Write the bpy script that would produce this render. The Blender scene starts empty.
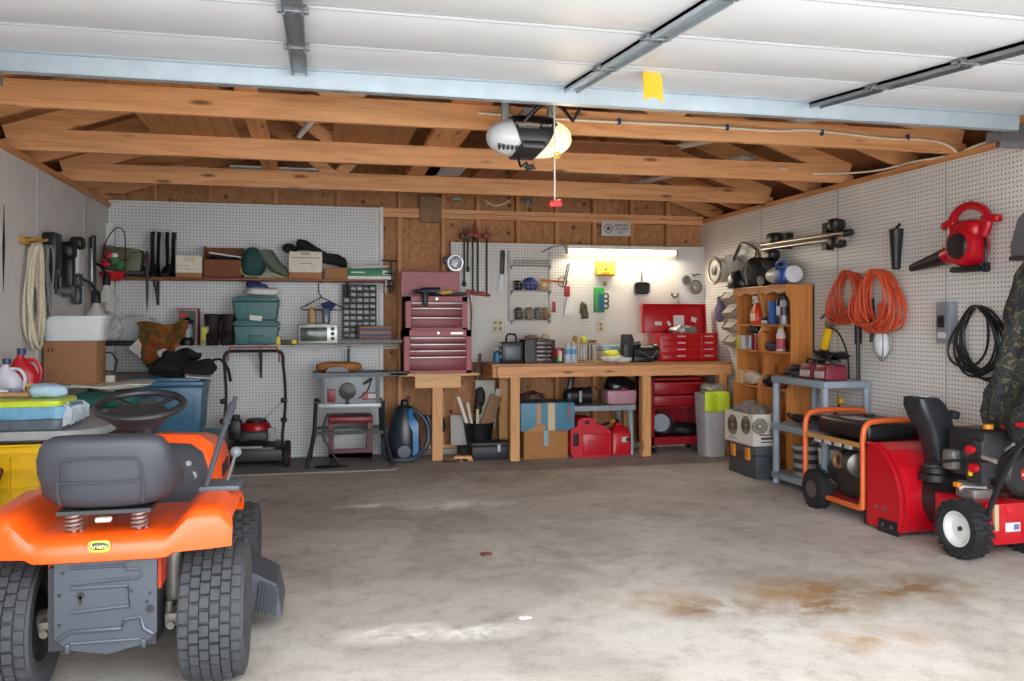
import bpy, bmesh, math, random
from mathutils import Vector, Matrix, Euler, noise
random.seed(7)
SC = bpy.context.scene
COL = SC.collection
PI = math.pi
# ---------------------------------------------------------------- camera, light, exposure
FPX, CX, HY, CAMH = 855.0, 512.0, 322.0, 1.33
TH = math.atan(194 / FPX)
SN, CS = math.sin(TH), math.cos(TH)
cam_d = bpy.data.cameras.new('camera')
cam = bpy.data.objects.new('camera', cam_d)
COL.objects.link(cam)
cam.location = (0, 0, CAMH)
cam.rotation_euler = (PI / 2, 0, -TH)
cam_d.sensor_width = 36
cam_d.lens = 36 * FPX / 1024
cam_d.shift_y = -(340.5 - HY) / 1024
cam_d.clip_start = 0.05
SC.camera = cam
w = bpy.data.worlds.new('overcast_sky'); SC.world = w
w.use_nodes = True
bg = w.node_tree.nodes['Background']
bg.inputs[0].default_value = (0.91, 0.95, 1.0, 1)
bg.inputs[1].default_value = 3.3
vs = SC.view_settings
vs.view_transform = 'Standard'; vs.look = 'None'; vs.gamma = 1.0; vs.use_curve_mapping = False
vs.exposure = 1.27
SC.cycles.max_bounces = 10
SC.cycles.diffuse_bounces = 6
SC.cycles.use_denoising = True
SC.cycles.sample_clamp_indirect = 6.0

def lamp(name, kind, loc, power, color=(1, 1, 1), size=0.1, size_y=None, rot=(0, 0, 0)):
    d = bpy.data.lights.new(name, kind); d.energy = power; d.color = color
    if kind == 'AREA':
        d.shape = 'RECTANGLE' if size_y else 'SQUARE'; d.size = size
        if size_y: d.size_y = size_y
    elif kind == 'POINT': d.shadow_soft_size = size
    o = bpy.data.objects.new(name, d); COL.objects.link(o); o.location = loc; o.rotation_euler = rot
    return o

# ---------------------------------------------------------------- measuring from the camera
def ray(u, v):
    a = (u - CX) / FPX; b = (HY - v) / FPX
    return SN + a * CS, CS - a * SN, b
def py(u, v, Y):
    d = ray(u, v); t = Y / d[1]; return Vector((d[0] * t, Y, CAMH + d[2] * t))
def px(u, v, X):
    d = ray(u, v); t = X / d[0]; return Vector((X, d[1] * t, CAMH + d[2] * t))
def pz(u, v, Z=0.0):
    d = ray(u, v); t = (Z - CAMH) / d[2]; return Vector((d[0] * t, d[1] * t, Z))
def rect(u0, v0, u1, v1, Y):          # centre x, base z, width, height on the plane y = Y
    um, vm = (u0 + u1) / 2, (v0 + v1) / 2
    x0, x1 = py(u0, vm, Y).x, py(u1, vm, Y).x
    z0, z1 = py(um, v1, Y).z, py(um, v0, Y).z
    return (x0 + x1) / 2, z0, x1 - x0, z1 - z0

# ---------------------------------------------------------------- materials
def lin(h):
    h = h.lstrip('#'); r = []
    for i in (0, 2, 4):
        c = int(h[i:i + 2], 16) / 255
        r.append(c / 12.92 if c <= 0.04045 else ((c + 0.055) / 1.055) ** 2.4)
    return (*r, 1)
def nd(nt, t, **kw):
    n = nt.nodes.new(t)
    for k, v in kw.items(): setattr(n, k, v)
    return n
def base(name, rough=0.5, metal=0.0):
    m = bpy.data.materials.new(name); m.use_nodes = True
    b = m.node_tree.nodes['Principled BSDF']
    b.inputs['Roughness'].default_value = rough; b.inputs['Metallic'].default_value = metal
    return m, m.node_tree, b
def ramp(nt, fac, stops):
    r = nd(nt, 'ShaderNodeValToRGB'); e = r.color_ramp.elements
    while len(e) < len(stops): e.new(0.5)
    for k, (p, c) in enumerate(stops):
        e[k].position = p; e[k].color = c if len(c) == 4 else (*c, 1)
    nt.links.new(fac, r.inputs[0]); return r.outputs[0]
def coords(nt, scale=(1, 1, 1), rot=(0, 0, 0)):
    tc = nd(nt, 'ShaderNodeTexCoord'); mp = nd(nt, 'ShaderNodeMapping')
    mp.inputs['Scale'].default_value = scale; mp.inputs['Rotation'].default_value = rot
    nt.links.new(tc.outputs['Object'], mp.inputs[0]); return mp.outputs[0]
def noisetex(nt, vec, scale, detail=4, rough=0.55, dist=0.0):
    n = nd(nt, 'ShaderNodeTexNoise'); n.inputs['Scale'].default_value = scale
    n.inputs['Detail'].default_value = detail; n.inputs['Roughness'].default_value = rough
    n.inputs['Distortion'].default_value = dist
    nt.links.new(vec, n.inputs['Vector']); return n.outputs[0]
def bump(nt, b, h, strength=0.2, dist=0.01):
    k = nd(nt, 'ShaderNodeBump'); k.inputs['Strength'].default_value = strength; k.inputs['Distance'].default_value = dist
    nt.links.new(h, k.inputs['Height']); nt.links.new(k.outputs[0], b.inputs['Normal'])
def dark(c, f): return (c[0] * f, c[1] * f, c[2] * f, 1)
CACHE = {}
def mt(hexc, rough=0.5, metal=0.0, var=0.12, scale=14, bmp=0.08, name=None):
    """painted / moulded stuff: a colour with slight grime"""
    k = (hexc, rough, metal, var, scale, bmp)
    if k in CACHE: return CACHE[k]
    m, nt, b = base(name or 'paint_' + hexc.lstrip('#'), rough, metal)
    c = lin(hexc); n = noisetex(nt, coords(nt), scale, 5, 0.6)
    col = ramp(nt, n, [(0.3, dark(c, 1 - var)), (0.7, dark(c, 1 + var * 0.5))])
    nt.links.new(col, b.inputs['Base Color'])
    if bmp: bump(nt, b, n, bmp, 0.004)
    CACHE[k] = m; return m
def wood(name, c1, c2, axis='x', scale=1.0, rough=0.55, knots=True, seed=0.0):
    m, nt, b = base(name, rough)
    st = {'x': (0.6, 9, 9), 'y': (9, 0.6, 9), 'z': (9, 9, 0.6)}[axis]
    v = coords(nt, tuple(q * scale for q in st))
    oi = nd(nt, 'ShaderNodeObjectInfo'); ad = nd(nt, 'ShaderNodeVectorMath', operation='ADD')
    ml = nd(nt, 'ShaderNodeMath', operation='MULTIPLY'); ml.inputs[1].default_value = 37.0
    nt.links.new(oi.outputs['Random'], ml.inputs[0]); nt.links.new(v, ad.inputs[0]); nt.links.new(ml.outputs[0], ad.inputs[1])
    g = noisetex(nt, ad.outputs[0], 2.2, 6, 0.6, 1.2)
    col = ramp(nt, g, [(0.28, lin(c2)), (0.5, lin(c1)), (0.75, dark(lin(c1), 1.15))])
    if knots:
        v2 = coords(nt, {'x': (2.2, 9, 9), 'y': (9, 2.2, 9), 'z': (9, 9, 2.2)}[axis])
        ad2 = nd(nt, 'ShaderNodeVectorMath', operation='ADD'); nt.links.new(v2, ad2.inputs[0]); nt.links.new(ml.outputs[0], ad2.inputs[1])
        vo = nd(nt, 'ShaderNodeTexVoronoi'); vo.inputs['Scale'].default_value = 1.0
        nt.links.new(ad2.outputs[0], vo.inputs['Vector'])
        kf = ramp(nt, vo.outputs['Distance'], [(0.07, (1, 1, 1)), (0.17, (0, 0, 0))])
        mx = nd(nt, 'ShaderNodeMix', data_type='RGBA'); nt.links.new(kf, mx.inputs[0]); nt.links.new(col, mx.inputs[6])
        mx.inputs[7].default_value = dark(lin(c2), 0.42); col = mx.outputs[2]
    nt.links.new(col, b.inputs['Base Color']); bump(nt, b, g, 0.12, 0.004); return m
def osb(name, c1, c2, c3):
    m, nt, b = base(name, 0.7)
    v = coords(nt, (1, 1, 0.55))
    n1 = noisetex(nt, v, 26, 4, 0.65, 1.5); n2 = noisetex(nt, coords(nt), 2.5, 3)
    a = ramp(nt, n1, [(0.3, lin(c2)), (0.5, lin(c1)), (0.7, lin(c3))])
    vo = nd(nt, 'ShaderNodeTexVoronoi'); vo.inputs['Scale'].default_value = 7.0
    nt.links.new(coords(nt), vo.inputs['Vector'])
    kf = ramp(nt, vo.outputs['Distance'], [(0.10, (1, 1, 1)), (0.2, (0, 0, 0))])
    mx = nd(nt, 'ShaderNodeMix', data_type='RGBA'); nt.links.new(kf, mx.inputs[0]); nt.links.new(a, mx.inputs[6]); mx.inputs[7].default_value = dark(lin(c2), 0.4)
    mm = nd(nt, 'ShaderNodeMix', data_type='RGBA', blend_type='MULTIPLY'); mm.inputs[0].default_value = 0.5
    nt.links.new(mx.outputs[2], mm.inputs[6]); nt.links.new(ramp(nt, n2, [(0.3, (0.6, 0.55, 0.5)), (0.7, (1.1, 1.1, 1.1))]), mm.inputs[7])
    nt.links.new(mm.outputs[2], b.inputs['Base Color']); bump(nt, b, n1, 0.2, 0.004); return m
def pegboard(name, hexc, plane='xz', hole=0.26):
    m, nt, b = base(name, 0.45)
    tc = nd(nt, 'ShaderNodeTexCoord'); sx = nd(nt, 'ShaderNodeSeparateXYZ'); nt.links.new(tc.outputs['Object'], sx.inputs[0])
    sq = []
    for ax in plane:
        q = nd(nt, 'ShaderNodeMath', operation='MULTIPLY'); q.inputs[1].default_value = 1 / 0.030
        nt.links.new(sx.outputs['xyz'.index(ax)], q.inputs[0])
        fr = nd(nt, 'ShaderNodeMath', operation='FRACT'); nt.links.new(q.outputs[0], fr.inputs[0])
        s1 = nd(nt, 'ShaderNodeMath', operation='SUBTRACT'); s1.inputs[1].default_value = 0.5; nt.links.new(fr.outputs[0], s1.inputs[0])
        p = nd(nt, 'ShaderNodeMath', operation='POWER'); p.inputs[1].default_value = 2; nt.links.new(s1.outputs[0], p.inputs[0]); sq.append(p.outputs[0])
    ad = nd(nt, 'ShaderNodeMath', operation='ADD'); nt.links.new(sq[0], ad.inputs[0]); nt.links.new(sq[1], ad.inputs[1])
    rt = nd(nt, 'ShaderNodeMath', operation='SQRT'); nt.links.new(ad.outputs[0], rt.inputs[0])
    n = noisetex(nt, coords(nt), 2.2, 5)
    c = lin(hexc); pc = ramp(nt, n, [(0.3, dark(c, 0.9)), (0.7, c)])
    hf = ramp(nt, rt.outputs[0], [(hole * 0.6, (1, 1, 1)), (hole * 0.8, (0, 0, 0))])
    mx = nd(nt, 'ShaderNodeMix', data_type='RGBA'); nt.links.new(hf, mx.inputs[0]); nt.links.new(pc, mx.inputs[6]); mx.inputs[7].default_value = (0.13, 0.125, 0.12, 1)
    nt.links.new(mx.outputs[2], b.inputs['Base Color']); return m
def glow(name, hexc, strength):
    m, nt, b = base(name, 0.4)
    b.inputs['Base Color'].default_value = lin(hexc)
    b.inputs['Emission Color'].default_value = lin(hexc); b.inputs['Emission Strength'].default_value = strength; return m
def clear(name, hexc, rough=0.15, trans=0.8, alpha=1.0):
    m, nt, b = base(name, rough)
    b.inputs['Base Color'].default_value = lin(hexc)
    b.inputs['Transmission Weight'].default_value = trans; b.inputs['IOR'].default_value = 1.15; return m
def camo(name, cols, scale=6):
    m, nt, b = base(name, 0.9)
    n = noisetex(nt, coords(nt), scale, 2, 0.5, 0.6)
    st = [(0.0, lin(cols[0]))]
    for k, c in enumerate(cols[1:]): st.append((0.42 + 0.18 * k / max(1, len(cols) - 2), lin(c)))
    r = nd(nt, 'ShaderNodeValToRGB'); r.color_ramp.interpolation = 'CONSTANT'
    e = r.color_ramp.elements
    while len(e) < len(st): e.new(0.5)
    for k, (p, c) in enumerate(st): e[k].position = p; e[k].color = c
    nt.links.new(n, r.inputs[0]); nt.links.new(r.outputs[0], b.inputs['Base Color']); return m
def concrete():
    m, nt, b = base('floor_concrete', 0.72)
    g = coords(nt)
    n1 = noisetex(nt, g, 0.9, 8, 0.62, 0.6); n2 = noisetex(nt, g, 7, 8, 0.7); n3 = noisetex(nt, g, 90, 3, 0.7)
    c1 = ramp(nt, n1, [(0.3, lin('#978e84')), (0.52, lin('#b5ada4')), (0.72, lin('#cac5bf'))])
    c2 = ramp(nt, n2, [(0.25, (0.62, 0.6, 0.58)), (0.5, (1, 1, 1)), (0.8, (1.1, 1.1, 1.1))])
    mm = nd(nt, 'ShaderNodeMix', data_type='RGBA', blend_type='MULTIPLY'); mm.inputs[0].default_value = 0.95
    nt.links.new(c1, mm.inputs[6]); nt.links.new(c2, mm.inputs[7])
    m3 = nd(nt, 'ShaderNodeMix', data_type='RGBA', blend_type='MULTIPLY'); m3.inputs[0].default_value = 0.35
    nt.links.new(mm.outputs[2], m3.inputs[6]); nt.links.new(ramp(nt, n3, [(0.3, (0.5, 0.5, 0.5)), (0.6, (1.1, 1.1, 1.1))]), m3.inputs[7])
    col = m3.outputs[2]
    def spots(col, pts, tint, amt, soft=1.0):
        acc = None
        for (x, y, rx, ry) in pts:
            mp = nd(nt, 'ShaderNodeMapping'); mp.inputs['Location'].default_value = (-x / rx, -y / ry, 0); mp.inputs['Scale'].default_value = (1 / rx, 1 / ry, 0)
            tc = nd(nt, 'ShaderNodeTexCoord'); nt.links.new(tc.outputs['Object'], mp.inputs[0])
            ln = nd(nt, 'ShaderNodeVectorMath', operation='LENGTH'); nt.links.new(mp.outputs[0], ln.inputs[0])
            su = nd(nt, 'ShaderNodeMath', operation='SUBTRACT'); su.inputs[0].default_value = 1.0; nt.links.new(ln.outputs['Value'], su.inputs[1]); su.use_clamp = True
            if acc is None: acc = su.outputs[0]
            else:
                mxx = nd(nt, 'ShaderNodeMath', operation='MAXIMUM'); nt.links.new(acc, mxx.inputs[0]); nt.links.new(su.outputs[0], mxx.inputs[1]); acc = mxx.outputs[0]
        nn = noisetex(nt, g, 4.5, 7, 0.72, 0.5)
        ml = nd(nt, 'ShaderNodeMath', operation='MULTIPLY'); nt.links.new(acc, ml.inputs[0]); nt.links.new(ramp(nt, nn, [(0.38, (0, 0, 0)), (0.62, (1, 1, 1))]), ml.inputs[1])
        sc = nd(nt, 'ShaderNodeMath', operation='MULTIPLY'); sc.inputs[1].default_value = amt; sc.use_clamp = True; nt.links.new(ml.outputs[0], sc.inputs[0])
        mx = nd(nt, 'ShaderNodeMix', data_type='RGBA'); nt.links.new(sc.outputs[0], mx.inputs[0]); nt.links.new(col, mx.inputs[6]); mx.inputs[7].default_value = tint
        return mx.outputs[2]
    P = lambda u, v, rx, ry: (*pz(u, v)[:2], rx, ry)
    col = spots(col, [P(812, 590, .42, .3), P(905, 588, .5, .3), P(715, 608, .38, .2), P(830, 607, .35, .22)], lin('#7d5f3c'), 1.5)
    col = spots(col, [P(780, 592, .3, .25), P(650, 600, .4, .2), P(870, 640, .4, .2)], lin('#a07a4a'), .9)
    col = spots(col, [P(540, 560, 1.0, .5), P(660, 515, .7, .4), P(420, 520, .8, .5), P(300, 560, .7, .6), P(740, 530, .6, .5)], lin('#6f665c'), .6)
    col = spots(col, [P(400, 633, .35, .14), P(480, 632, .3, .12), P(460, 505, .45, .2), P(380, 505, .4, .1)], lin('#e4e0da'), 1.6)
    col = spots(col, [P(600, 470, 1.6, .7), P(450, 475, 1.2, .6)], lin('#5c5043'), .5)
    nt.links.new(col, b.inputs['Base Color']); bump(nt, b, n2, 0.12, 0.01)
    return m

# ---------------------------------------------------------------- geometry
class G:
    def __init__(s): s.bm = bmesh.new()
    def add(s, vs_, fs, mat=None):
        V = [s.bm.verts.new(mat @ Vector(v) if mat else v) for v in vs_]
        F = []
        for f in fs:
            try: F.append(s.bm.faces.new([V[i] for i in f]))
            except ValueError: pass
        return V, F
    def box(s, c, d, rot=None, bev=0.0, seg=2, top=1.0):
        """box of size d about c; top scales the upper face"""
        x, y, z = d[0] / 2, d[1] / 2, d[2] / 2
        vv = [(-x, -y, -z), (x, -y, -z), (x, y, -z), (-x, y, -z)]
        vv += [(a * top, b * top, z) for a, b, _ in vv]
        M = Matrix.Translation(c)
        if rot: M = M @ Euler(rot).to_matrix().to_4x4()
        V, F = s.add(vv, [(3, 2, 1, 0), (4, 5, 6, 7), (0, 1, 5, 4), (1, 2, 6, 5), (2, 3, 7, 6), (3, 0, 4, 7)], M)
        if bev:
            es = {e for f in F for e in f.edges}
            bmesh.ops.bevel(s.bm, geom=list(es), offset=min(bev, min(d) * 0.45), segments=seg, affect='EDGES', profile=0.5)
        return s
    def slab(s, x0, x1, y0, y1, z0, z1, **k):
        return s.box(((x0 + x1) / 2, (y0 + y1) / 2, (z0 + z1) / 2), (abs(x1 - x0), abs(y1 - y0), abs(z1 - z0)), **k)
    def cyl(s, p0, p1, r0, r1=None, n=20, cap=True):
        r1 = r0 if r1 is None else r1
        p0, p1 = Vector(p0), Vector(p1); q = (p1 - p0).to_track_quat('Z', 'Y')
        vv = []
        for p, r in ((p0, r0), (p1, r1)):
            for i in range(n):
                a = 2 * PI * i / n; vv.append(p + q @ Vector((r * math.cos(a), r * math.sin(a), 0)))
        fs = [(i, (i + 1) % n, n + (i + 1) % n, n + i) for i in range(n)]
        if cap: fs += [tuple(range(n - 1, -1, -1)), tuple(range(n, 2 * n))]
        s.add(vv, fs); return s
    def tube(s, pts, r, n=10, closed=False, flat=1.0):
        pts = [Vector(p) for p in pts]; L = len(pts)
        rr = r if isinstance(r, (list, tuple)) else [r] * L
        up = None; vv = []
        for i, p in enumerate(pts):
            a = pts[(i - 1) % L] if (closed or i > 0) else p
            b = pts[(i + 1) % L] if (closed or i < L - 1) else p
            t = (b - a).normalized() if (b - a).length > 1e-9 else Vector((0, 0, 1))
            if up is None:
                up = Vector((0, 0, 1)) if abs(t.z) < 0.9 else Vector((0, 1, 0))
            up = (up - t * up.dot(t))
            up = up.normalized() if up.length > 1e-6 else t.orthogonal().normalized()
            sd = t.cross(up)
            for k in range(n):
                q = 2 * PI * k / n; vv.append(p + sd * (rr[i] * math.cos(q)) + up * (rr[i] * flat * math.sin(q)))
        fs = []
        for i in range(L if closed else L - 1):
            j = (i + 1) % L
            for k in range(n): fs.append((i * n + k, i * n + (k + 1) % n, j * n + (k + 1) % n, j * n + k))
        if not closed: fs += [tuple(range(n - 1, -1, -1)), tuple(range((L - 1) * n, L * n))]
        s.add(vv, fs); return s
    def lathe(s, prof, c=(0, 0, 0), ax='z', n=28, cap=True):
        """prof: (radius, height) pairs along the axis"""
        M = Matrix.Translation(c)
        if ax == 'x': M = M @ Matrix.Rotation(PI / 2, 4, 'Y')
        elif ax == 'y': M = M @ Matrix.Rotation(-PI / 2, 4, 'X')
        elif not isinstance(ax, str): M = M @ Vector(ax).to_track_quat('Z', 'Y').to_matrix().to_4x4()
        vv = []; L = len(prof)
        for r, h in prof:
            for i in range(n):
                a = 2 * PI * i / n; vv.append((max(r, 1e-4) * math.cos(a), max(r, 1e-4) * math.sin(a), h))
        fs = [(j * n + i, j * n + (i + 1) % n, (j + 1) * n + (i + 1) % n, (j + 1) * n + i) for j in range(L - 1) for i in range(n)]
        if cap: fs += [tuple(range(n - 1, -1, -1)), tuple(range((L - 1) * n, L * n))]
        s.add(vv, fs, M); return s
    def prism(s, poly, a0, a1, plane='xz', mat=None):
        f = {'xz': lambda p, a: (p[0], a, p[1]), 'yz': lambda p, a: (a, p[0], p[1]), 'xy': lambda p, a: (p[0], p[1], a)}[plane]
        n = len(poly); vv = [f(p, a0) for p in poly] + [f(p, a1) for p in poly]
        fs = [(i, (i + 1) % n, n + (i + 1) % n, n + i) for i in range(n)] + [tuple(range(n - 1, -1, -1)), tuple(range(n, 2 * n))]
        s.add(vv, fs, mat); return s
    def sup(s, c, d, p=4.0, nu=28, nv=14, rot=None, pz_=None):
        """superellipsoid of size d about c: p = 2 round, larger is boxier"""
        pz_ = pz_ or p
        sg = lambda x, e: math.copysign(abs(x) ** (2 / e), x)
        M = Matrix.Translation(c)
        if rot: M = M @ Euler(rot).to_matrix().to_4x4()
        vv = []
        for j in range(nv + 1):
            t = -PI / 2 + PI * j / nv; ct, st = sg(max(math.cos(t), 0), pz_), sg(math.sin(t), pz_)
            for i in range(nu):
                a = 2 * PI * i / nu
                vv.append((d[0] / 2 * ct * sg(math.cos(a), p), d[1] / 2 * ct * sg(math.sin(a), p), d[2] / 2 * st))
        fs = [(j * nu + i, j * nu + (i + 1) % nu, (j + 1) * nu + (i + 1) % nu, (j + 1) * nu + i) for j in range(nv) for i in range(nu)]
        s.add(vv, fs, M); return s
    def loft(s, rings, cap=True, closed=True):
        n = len(rings[0]); vv = [p for r in rings for p in r]; fs = []
        for j in range(len(rings) - 1):
            for i in range(n if closed else n - 1): fs.append((j * n + i, j * n + (i + 1) % n, (j + 1) * n + (i + 1) % n, (j + 1) * n + i))
        if cap and closed: fs += [tuple(range(n - 1, -1, -1)), tuple(range((len(rings) - 1) * n, len(rings) * n))]
        s.add(vv, fs); return s
    def sheet(s, fn, nu, nv, th=0.004):
        """surface fn(i/nu, j/nv) with a thickness"""
        P = [[Vector(fn(i / nu, j / nv)) for i in range(nu + 1)] for j in range(nv + 1)]
        N = []
        for j in range(nv + 1):
            for i in range(nu + 1):
                a = P[j][min(i + 1, nu)] - P[j][max(i - 1, 0)]; b = P[min(j + 1, nv)][i] - P[max(j - 1, 0)][i]
                q = a.cross(b); N.append(q.normalized() * th / 2 if q.length > 1e-12 else Vector((0, 0, th / 2)))
        fl = [p for r in P for p in r]; k = len(fl)
        vv = [p + q for p, q in zip(fl, N)] + [p - q for p, q in zip(fl, N)]
        W = nu + 1; fs = []
        for j in range(nv):
            for i in range(nu):
                a = j * W + i; fs += [(a, a + 1, a + W + 1, a + W), (k + a + W, k + a + W + 1, k + a + 1, k + a)]
        for i in range(nu): fs += [(i + 1, i, k + i, k + i + 1), (nv * W + i, nv * W + i + 1, k + nv * W + i + 1, k + nv * W + i)]
        for j in range(nv): fs += [(j * W, (j + 1) * W, k + (j + 1) * W, k + j * W), ((j + 1) * W + nu, j * W + nu, k + j * W + nu, k + (j + 1) * W + nu)]
        s.add(vv, fs); return s
    def torus(s, c, R, r, ax='z', n=32, m=10, arc=(0, 2 * PI), sq=1.0):
        M = {'z': Matrix(), 'x': Matrix.Rotation(PI / 2, 4, 'Y'), 'y': Matrix.Rotation(PI / 2, 4, 'X')}[ax] if isinstance(ax, str) else Vector(ax).to_track_quat('Z', 'Y').to_matrix().to_4x4()
        full = abs(arc[1] - arc[0] - 2 * PI) < 1e-6; k = n if full else n + 1
        pts = [Vector(c) + M @ Vector((R * math.cos(arc[0] + (arc[1] - arc[0]) * i / n), R * sq * math.sin(arc[0] + (arc[1] - arc[0]) * i / n), 0)) for i in range(k)]
        return s.tube(pts, r, m, full)
    def rough(s, amp, sc=8, seed=0.0):
        for v in s.bm.verts:
            p = v.co * sc + Vector((seed, seed * 1.7, seed * .3)); v.co += noise.noise_vector(p) * amp
        return s
    def xf(s, M):
        for v in s.bm.verts: v.co = M @ v.co
        return s
    def build(s, name, mat, parent=None, loc=(0, 0, 0), rot=(0, 0, 0), ang=0.6, **tags):
        bm = s.bm; bmesh.ops.recalc_face_normals(bm, faces=bm.faces[:])
        for f in bm.faces: f.smooth = True
        for e in bm.edges:
            if len(e.link_faces) == 2: e.smooth = e.calc_face_angle(0) < ang
        me = bpy.data.meshes.new(name); bm.to_mesh(me); bm.free(); me.materials.append(mat)
        o = bpy.data.objects.new(name, me); COL.objects.link(o); o.location = loc; o.rotation_euler = rot
        if parent: o.parent = parent
        for k, v in tags.items(): o[k] = v
        return o
def tag(o, label, cat, group=None):
    o['label'] = label; o['category'] = cat
    if group: o['group'] = group
    return o
def T(name, label, cat, loc=(0, 0, 0), rz=0.0, group=None, rot=None):
    o = bpy.data.objects.new(name, None); COL.objects.link(o); o.empty_display_size = 0.05
    o.location = loc; o.rotation_euler = rot or (0, 0, rz); return tag(o, label, cat, group)
def S(o, parent=None): o['kind'] = 'structure'; return o
def dup(root, loc, rz=None, label=None, group=None):
    r = root.copy(); COL.objects.link(r); r.location = loc
    if rz is not None: r.rotation_euler = (0, 0, rz)
    if label: r['label'] = label
    if group: r['group'] = group
    for ch in list(root.children):
        c = ch.copy(); COL.objects.link(c); c.parent = r
        for g in list(ch.children):
            d = g.copy(); COL.objects.link(d); d.parent = c
    return r
def text(name, body, size, mat, parent, loc, rot=(PI / 2, 0, 0), ext=0.001, sx=1.0):
    cu = bpy.data.curves.new(name, 'FONT'); cu.body = body; cu.size = size; cu.extrude = ext; cu.align_x = 'CENTER'; cu.align_y = 'CENTER'
    o = bpy.data.objects.new(name + '_tmp', cu); COL.objects.link(o)
    me = bpy.data.meshes.new_from_object(o.evaluated_get(bpy.context.evaluated_depsgraph_get()))
    bpy.data.objects.remove(o); bpy.data.curves.remove(cu)
    me.materials.clear(); me.materials.append(mat)
    q = bpy.data.objects.new(name, me); COL.objects.link(q); q.location = loc; q.rotation_euler = rot; q.scale = (sx, 1, 1); q.parent = parent
    return q
def arc(c, r, a0, a1, n, plane='xz', o=0.0):
    out = []
    for i in range(n + 1):
        a = a0 + (a1 - a0) * i / n; p, q = c[0] + r * math.cos(a), c[1] + r * math.sin(a)
        out.append({'xz': (p, o, q), 'yz': (o, p, q), 'xy': (p, q, o)}[plane])
    return out
def smooth(pts, k=6):
    """Catmull-Rom through the points"""
    P = [Vector(p) for p in pts]; out = []
    for i in range(len(P) - 1):
        a, b, c, d = P[max(i - 1, 0)], P[i], P[i + 1], P[min(i + 2, len(P) - 1)]
        for j in range(k):
            t = j / k
            out.append(0.5 * ((2 * b) + (c - a) * t + (2 * a - 5 * b + 4 * c - d) * t * t + (3 * b - a - 3 * c + d) * t ** 3))
    return out + [P[-1]]
BLACK = mt('#151517', .45); BLACKM = mt('#1b1b1d', .35, .3); RUB = mt('#1a1a1b', .8); CHROME = mt('#b9bcc0', .22, 1.0, .05)
STEEL = mt('#8d9196', .35, .9); GREYPL = mt('#9aa3aa', .5); WHITE = mt('#d9d9d6', .5); DKGREY = mt('#34373b', .5)
RED = mt('#b3121c', .3); DKRED = mt('#8a1a22', .35); CARD = mt('#a9774c', .8, 0, .1); CREAM = mt('#ddd6c2', .6); YEL = mt('#e6bd12', .4)
# ---------------------------------------------------------------- the room
XL, XR, YB, YF, ZT = -1.905, 4.094, 8.60, 1.70, 2.44
M_PEG = pegboard('pegboard_white', '#d8d9d8', 'xz'); M_PEGR = pegboard('pegboard_side', '#e0dcd6', 'yz')
M_LWALL = mt('#d0cdca', .6, 0, .06, 3, .05, 'wall_left_paint')
M_OSB = osb('sheathing', '#b27d50', '#94603a', '#c39262')
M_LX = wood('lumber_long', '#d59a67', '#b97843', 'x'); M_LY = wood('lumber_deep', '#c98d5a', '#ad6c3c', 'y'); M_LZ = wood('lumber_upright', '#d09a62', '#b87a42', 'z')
M_LXP = wood('lumber_pale', '#d6a871', '#c08850', 'x'); M_STUD = wood('stud_wood', '#bd8350', '#9d6236', 'z')
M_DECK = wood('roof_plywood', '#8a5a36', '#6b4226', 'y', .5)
M_CONC = concrete()
S(G().slab(XL - .1, XR + .1, YF, YB + .2, -.12, 0).build('floor', M_CONC), )['kind'] = 'structure'
def st(g, name, m, parent=None, **k):
    o = g.build(name, m, parent, **k)
    if not parent: o['kind'] = 'structure'
    return o
st(G().slab(-9, 11, -11, YF - .002, -.16, -.02), 'driveway', mt('#b9b6b0', .8, 0, .1, 3))
st(G().slab(XL - .12, XL, YF, YB + .1, 0, 2.40), 'wall_left', M_LWALL)
a_, b_ = px(4, 205, XL), px(3, 292, XL)
st(G().prism([(a_.y - .005, a_.z), (a_.y + .012, (a_.z + b_.z) / 2), (b_.y, b_.z), (a_.y - .03, (a_.z + b_.z) / 2)], XL, XL + .003, 'yz'), 'wall_gap', mt('#222020', .9))
g = G()
for y in (4.1, 5.32, 6.54, 7.76): g.slab(XL, XL + .004, y - .02, y + .02, .0, 2.38)
st(g, 'trim_1', mt('#bfbdbd', .6, 0, .04))
st(G().slab(XL + .001, XL + .07, 8.50, 8.598, 0, 2.24), 'trim_2', WHITE)
wr = st(G().slab(XR, XR + .12, YF, YB + .1, 0, 2.40), 'wall_right', M_PEGR)
g = G()
for y in (3.71, 4.93, 6.15, 7.37): g.slab(XR - .002, XR, y - .004, y + .004, .0, 2.40)
st(g, 'panel_seam', mt('#9a9a9c', .6), wr)
wb = st(G().slab(XL - .3, XR + .3, YB + .09, YB + .12, 0, 3.75), 'wall_back', M_OSB)
for x in (.80, 1.24, 1.60, 2.02, 2.44, 2.85, 3.27, 3.68):
    st(G().slab(x - .02, x + .02, YB + .012, YB + .09, .09, 2.38), 'stud', M_STUD, wb)
for x in (-1.5, -1.0, -.4, .2, .80, 1.24, 1.60, 2.02, 2.44, 2.85, 3.27, 3.68):
    st(G().slab(x - .02, x + .02, YB + .012, YB + .09, 2.475, 2.9), 'stud', M_STUD, wb)
st(G().slab(.62, XR, YB + .005, YB + .09, 2.38, 2.425), 'top_plate', M_LX, wb)
st(G().slab(.62, XR, YB + .012, YB + .09, 2.43, 2.475), 'top_plate', M_LX, wb)
st(G().slab(.62, XR, YB + .0, YB + .09, .05, .09), 'bottom_plate', M_LX, wb)
st(G().slab(.60, XR, YB - .06, YB + .1, 0, .05), 'curb', M_CONC, wb)
st(G().slab(XL, .595, YB, YB + .011, 0, 2.468), 'wall_pegboard_left', M_PEG)
st(G().slab(.597, .635, YB - .012, YB + .02, 0, 2.475), 'trim_3', WHITE)
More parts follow.
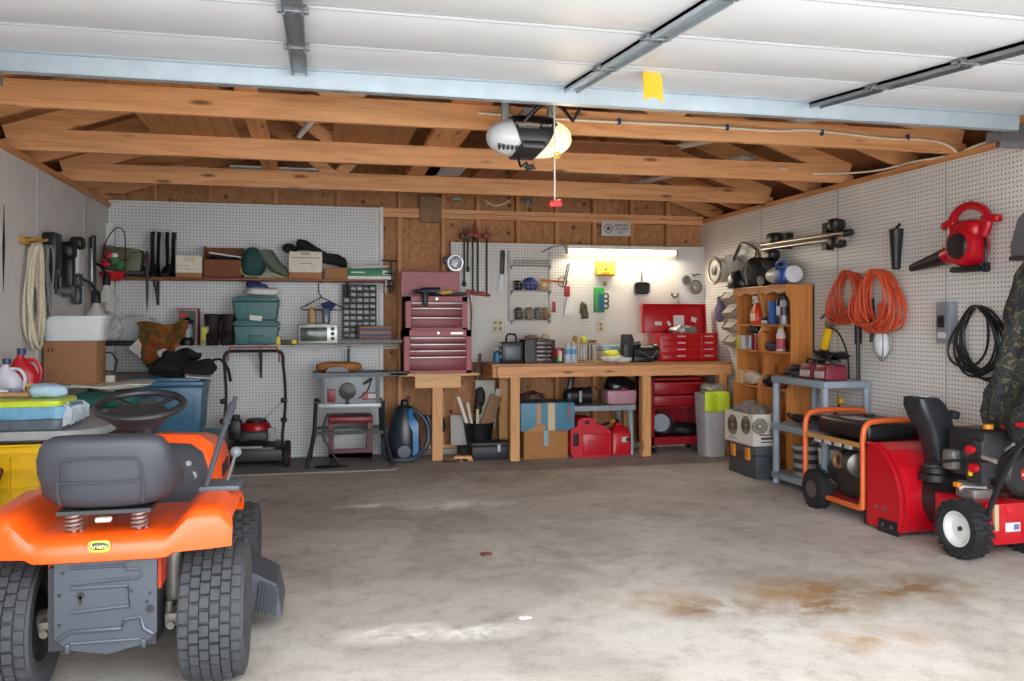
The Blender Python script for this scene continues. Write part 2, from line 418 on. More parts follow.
pr = st(G().slab(1.316, 3.785, YB, YB + .011, .92, 2.142), 'wall_pegboard_right', pegboard('pegboard_warm', '#d9d5cc', 'xz'))
st(G().slab(3.789, XR, YB - .01, YB + .011, .92, 2.142), 'wall_pegboard_corner', M_PEG)
for n, x0, x1 in (('wall_plate_left', XL - .12, XL + .02), ('wall_plate_right', XR - .02, XR + .12)):
    st(G().slab(x0, x1, YF, YB + .09, 2.40, 2.44), n, M_LY)
# front of the garage: jambs and header round the open door
fw = st(G().slab(XL - .12, -1.36, YF - .12, YF, 0, 3.6).slab(3.76, XR + .12, YF - .12, YF, 0, 3.6).slab(-1.36, 3.76, YF - .12, YF, 2.3, 3.6), 'wall_front', mt('#c9c6bf', .7))
RX, RZ0, SL = 1.095, 2.50, .34
rz = lambda x: RZ0 + .115 + SL * ((x - XL) if x < RX else (XR - x))
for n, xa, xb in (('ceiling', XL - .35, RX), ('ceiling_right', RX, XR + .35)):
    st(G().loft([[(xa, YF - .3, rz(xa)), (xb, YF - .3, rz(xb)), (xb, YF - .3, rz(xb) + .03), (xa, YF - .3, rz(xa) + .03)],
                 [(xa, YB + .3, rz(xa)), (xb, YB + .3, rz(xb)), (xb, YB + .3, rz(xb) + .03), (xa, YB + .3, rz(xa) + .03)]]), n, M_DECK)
for n, xa, xb in (('eave_light_block_left', XL - .32, XL - .28), ('eave_light_block_right', XR + .28, XR + .32)):  # added boards and soffits that stop light leaking in under the roof edge
    st(G().slab(xa, xb, YF - .1, YB + .12, 2.36, 2.54).slab(min(xa, XL - .10) if xa < 0 else XR + .10, XL - .10 if xa < 0 else max(xb, XR), YF - .1, YB + .12, 2.36, 2.38), n, M_LY)
M_PLATE = mt('#8d9094', .4, .8)
def bar2(g, p, q, y0, y1, wd):          # flat timber between two points of the x-z plane
    p, q = Vector(p), Vector(q); d = (q - p).normalized(); n = Vector((-d.y, d.x)) * wd / 2
    g.prism([tuple(p - n), tuple(q - n), tuple(q + n), tuple(p + n)], y0, y1); return g
TRUSS = {4.84: 'roof truss nearest the open garage door, with white cable stapled along it', 6.06: 'second roof truss from the garage door, behind the door opener' ,
         7.30: 'third roof truss from the garage door, the last before the back wall'}
for y, lab in TRUSS.items():
    t = T('roof_truss', lab, 'roof truss', (0, y, 2.44), group='timber roof trusses')
    ya, yb = 0, .038
    x0, x1 = XL + .02, XR - .02
    G().prism([(x0 - .1, 0), (x1 + .1, 0), (x1 + .1, .06), (x1 - .22, .14), (x0 + .22, .14), (x0 - .1, .06)], ya, yb).build('bottom_chord', M_LX, t)
    for sgn, xe in ((1, XL - .1), (-1, XR + .1)):
        g = G(); bar2(g, (xe + sgn * .05, rz(xe + sgn * .05) - 2.44 - .07), (RX, rz(RX) - 2.44 - .07), ya + .002, yb - .002, .13); g.build('rafter', M_LX, t)
        xm = (xe + RX) / 2
        bar2(G(), (RX - sgn * .95, .10), (xm, rz(xm) - 2.54), ya + .003, yb - .003, .089).build('web', M_LX, t)
        bar2(G(), (RX - sgn * .95, .10), (RX, rz(RX) - 2.56), ya + .004, yb - .004, .089).build('web', M_LX, t)
for i_, y in enumerate((4.23, 5.45, 6.68, 7.92, 8.55)):
    for sgn, xe, sd in ((1, XL - .1, 'left'), (-1, XR + .1, 'right')):
        g = G(); bar2(g, (xe - sgn * .08, rz(xe - sgn * .08) - 2.44 - .07), (RX, rz(RX) - 2.44 - .07), 0, .038, .13)
        tag(g.build('roof_rafter', M_LX, None, (0, y, 2.44)), sd + ' roof rafter ' + ('in front of the first truss', 'between the first and second trusses', 'between the second and third trusses', 'behind the third truss', 'against the back wall')[i_], 'rafter')
# garage door, open overhead
DZ = lambda y: 2.455 - .09 * (3.94 - y)
M_DOOR = mt('#dcdfe2', .45, 0, .04, 3, .02, 'door_white'); M_GALV = mt('#b4c0c8', .42, .5, .1, 8, .03, 'galvanised'); M_GALVD = mt('#8d9297', .42, .6, .3, 40, .1, 'galvanised_dark')
door = bpy.data.objects.new('door_1', None); COL.objects.link(door); door['kind'] = 'structure'; door.location = (1.2, 3.94, 2.455)
door.rotation_euler = (math.atan(.09), 0, 0)
W2 = 2.52
for k in range(4):
    y1 = -k * .545; y0 = y1 - .537
    g = G().slab(-W2, W2, y0, y1, 0, .045, bev=.002)
    pn = g.build('panel', M_DOOR, door)
    for yy in (y0 + .022, y1 - .022): G().slab(-W2, W2, yy - .003, yy + .003, -.0012, .001).build('seam', mt('#a3a9ae', .5, 0, .05), pn)
g = G().slab(-W2, W2, -.02, .0, -.075, .06).slab(-W2, W2, -.02, .055, -.079, -.073).slab(-W2, W2, -.06, 0, -.004, .0)
g.build('strut', M_GALV, door)
for x in (-1.28, -.02, 1.28):
    for k in range(4):
        y1 = -.02 - k * .545; g = G().slab(x - .033, x + .033, y1 - .50, y1, -.014, -.002)
        g.slab(x - .033, x - .027, y1 - .50, y1, -.03, -.002).slab(x + .027, x + .033, y1 - .50, y1, -.03, -.002)
        g.build('stile', M_GALVD if x != -.02 else M_GALV, door)
        g = G().slab(x - .05, x + .05, y1 - .54, y1 - .48, -.02, -.008)
        for i in (-.03, 0, .03): g.cyl((x + i, y1 - .50, -.026), (x + i, y1 - .50, -.018), .006, n=8)
        g.cyl((x - .05, y1 - .525, -.018), (x + .05, y1 - .525, -.018), .007, n=8); g.build('hinge', M_GALVD, door)
tg = G(); tg.sheet(lambda a, b: (1.365 + .10 * a + .02 * b, 3.47 + .03 * b + .03 * a, 2.405 - .11 * b + .02 * math.sin(a * PI)), 6, 4, .003)
tag(tg.build('warning_tag', mt('#e9b414', .5), None), 'yellow paper tag hanging under the open garage door', 'tag')
for sgn, x in ((-1, -1.40), (1, 3.80)):
    g = G().slab(x - .03, x + .03, 2.1, 4.22, 2.42, 2.424).slab(x - .03, x - .026, 2.1, 4.22, 2.36, 2.424).slab(x + .026, x + .03, 2.1, 4.22, 2.38, 2.424)
    st(g, 'door_track_left' if sgn < 0 else 'door_track_right', M_GALVD)
st(G().slab(3.83, XR, 4.18, 4.21, 2.34, 2.38).slab(3.83, XR, 4.20, 4.21, 2.34, 2.42), 'trim_4', M_GALVD)
# mat on the floor by the back wall
tag(G().prism([(-1.2, 7.72), (.62, 7.70), (.70, 7.74), (.64, 8.0), (.62, 8.58), (-1.2, 8.58)], .001, .012, 'xy').build('floor_mat', mt('#8f8a84', .95, 0, .25, 120, .3)), 'thin grey mat on the floor under the push mower and saw stand', 'mat')
# cable stapled along the first truss and down to the side wall
cb = smooth([(.9, 4.83, 2.53), (1.5, 4.83, 2.52), (2.2, 4.83, 2.525), (2.75, 4.83, 2.52), (3.05, 4.83, 2.535), (3.55, 4.83, 2.51), (3.8, 4.83, 2.515), (3.98, 4.83, 2.50), (4.06, 4.82, 2.46), (4.085, 4.81, 2.425)], 5)
c = tag(G().tube(cb, .0075, 6).build('electric_cable', CREAM), 'white electric cable stapled along the first roof beam', 'cable')
for x in (1.05, 1.75, 2.45, 3.1, 3.72): G().slab(x - .008, x + .008, 4.818, 4.838, 2.508, 2.542).build('staple', mt('#2a3a70', .5), c)
tag(G().tube(smooth([(4.085, 4.80, 2.43), (4.075, 4.6, 2.452), (4.08, 4.2, 2.45), (4.08, 3.6, 2.45)], 5), .0075, 6).build('electric_cable', CREAM), 'white cable running along the top of the right wall towards the door', 'cable')
tag(G().tube(smooth([(4.085, 4.86, 2.43), (4.06, 5.2, 2.45), (4.03, 5.6, 2.452), (3.85, 6.05, 2.50), (3.5, 6.05, 2.535)], 5), .0075, 6).build('electric_cable', CREAM), 'white cable crossing from the right wall to the second roof beam', 'cable')
# ---------------------------------------------------------------- shelves on the left half of the back wall
ZU, ZW = 1.74, 1.115                       # upper board, wire shelf
M_SHELF = wood('shelf_wood', '#8c4a2c', '#6e351c', 'x', 1, .5, False)
sh = T('wooden_shelf', 'long brown wooden wall shelf above the wire shelf', 'shelf', (-.58, 8.45, ZU))
G().slab(-1.28, 1.24, -.145, .145, -.022, 0, bev=.003).build('board', M_SHELF, sh)
def bracket(x, parent, h, d):
    G().slab(x - .012, x + .012, .128, .148, -h, -.022).slab(x - .012, x + .012, -d, .14, -.034, -.022).prism([(.14, -h * .8), (.12, -h * .85), (-d + .02, -.034), (-d + .06, -.034)], x - .006, x + .006, 'yz').build('bracket', BLACKM, parent)
for x in (-.89, .03, .86): bracket(x, sh, .25, .1)
ws = T('wire_shelf', 'white wire shelf along the wall below the brown board', 'shelf', (-.56, 8.37, ZW))
g = G()
for y in (-.19, .22): g.cyl((-1.30, y, -.004), (1.30, y, -.004), .004, n=8)
g.cyl((-1.30, -.195, -.032), (1.30, -.195, -.032), .004, n=8); g.cyl((-1.30, 0, -.009), (1.30, 0, -.009), .003, n=8)
g.build('rail', WHITE, ws)
g = G()
for i in range(105):
    x = -1.3 + i * .025; g.tube([(x, .22, 0), (x, -.19, 0), (x, -.197, -.034)], .0018, 5)
g.build('wires', WHITE, ws, kind='stuff')
for x in (-.90, .03, .85): bracket(x, ws, .32, .12)

def carton(name, label, cat, c, dims, mat, rz=0, flaps=False, group=None, wall=.006, openb=False, tape=None):
    """cardboard box, base centre c"""
    x, y, z = dims; t = T(name, label, cat, c, rz, group)
    if not openb:
        G().box((0, 0, z / 2), (x, y, z), bev=.004).build('body', mat, t)
    else:
        g = G().slab(-x / 2, x / 2, -y / 2, -y / 2 + wall, 0, z).slab(-x / 2, x / 2, y / 2 - wall, y / 2, 0, z).slab(-x / 2, -x / 2 + wall, -y / 2, y / 2, 0, z).slab(x / 2 - wall, x / 2, -y / 2, y / 2, 0, z).slab(-x / 2, x / 2, -y / 2, y / 2, 0, wall)
        g.build('body', mat, t)
    if flaps:
        for sg in (-1, 1): G().box((sg * (x / 2 + .0), y * .05, z + .03), (.005, y * .9, .07), rot=(0, sg * .35, 0)).build('flap', mat, t)
    if tape: G().slab(-.022, .022, -y / 2 - .002, -y / 2 - .0005, z * .45, z).build('tape', tape, t)
    return t
# ---- on the brown shelf
t = T('ammunition_can', 'olive green metal ammunition can lying tilted at the left end of the brown shelf', 'ammunition can', (py(126, 274, 8.42).x, 8.42, ZU + .005))
OLV = mt('#5f6243', .5)
A = (0, .12, 0)
G().box((0, 0, .14), (.29, .17, .19), rot=A, bev=.012).build('body', OLV, t)
G().box((-.015, 0, .245), (.31, .19, .035), rot=A, bev=.01).build('lid', OLV, t)
G().tube([(-.07, -.088, .17), (-.04, -.10, .15), (.03, -.10, .145), (.06, -.088, .165)], .006, 6).build('latch', DKGREY, t)
t = T('cordless_drill', 'dark cordless tool wedged under the tilted olive can', 'drill', (py(139, 270, 8.35).x, 8.36, ZU))
G().cyl((-.10, 0, .035), (.05, 0, .04), .03).cyl((-.16, 0, .035), (-.10, 0, .035), .014).build('body', DKGREY, t)
G().box((.06, 0, .05), (.06, .05, .09), rot=(0, .4, 0), bev=.01).build('handle', BLACK, t)
t = T('file_tool', 'long rusty rasp file standing against the brown shelf edge', 'file', (py(147, 290, 8.28).x, 8.285, 1.50))
G().box((0, 0, .2), (.025, .008, .28), bev=.002).prism([(-.012, .06), (.012, .06), (0, -.10)], -.004, .004).build('blade', DKGREY, t)
G().lathe([(.008, .33), (.015, .36), (.017, .42), (.012, .46), (.003, .47)], n=14).build('handle', mt('#4a2520', .6), t)
bl = T('rubber_boot', 'tall black rubber boot, the left one of the pair on the brown shelf', 'boot', (py(155, 275, 8.4).x, 8.40, ZU), .1, 'tall black rubber boots')
def ring(cx, cy, rx, ry, z, n=18, tilt=0): return [(cx + rx * math.cos(2 * PI * i / n), cy + ry * math.sin(2 * PI * i / n), z + tilt * math.sin(2 * PI * i / n)) for i in range(n)]
G().loft([ring(0, -.02, .045, .10, .012), ring(0, -.03, .048, .105, .04), ring(0, .0, .047, .085, .08), ring(0, .03, .040, .05, .12), ring(0, .035, .040, .05, .2), ring(0, .035, .044, .055, .32), ring(.006, .035, .047, .06, .42), ring(.006, .035, .041, .052, .415), ring(0, .035, .036, .045, .3)]).build('shaft', mt('#17181a', .25), bl)
G().loft([ring(0, -.02, .05, .108, 0), ring(0, -.02, .05, .108, .022)]).build('sole', RUB, bl)
dup(bl, (py(169, 275, 8.4).x, 8.40, ZU), -.25, 'tall black rubber boot, the right one of the pair on the brown shelf')
def label_box(name, label, cat, u0, v0, u1, v1, lines, frac, Y=8.33, d=.2):
    x, z, w_, h = rect(u0, v0, u1, v1, Y); t = T(name, label, cat, (x, Y + d / 2, ZU))
    G().box((0, 0, h / 2), (w_, d, h), bev=.003).build('body', CARD, t)
    G().slab(-w_ / 2 - .001, w_ / 2 + .001, -d / 2 - .0015, d / 2, h * frac, h + .001).build('printed_sleeve', CREAM, t)
    for (s_, sz_, zz, m_) in lines: text('lettering', s_, sz_, m_, t, (0, -d / 2 - .002, h * zz))
    return t
GOLD = mt('#b99a4e', .5)
t = label_box('white_carton', 'small white carton with gold lettering beside the black boots', 'box', 176, 255, 202, 277, [('RISE', .05, .80, GOLD)], .22)
for zz, ww in ((.105, .06), (.075, .10)): G().slab(-.09, -.09 + ww * 1.7, -.1025, -.1005, zz, zz + .004).build('printing', STEEL, t)
x, z, w_, h = rect(203, 262, 242, 280, 8.32)
t = carton('cardboard_box', 'open brown cardboard box full of odds and ends on the brown shelf', 'box', (x, 8.44, ZU), (w_, .24, h), mt('#7d4a2e', .8), openb=True)
G().slab(-w_ / 2, w_ / 2, .114, .12, h, h + .13).slab(-w_ / 2, -w_ / 2 + .006, -.05, .12, h, h + .13).build('flap', mt('#7d4a2e', .8), t)
q = tag(G().sup((0, 0, .06), (.34, .16, .12), 2.4).rough(.02, 14).build('black_tool_pouch', BLACK, None, (x, 8.44, ZU + .09)), 'black pouch sticking out of the open brown cardboard box', 'pouch')
q = tag(G().box((0, 0, 0), (.3, .05, .012), rot=(0, .12, .3)).build('paper_roll', WHITE, None, (x + .02, 8.40, ZU + .215)), 'white paper strip lying across the open cardboard box', 'paper')
# mesh bag with a green bundle
x, z, w_, h = rect(242, 248, 286, 280, 8.4)
t = T('green_duffel', 'green bundle in a drawstring mesh bag on the brown shelf', 'bag', (x, 8.42, ZU))
G().sup((-.10, 0, .15), (.22, .2, .29), 2.4, rot=(0, .1, 0)).rough(.012, 10).build('bundle', mt('#1f4a47', .7), t)
G().loft([ring(.0, 0, .08, .08, .27), ring(.05, -.01, .09, .09, .17), ring(.14, -.02, .08, .08, .07), ring(.22, -.02, .02, .03, .02)]).rough(.02, 16).build('mesh_bag', mt('#6c7568', .9, 0, .5, 80), t)
G().tube(smooth([(-.20, -.09, .16), (-.19, -.10, .04), (-.08, -.11, .015), (.08, -.11, .03), (.2, -.09, .01)]), .006, 6).build('drawstring', mt('#b9bb6a', .7), t)
x, z, w_, h = rect(288, 253, 322, 280, 8.33)
t = label_box('file_carton', 'white printed carton with a brown base under the black strap bag', 'box', 289, 253, 322, 280, [], .24)
G().slab(-.045, .045, -.1035, -.1005, .225, .265).build('hand_hole', mt('#b0a89c', .7), t)
G().slab(-.13, .13, -.1025, -.1005, .195, .203).build('printing', mt('#8f8878', .7), t)
G().slab(-.05, .05, -.1025, -.1005, .142, .149).build('printing', mt('#8f8878', .7), t)
t = T('tripod_bag', 'long black zipped bag sloping down off the white carton', 'bag', (py(322, 262, 8.42).x, 8.43, ZU))
G().loft([[(p[0], p[1], p[2]) for p in [(-.24 + .48 * k, .05 * math.cos(a) * r, .335 - .20 * k + .06 * math.sin(a) * r + .02 * math.sin(k * 9)) for a in [2 * PI * i / 14 for i in range(14)]]] for k, r in ((0, .4), (.05, .9), (.2, 1), (.4, 1.05), (.6, 1), (.8, .95), (.97, .85), (1, .3))]).rough(.008, 14).build('bag_body', mt('#131315', .8), t)
G().sup((-.30, 0, .29), (.14, .1, .09), 2.2).rough(.02, 12).build('carry_strap', mt('#131315', .8), t)
x, z, w_, h = rect(325, 267, 348, 278, 8.33)
carton('cardboard_box', 'small flat brown cardboard box under the end of the black bag', 'box', (x + .03, 8.42, ZU), (w_ + .05, .16, .11), CARD)
x, z, w_, h = rect(348, 270, 391, 279, 8.30)
t = T('light_tube_carton', 'long green and white carton at the right end of the brown shelf', 'box', (x, 8.38, ZU))
G().box((0, 0, .05), (w_, .14, .10), bev=.003).build('body', mt('#1f7c58', .5), t)
G().slab(-w_ / 2 - .001, w_ / 2 + .001, -.072, .072, 0, .03).slab(w_ / 2 - .08, w_ / 2 - .03, -.0725, -.07, .045, .085).slab(-w_ / 2 + .03, -w_ / 2 + .16, -.0725, -.07, .06, .072).build('printing', WHITE, t)
tag(G().box((0, 0, 0), (.36, .11, .018), rot=(0, -.05, .05), bev=.006).build('paper_stack', WHITE, None, (x - .0, 8.38, ZU + .118)), 'stack of white papers on top of the long green carton', 'paper')
def cclamp(name, label, P, h, rz=0):
    t = T(name, label, 'clamp', P, rz)
    G().tube([(-.05, 0, 0), (.05, 0, 0), (.055, 0, -h), (-.05, 0, -h)], .011, 8, flat=.6).build('frame', BLACKM, t)
    G().cyl((-.04, 0, -h - .06), (-.04, 0, -h * .45), .008, n=10).cyl((-.08, 0, -h - .055), (0, 0, -h - .055), .004, n=8).cyl((-.04, 0, -h * .45), (-.04, 0, -h * .42), .016, n=12).build('screw', STEEL, t)
cclamp('c_clamp', 'black C-clamp gripping the right end of the brown shelf', (py(390, 270, 8.3).x, 8.302, ZU + .06), .13)
t = T('bar_clamp', 'dark T-handled clamp clipped to the shelf end beside the red tool chest', 'clamp', (py(391, 256, 8.4).x, 8.4, ZU - .03))
G().cyl((0, 0, -.03), (0, 0, .22), .008).cyl((-.09, 0, .22), (.06, 0, .215), .008).build('bar', BLACKM, t)
G().box((0, 0, 0), (.05, .05, .05), bev=.008).cyl((0, -.0, -.1), (0, 0, -.02), .018).build('jaw', BLACKM, t)
# ---- on the wire shelf
CLR = clear('clear_plastic', '#dfe4e6', .25, .75)
t = T('clear_bin', 'cloudy clear plastic bin stuffed with bags at the left end of the wire shelf', 'bin', (py(133, 330, 8.36).x + .02, 8.40, ZW + .045))
G().box((0, 0, .10), (.30, .24, .20), rot=(PI, 0, 0), top=.85, bev=.015).build('bin_body', mt('#b3b7b8', .2, 0, .1), t)
G().box((.02, 0, .205), (.20, .16, .02), bev=.008).box((.02, 0, .235), (.10, .03, .02), bev=.008).build('lid', mt('#c4c7c8', .25), t)
t = tag(G().sup((0, 0, .13), (.20, .17, .25), 2.2, 40, 24).rough(.03, 18).build('plastic_bag', mt('#c3bfc3', .35, 0, .3, 30), None, (py(113, 322, 8.3).x - .02, 8.28, ZW + .045)), 'crumpled translucent plastic bag at the left end of the wire shelf', 'plastic bag')
tag(G().box((0, 0, .02), (.32, .26, .04), bev=.008).build('black_tray', BLACK, None, (py(123, 340, 8.34).x, 8.36, ZW)), 'flat black tray under the plastic bag on the wire shelf', 'tray')
tag(G().box((0, 0, 0), (.30, .012, .22), rot=(-.2, .75, 0), bev=.003).build('white_board', mt('#cfccc4', .6), None, (py(150, 356, 8.1).x, 8.15, ZW - .04)), 'white panel slipping off the wire shelf behind the camouflage vest', 'board')
def vest(a, b):
    x = -.22 + .44 * a; z = .20 - .48 * b; y = -.02 + .05 * math.sin(a * 9 + b * 4) + .03 * math.sin(b * 13)
    if b < .35: y = .12 - b * .5 + .02 * math.sin(a * 12)
    x += .08 * (b - .5) * (1 - 2 * a) + .03 * math.sin(b * 7)
    return (x * (1 - .45 * max(0, b - .4)), y, z + .03 * math.sin(a * 8))
tag(G().sheet(vest, 30, 30, .012).rough(.02, 14).xf(Matrix.Scale(.82, 4)).build('hunting_vest', camo('blaze_camo', ['#5a4a22', '#7b5a26', '#a5481c', '#6a6430'], 9), None, (py(160, 335, 8.1).x, 8.13, ZW + .045)), 'orange and brown camouflage vest draped over the wire shelf', 'vest')
x, z, w_, h = rect(177, 308, 198, 341, 8.4)
t = T('lantern_carton', 'upright red-edged carton with a green picture behind the camping lantern', 'box', (x, 8.47, ZW))
G().box((0, 0, .17), (w_, .12, .34), bev=.003).build('body', mt('#b9a89a', .6), t)
G().slab(-w_ / 2 + .015, w_ / 2 - .02, -.063, -.06, .03, .32).build('printing', mt('#2f4a38', .5), t)
G().slab(-w_ / 2 + .02, -w_ / 2 + .09, -.0645, -.062, .25, .30).build('emblem', RED, t)
G().slab(w_ / 2 - .012, w_ / 2 + .001, -.062, .06, 0, .341).slab(-w_ / 2, w_ / 2, -.062, .06, .33, .342).build('edging', mt('#8b3038', .5), t)
t = T('camping_lantern', 'black camping lantern with a clear globe on the wire shelf', 'lantern', (py(187, 341, 8.28).x, 8.28, ZW))
G().lathe([(.055, 0), (.062, .02), (.058, .05), (.04, .075)]).build('base', BLACK, t)
G().lathe([(.038, .07), (.05, .10), (.05, .17), (.04, .20)]).build('globe', clear('lantern_glass', '#cfd6dc', .1, .6), t)
G().cyl((0, 0, .07), (0, 0, .2), .014).build('mantle', WHITE, t)
G().lathe([(.045, .195), (.068, .205), (.06, .225), (.03, .24), (.012, .26)]).build('cap', BLACK, t)
x, z, w_, h = rect(198, 324, 206, 343, 8.25)
t = T('narrow_carton', 'narrow pale green carton with a yellow label beside the lantern', 'box', (x + .02, 8.29, ZW))
G().box((0, 0, h / 2), (w_, .06, h), bev=.003).build('body', mt('#9a9c6a', .6), t)
G().slab(-w_ * .3, w_ * .25, -.032, -.030, h * .3, h * .95).build('printing', mt('#d3c52a', .5), t)
bt = T('work_boot', 'dark brown ankle boot, left one of the pair on the wire shelf', 'boot', (py(212, 342, 8.3).x, 8.33, ZW), .1, 'dark brown boots on the wire shelf')
G().loft([ring(0, -.04, .05, .11, .01), ring(0, -.05, .056, .115, .04), ring(0, -.03, .058, .10, .09), ring(0, .02, .06, .07, .14), ring(0, .03, .066, .07, .2), ring(.01, .03, .078, .08, .29), ring(.01, .03, .06, .06, .285)]).rough(.012, 12).build('upper', mt('#241a18', .7), bt)
G().loft([ring(0, -.03, .055, .118, 0), ring(0, -.03, .055, .118, .02)]).build('sole', RUB, bt)
dup(bt, (py(228, 342, 8.3).x, 8.33, ZW), -.15, 'dark brown ankle boot, right one of the pair beside the teal totes')
TEAL = mt('#4f7a7a', .5)
def tote(name, label, c, w_, d, h, mat, rz=0, group=None, lidm=None, lidh=.05):
    t = T(name, label, 'storage tote', c, rz, group)
    hb = h - lidh
    G().box((0, 0, hb / 2), (w_ * .86, d * .86, hb), bev=.02, top=1.12).build('tub', mat, t)
    g = G().box((0, 0, hb + lidh * .3), (w_, d, lidh * .6), bev=.012).box((0, 0, hb + lidh * .75), (w_ * .9, d * .88, lidh * .5), bev=.01)
    g.build('lid', lidm or mat, t)
    for sg in (-1, 1): G().box((sg * w_ * .47, 0, hb * .86), (.03, d * .35, .03), bev=.008).build('handle', mat, t)
    return t
a = tote('storage_tote', 'teal plastic tote standing on the wire shelf, lower of two', (py(256, 343, 8.25).x, 8.37, ZW + .005), .42, .30, .225, TEAL)
G().slab(-.07, .07, -.142, -.13, .02, .09, bev=.006).build('grip', mt('#3f6868', .5), a)
b = tote('storage_tote', 'teal plastic tote with a white label, upper of the two stacked', (py(256, 343, 8.25).x, 8.37, ZW + .232), .42, .30, .225, TEAL)
G().box((.0, -.146, .02), (.11, .004, .045), rot=(0, .12, 0)).build('paper_label', WHITE, b)
tag(G().sup((0, 0, .04), (.3, .16, .08), 2.6).rough(.02, 12).build('white_cloth', WHITE, None, (py(262, 298, 8.3).x, 8.36, ZW + .458)), 'white folded cloth on top of the teal totes', 'cloth')
tag(G().sup((0, 0, .04), (.2, .14, .09), 2.4, rot=(0, .25, 0)).rough(.02, 14).build('baseball_cap', mt('#20386b', .7), None, (py(256, 293, 8.3).x, 8.39, ZW + .51)), 'dark blue cap on the white cloth above the teal totes', 'cap')
t = T('yellow_clamp', 'yellow and black bar clamp lying beside the teal totes', 'clamp', (py(286, 343, 8.28).x, 8.27, ZW))
G().slab(-.07, .09, -.012, .012, .0, .045, bev=.006).build('bar', mt('#3a3520', .5), t)
G().slab(-.09, -.05, -.02, .02, 0, .08, bev=.006).slab(.05, .10, -.018, .018, .01, .05, bev=.006).build('jaw', YEL, t)
x, z, w_, h = rect(298, 325, 338, 343, 8.22)
t = T('toaster_oven', 'silver toaster oven with a glass door on the wire shelf', 'toaster oven', (x, 8.36, ZW))
G().box((0, 0, .105), (w_, .28, .19), bev=.012).build('body', mt('#bfc0bc', .35, .5), t)
G().slab(-w_ / 2 + .02, w_ / 2 - .10, -.148, -.138, .035, .165, bev=.005).build('door', mt('#4f5b50', .12, 0, .5, 9), t)
G().cyl((-w_ / 2 + .04, -.165, .17), (w_ / 2 - .12, -.165, .17), .007).build('handle', CHROME, t)
for zz in (.06, .105, .15): G().cyl((w_ / 2 - .05, -.155, zz), (w_ / 2 - .05, -.138, zz), .018).build('knob', BLACK, t)
for xx in (-.16, .16): G().cyl((xx, 0, 0), (xx, 0, .02), .012).build('foot', BLACK, t)
t = T('wire_coat_hanger', 'dark wire coat hanger hanging from the middle shelf bracket', 'coat hanger', (py(322, 286, 8.28).x, 8.305, ZU - .045))
G().tube([(0, .0, 0), (-.02, 0, .02), (-.035, 0, -.0), (-.03, 0, -.09), (0, 0, -.13), (.20, 0, -.235), (.19, 0, -.25), (-.19, 0, -.25), (-.2, 0, -.235), (0, 0, -.13)], .006, 6).build('wire', BLACKM, t)
t = T('squeeze_bottle', 'beige plastic bottle standing on the toaster oven', 'bottle', (py(312, 325, 8.3).x, 8.33, ZW + .2))
G().lathe([(.035, 0), (.04, .01), (.04, .11), (.03, .14), (.014, .15)]).build('body', mt('#b9966f', .5), t)
G().lathe([(.018, .15), (.018, .19), (.006, .2)]).build('cap', mt('#c4b49c', .5), t)
t = T('glass_jar', 'clear jar with a blue brush on top of the toaster oven', 'jar', (py(326, 325, 8.3).x, 8.33, ZW + .2))
G().lathe([(.03, 0), (.038, .01), (.042, .14), (.04, .145)]).build('glass', mt('#66707c', .12), t)
G().sup((0.02, 0, .175), (.13, .06, .07), 2.5).rough(.012, 30).build('brush', mt('#22335e', .8), t)
# parts organiser hanging on the wall
x, z, w_, h = rect(343, 285, 376, 338, 8.48)
t = T('parts_organizer', 'black wall organizer with rows of small clear drawers', 'organizer', (x, 8.53, z))
g = G().slab(-w_ / 2, w_ / 2, .06, .068, 0, h)
for i in range(6): g.slab(-w_ / 2 + i * w_ / 5 - .005, -w_ / 2 + i * w_ / 5 + .005, -.06, .066, 0, h)
for j in range(10): g.slab(-w_ / 2, w_ / 2, -.06, .066, j * h / 9 - .005, j * h / 9 + .005)
g.build('frame', mt('#232629', .5), t)
for i in range(5):
    for j in range(9):
        if j > 6 and i < 1: continue
        G().box((-w_ / 2 + (i + .5) * w_ / 5, -.02, (j + .42) * h / 9), (w_ / 5 - .014, .1, h / 9 - .02), bev=.004).build('drawer', mt('#8a918d' if (i * 7 + j * 3) % 5 else '#5b625f', .25), t)
x, z, w_, h = rect(359, 324, 391, 338, 8.28)
t = carton('striped_carton', 'brown carton with blue stripes at the right end of the wire shelf', 'box', (x, 8.36, ZW + .055), (w_, .14, .12), mt('#9a7452', .7), .06)
G().slab(-w_ / 2 - .001, w_ / 2 + .001, -.0715, -.07, .02, .045).slab(-w_ / 2 - .001, w_ / 2 + .001, -.0715, -.07, .075, .1).build('stripe', mt('#2c3560', .5), t)
tag(G().loft([[(-.30 + .6 * k, .05 * r * math.cos(a), .03 + .028 * r * math.sin(a)) for a in [2 * PI * i / 12 for i in range(12)]] for k, r in ((0, .5), (.05, 1), (.3, .9), (.5, 1), (.75, .8), (.95, .9), (1, .4))]).rough(.012, 22).build('foil_roll', mt('#a9a8ac', .3, .3, .3, 40), None, (py(372, 342, 8.2).x, 8.25, ZW)), 'crinkled clear plastic roll lying along the wire shelf under the striped carton', 'plastic roll')
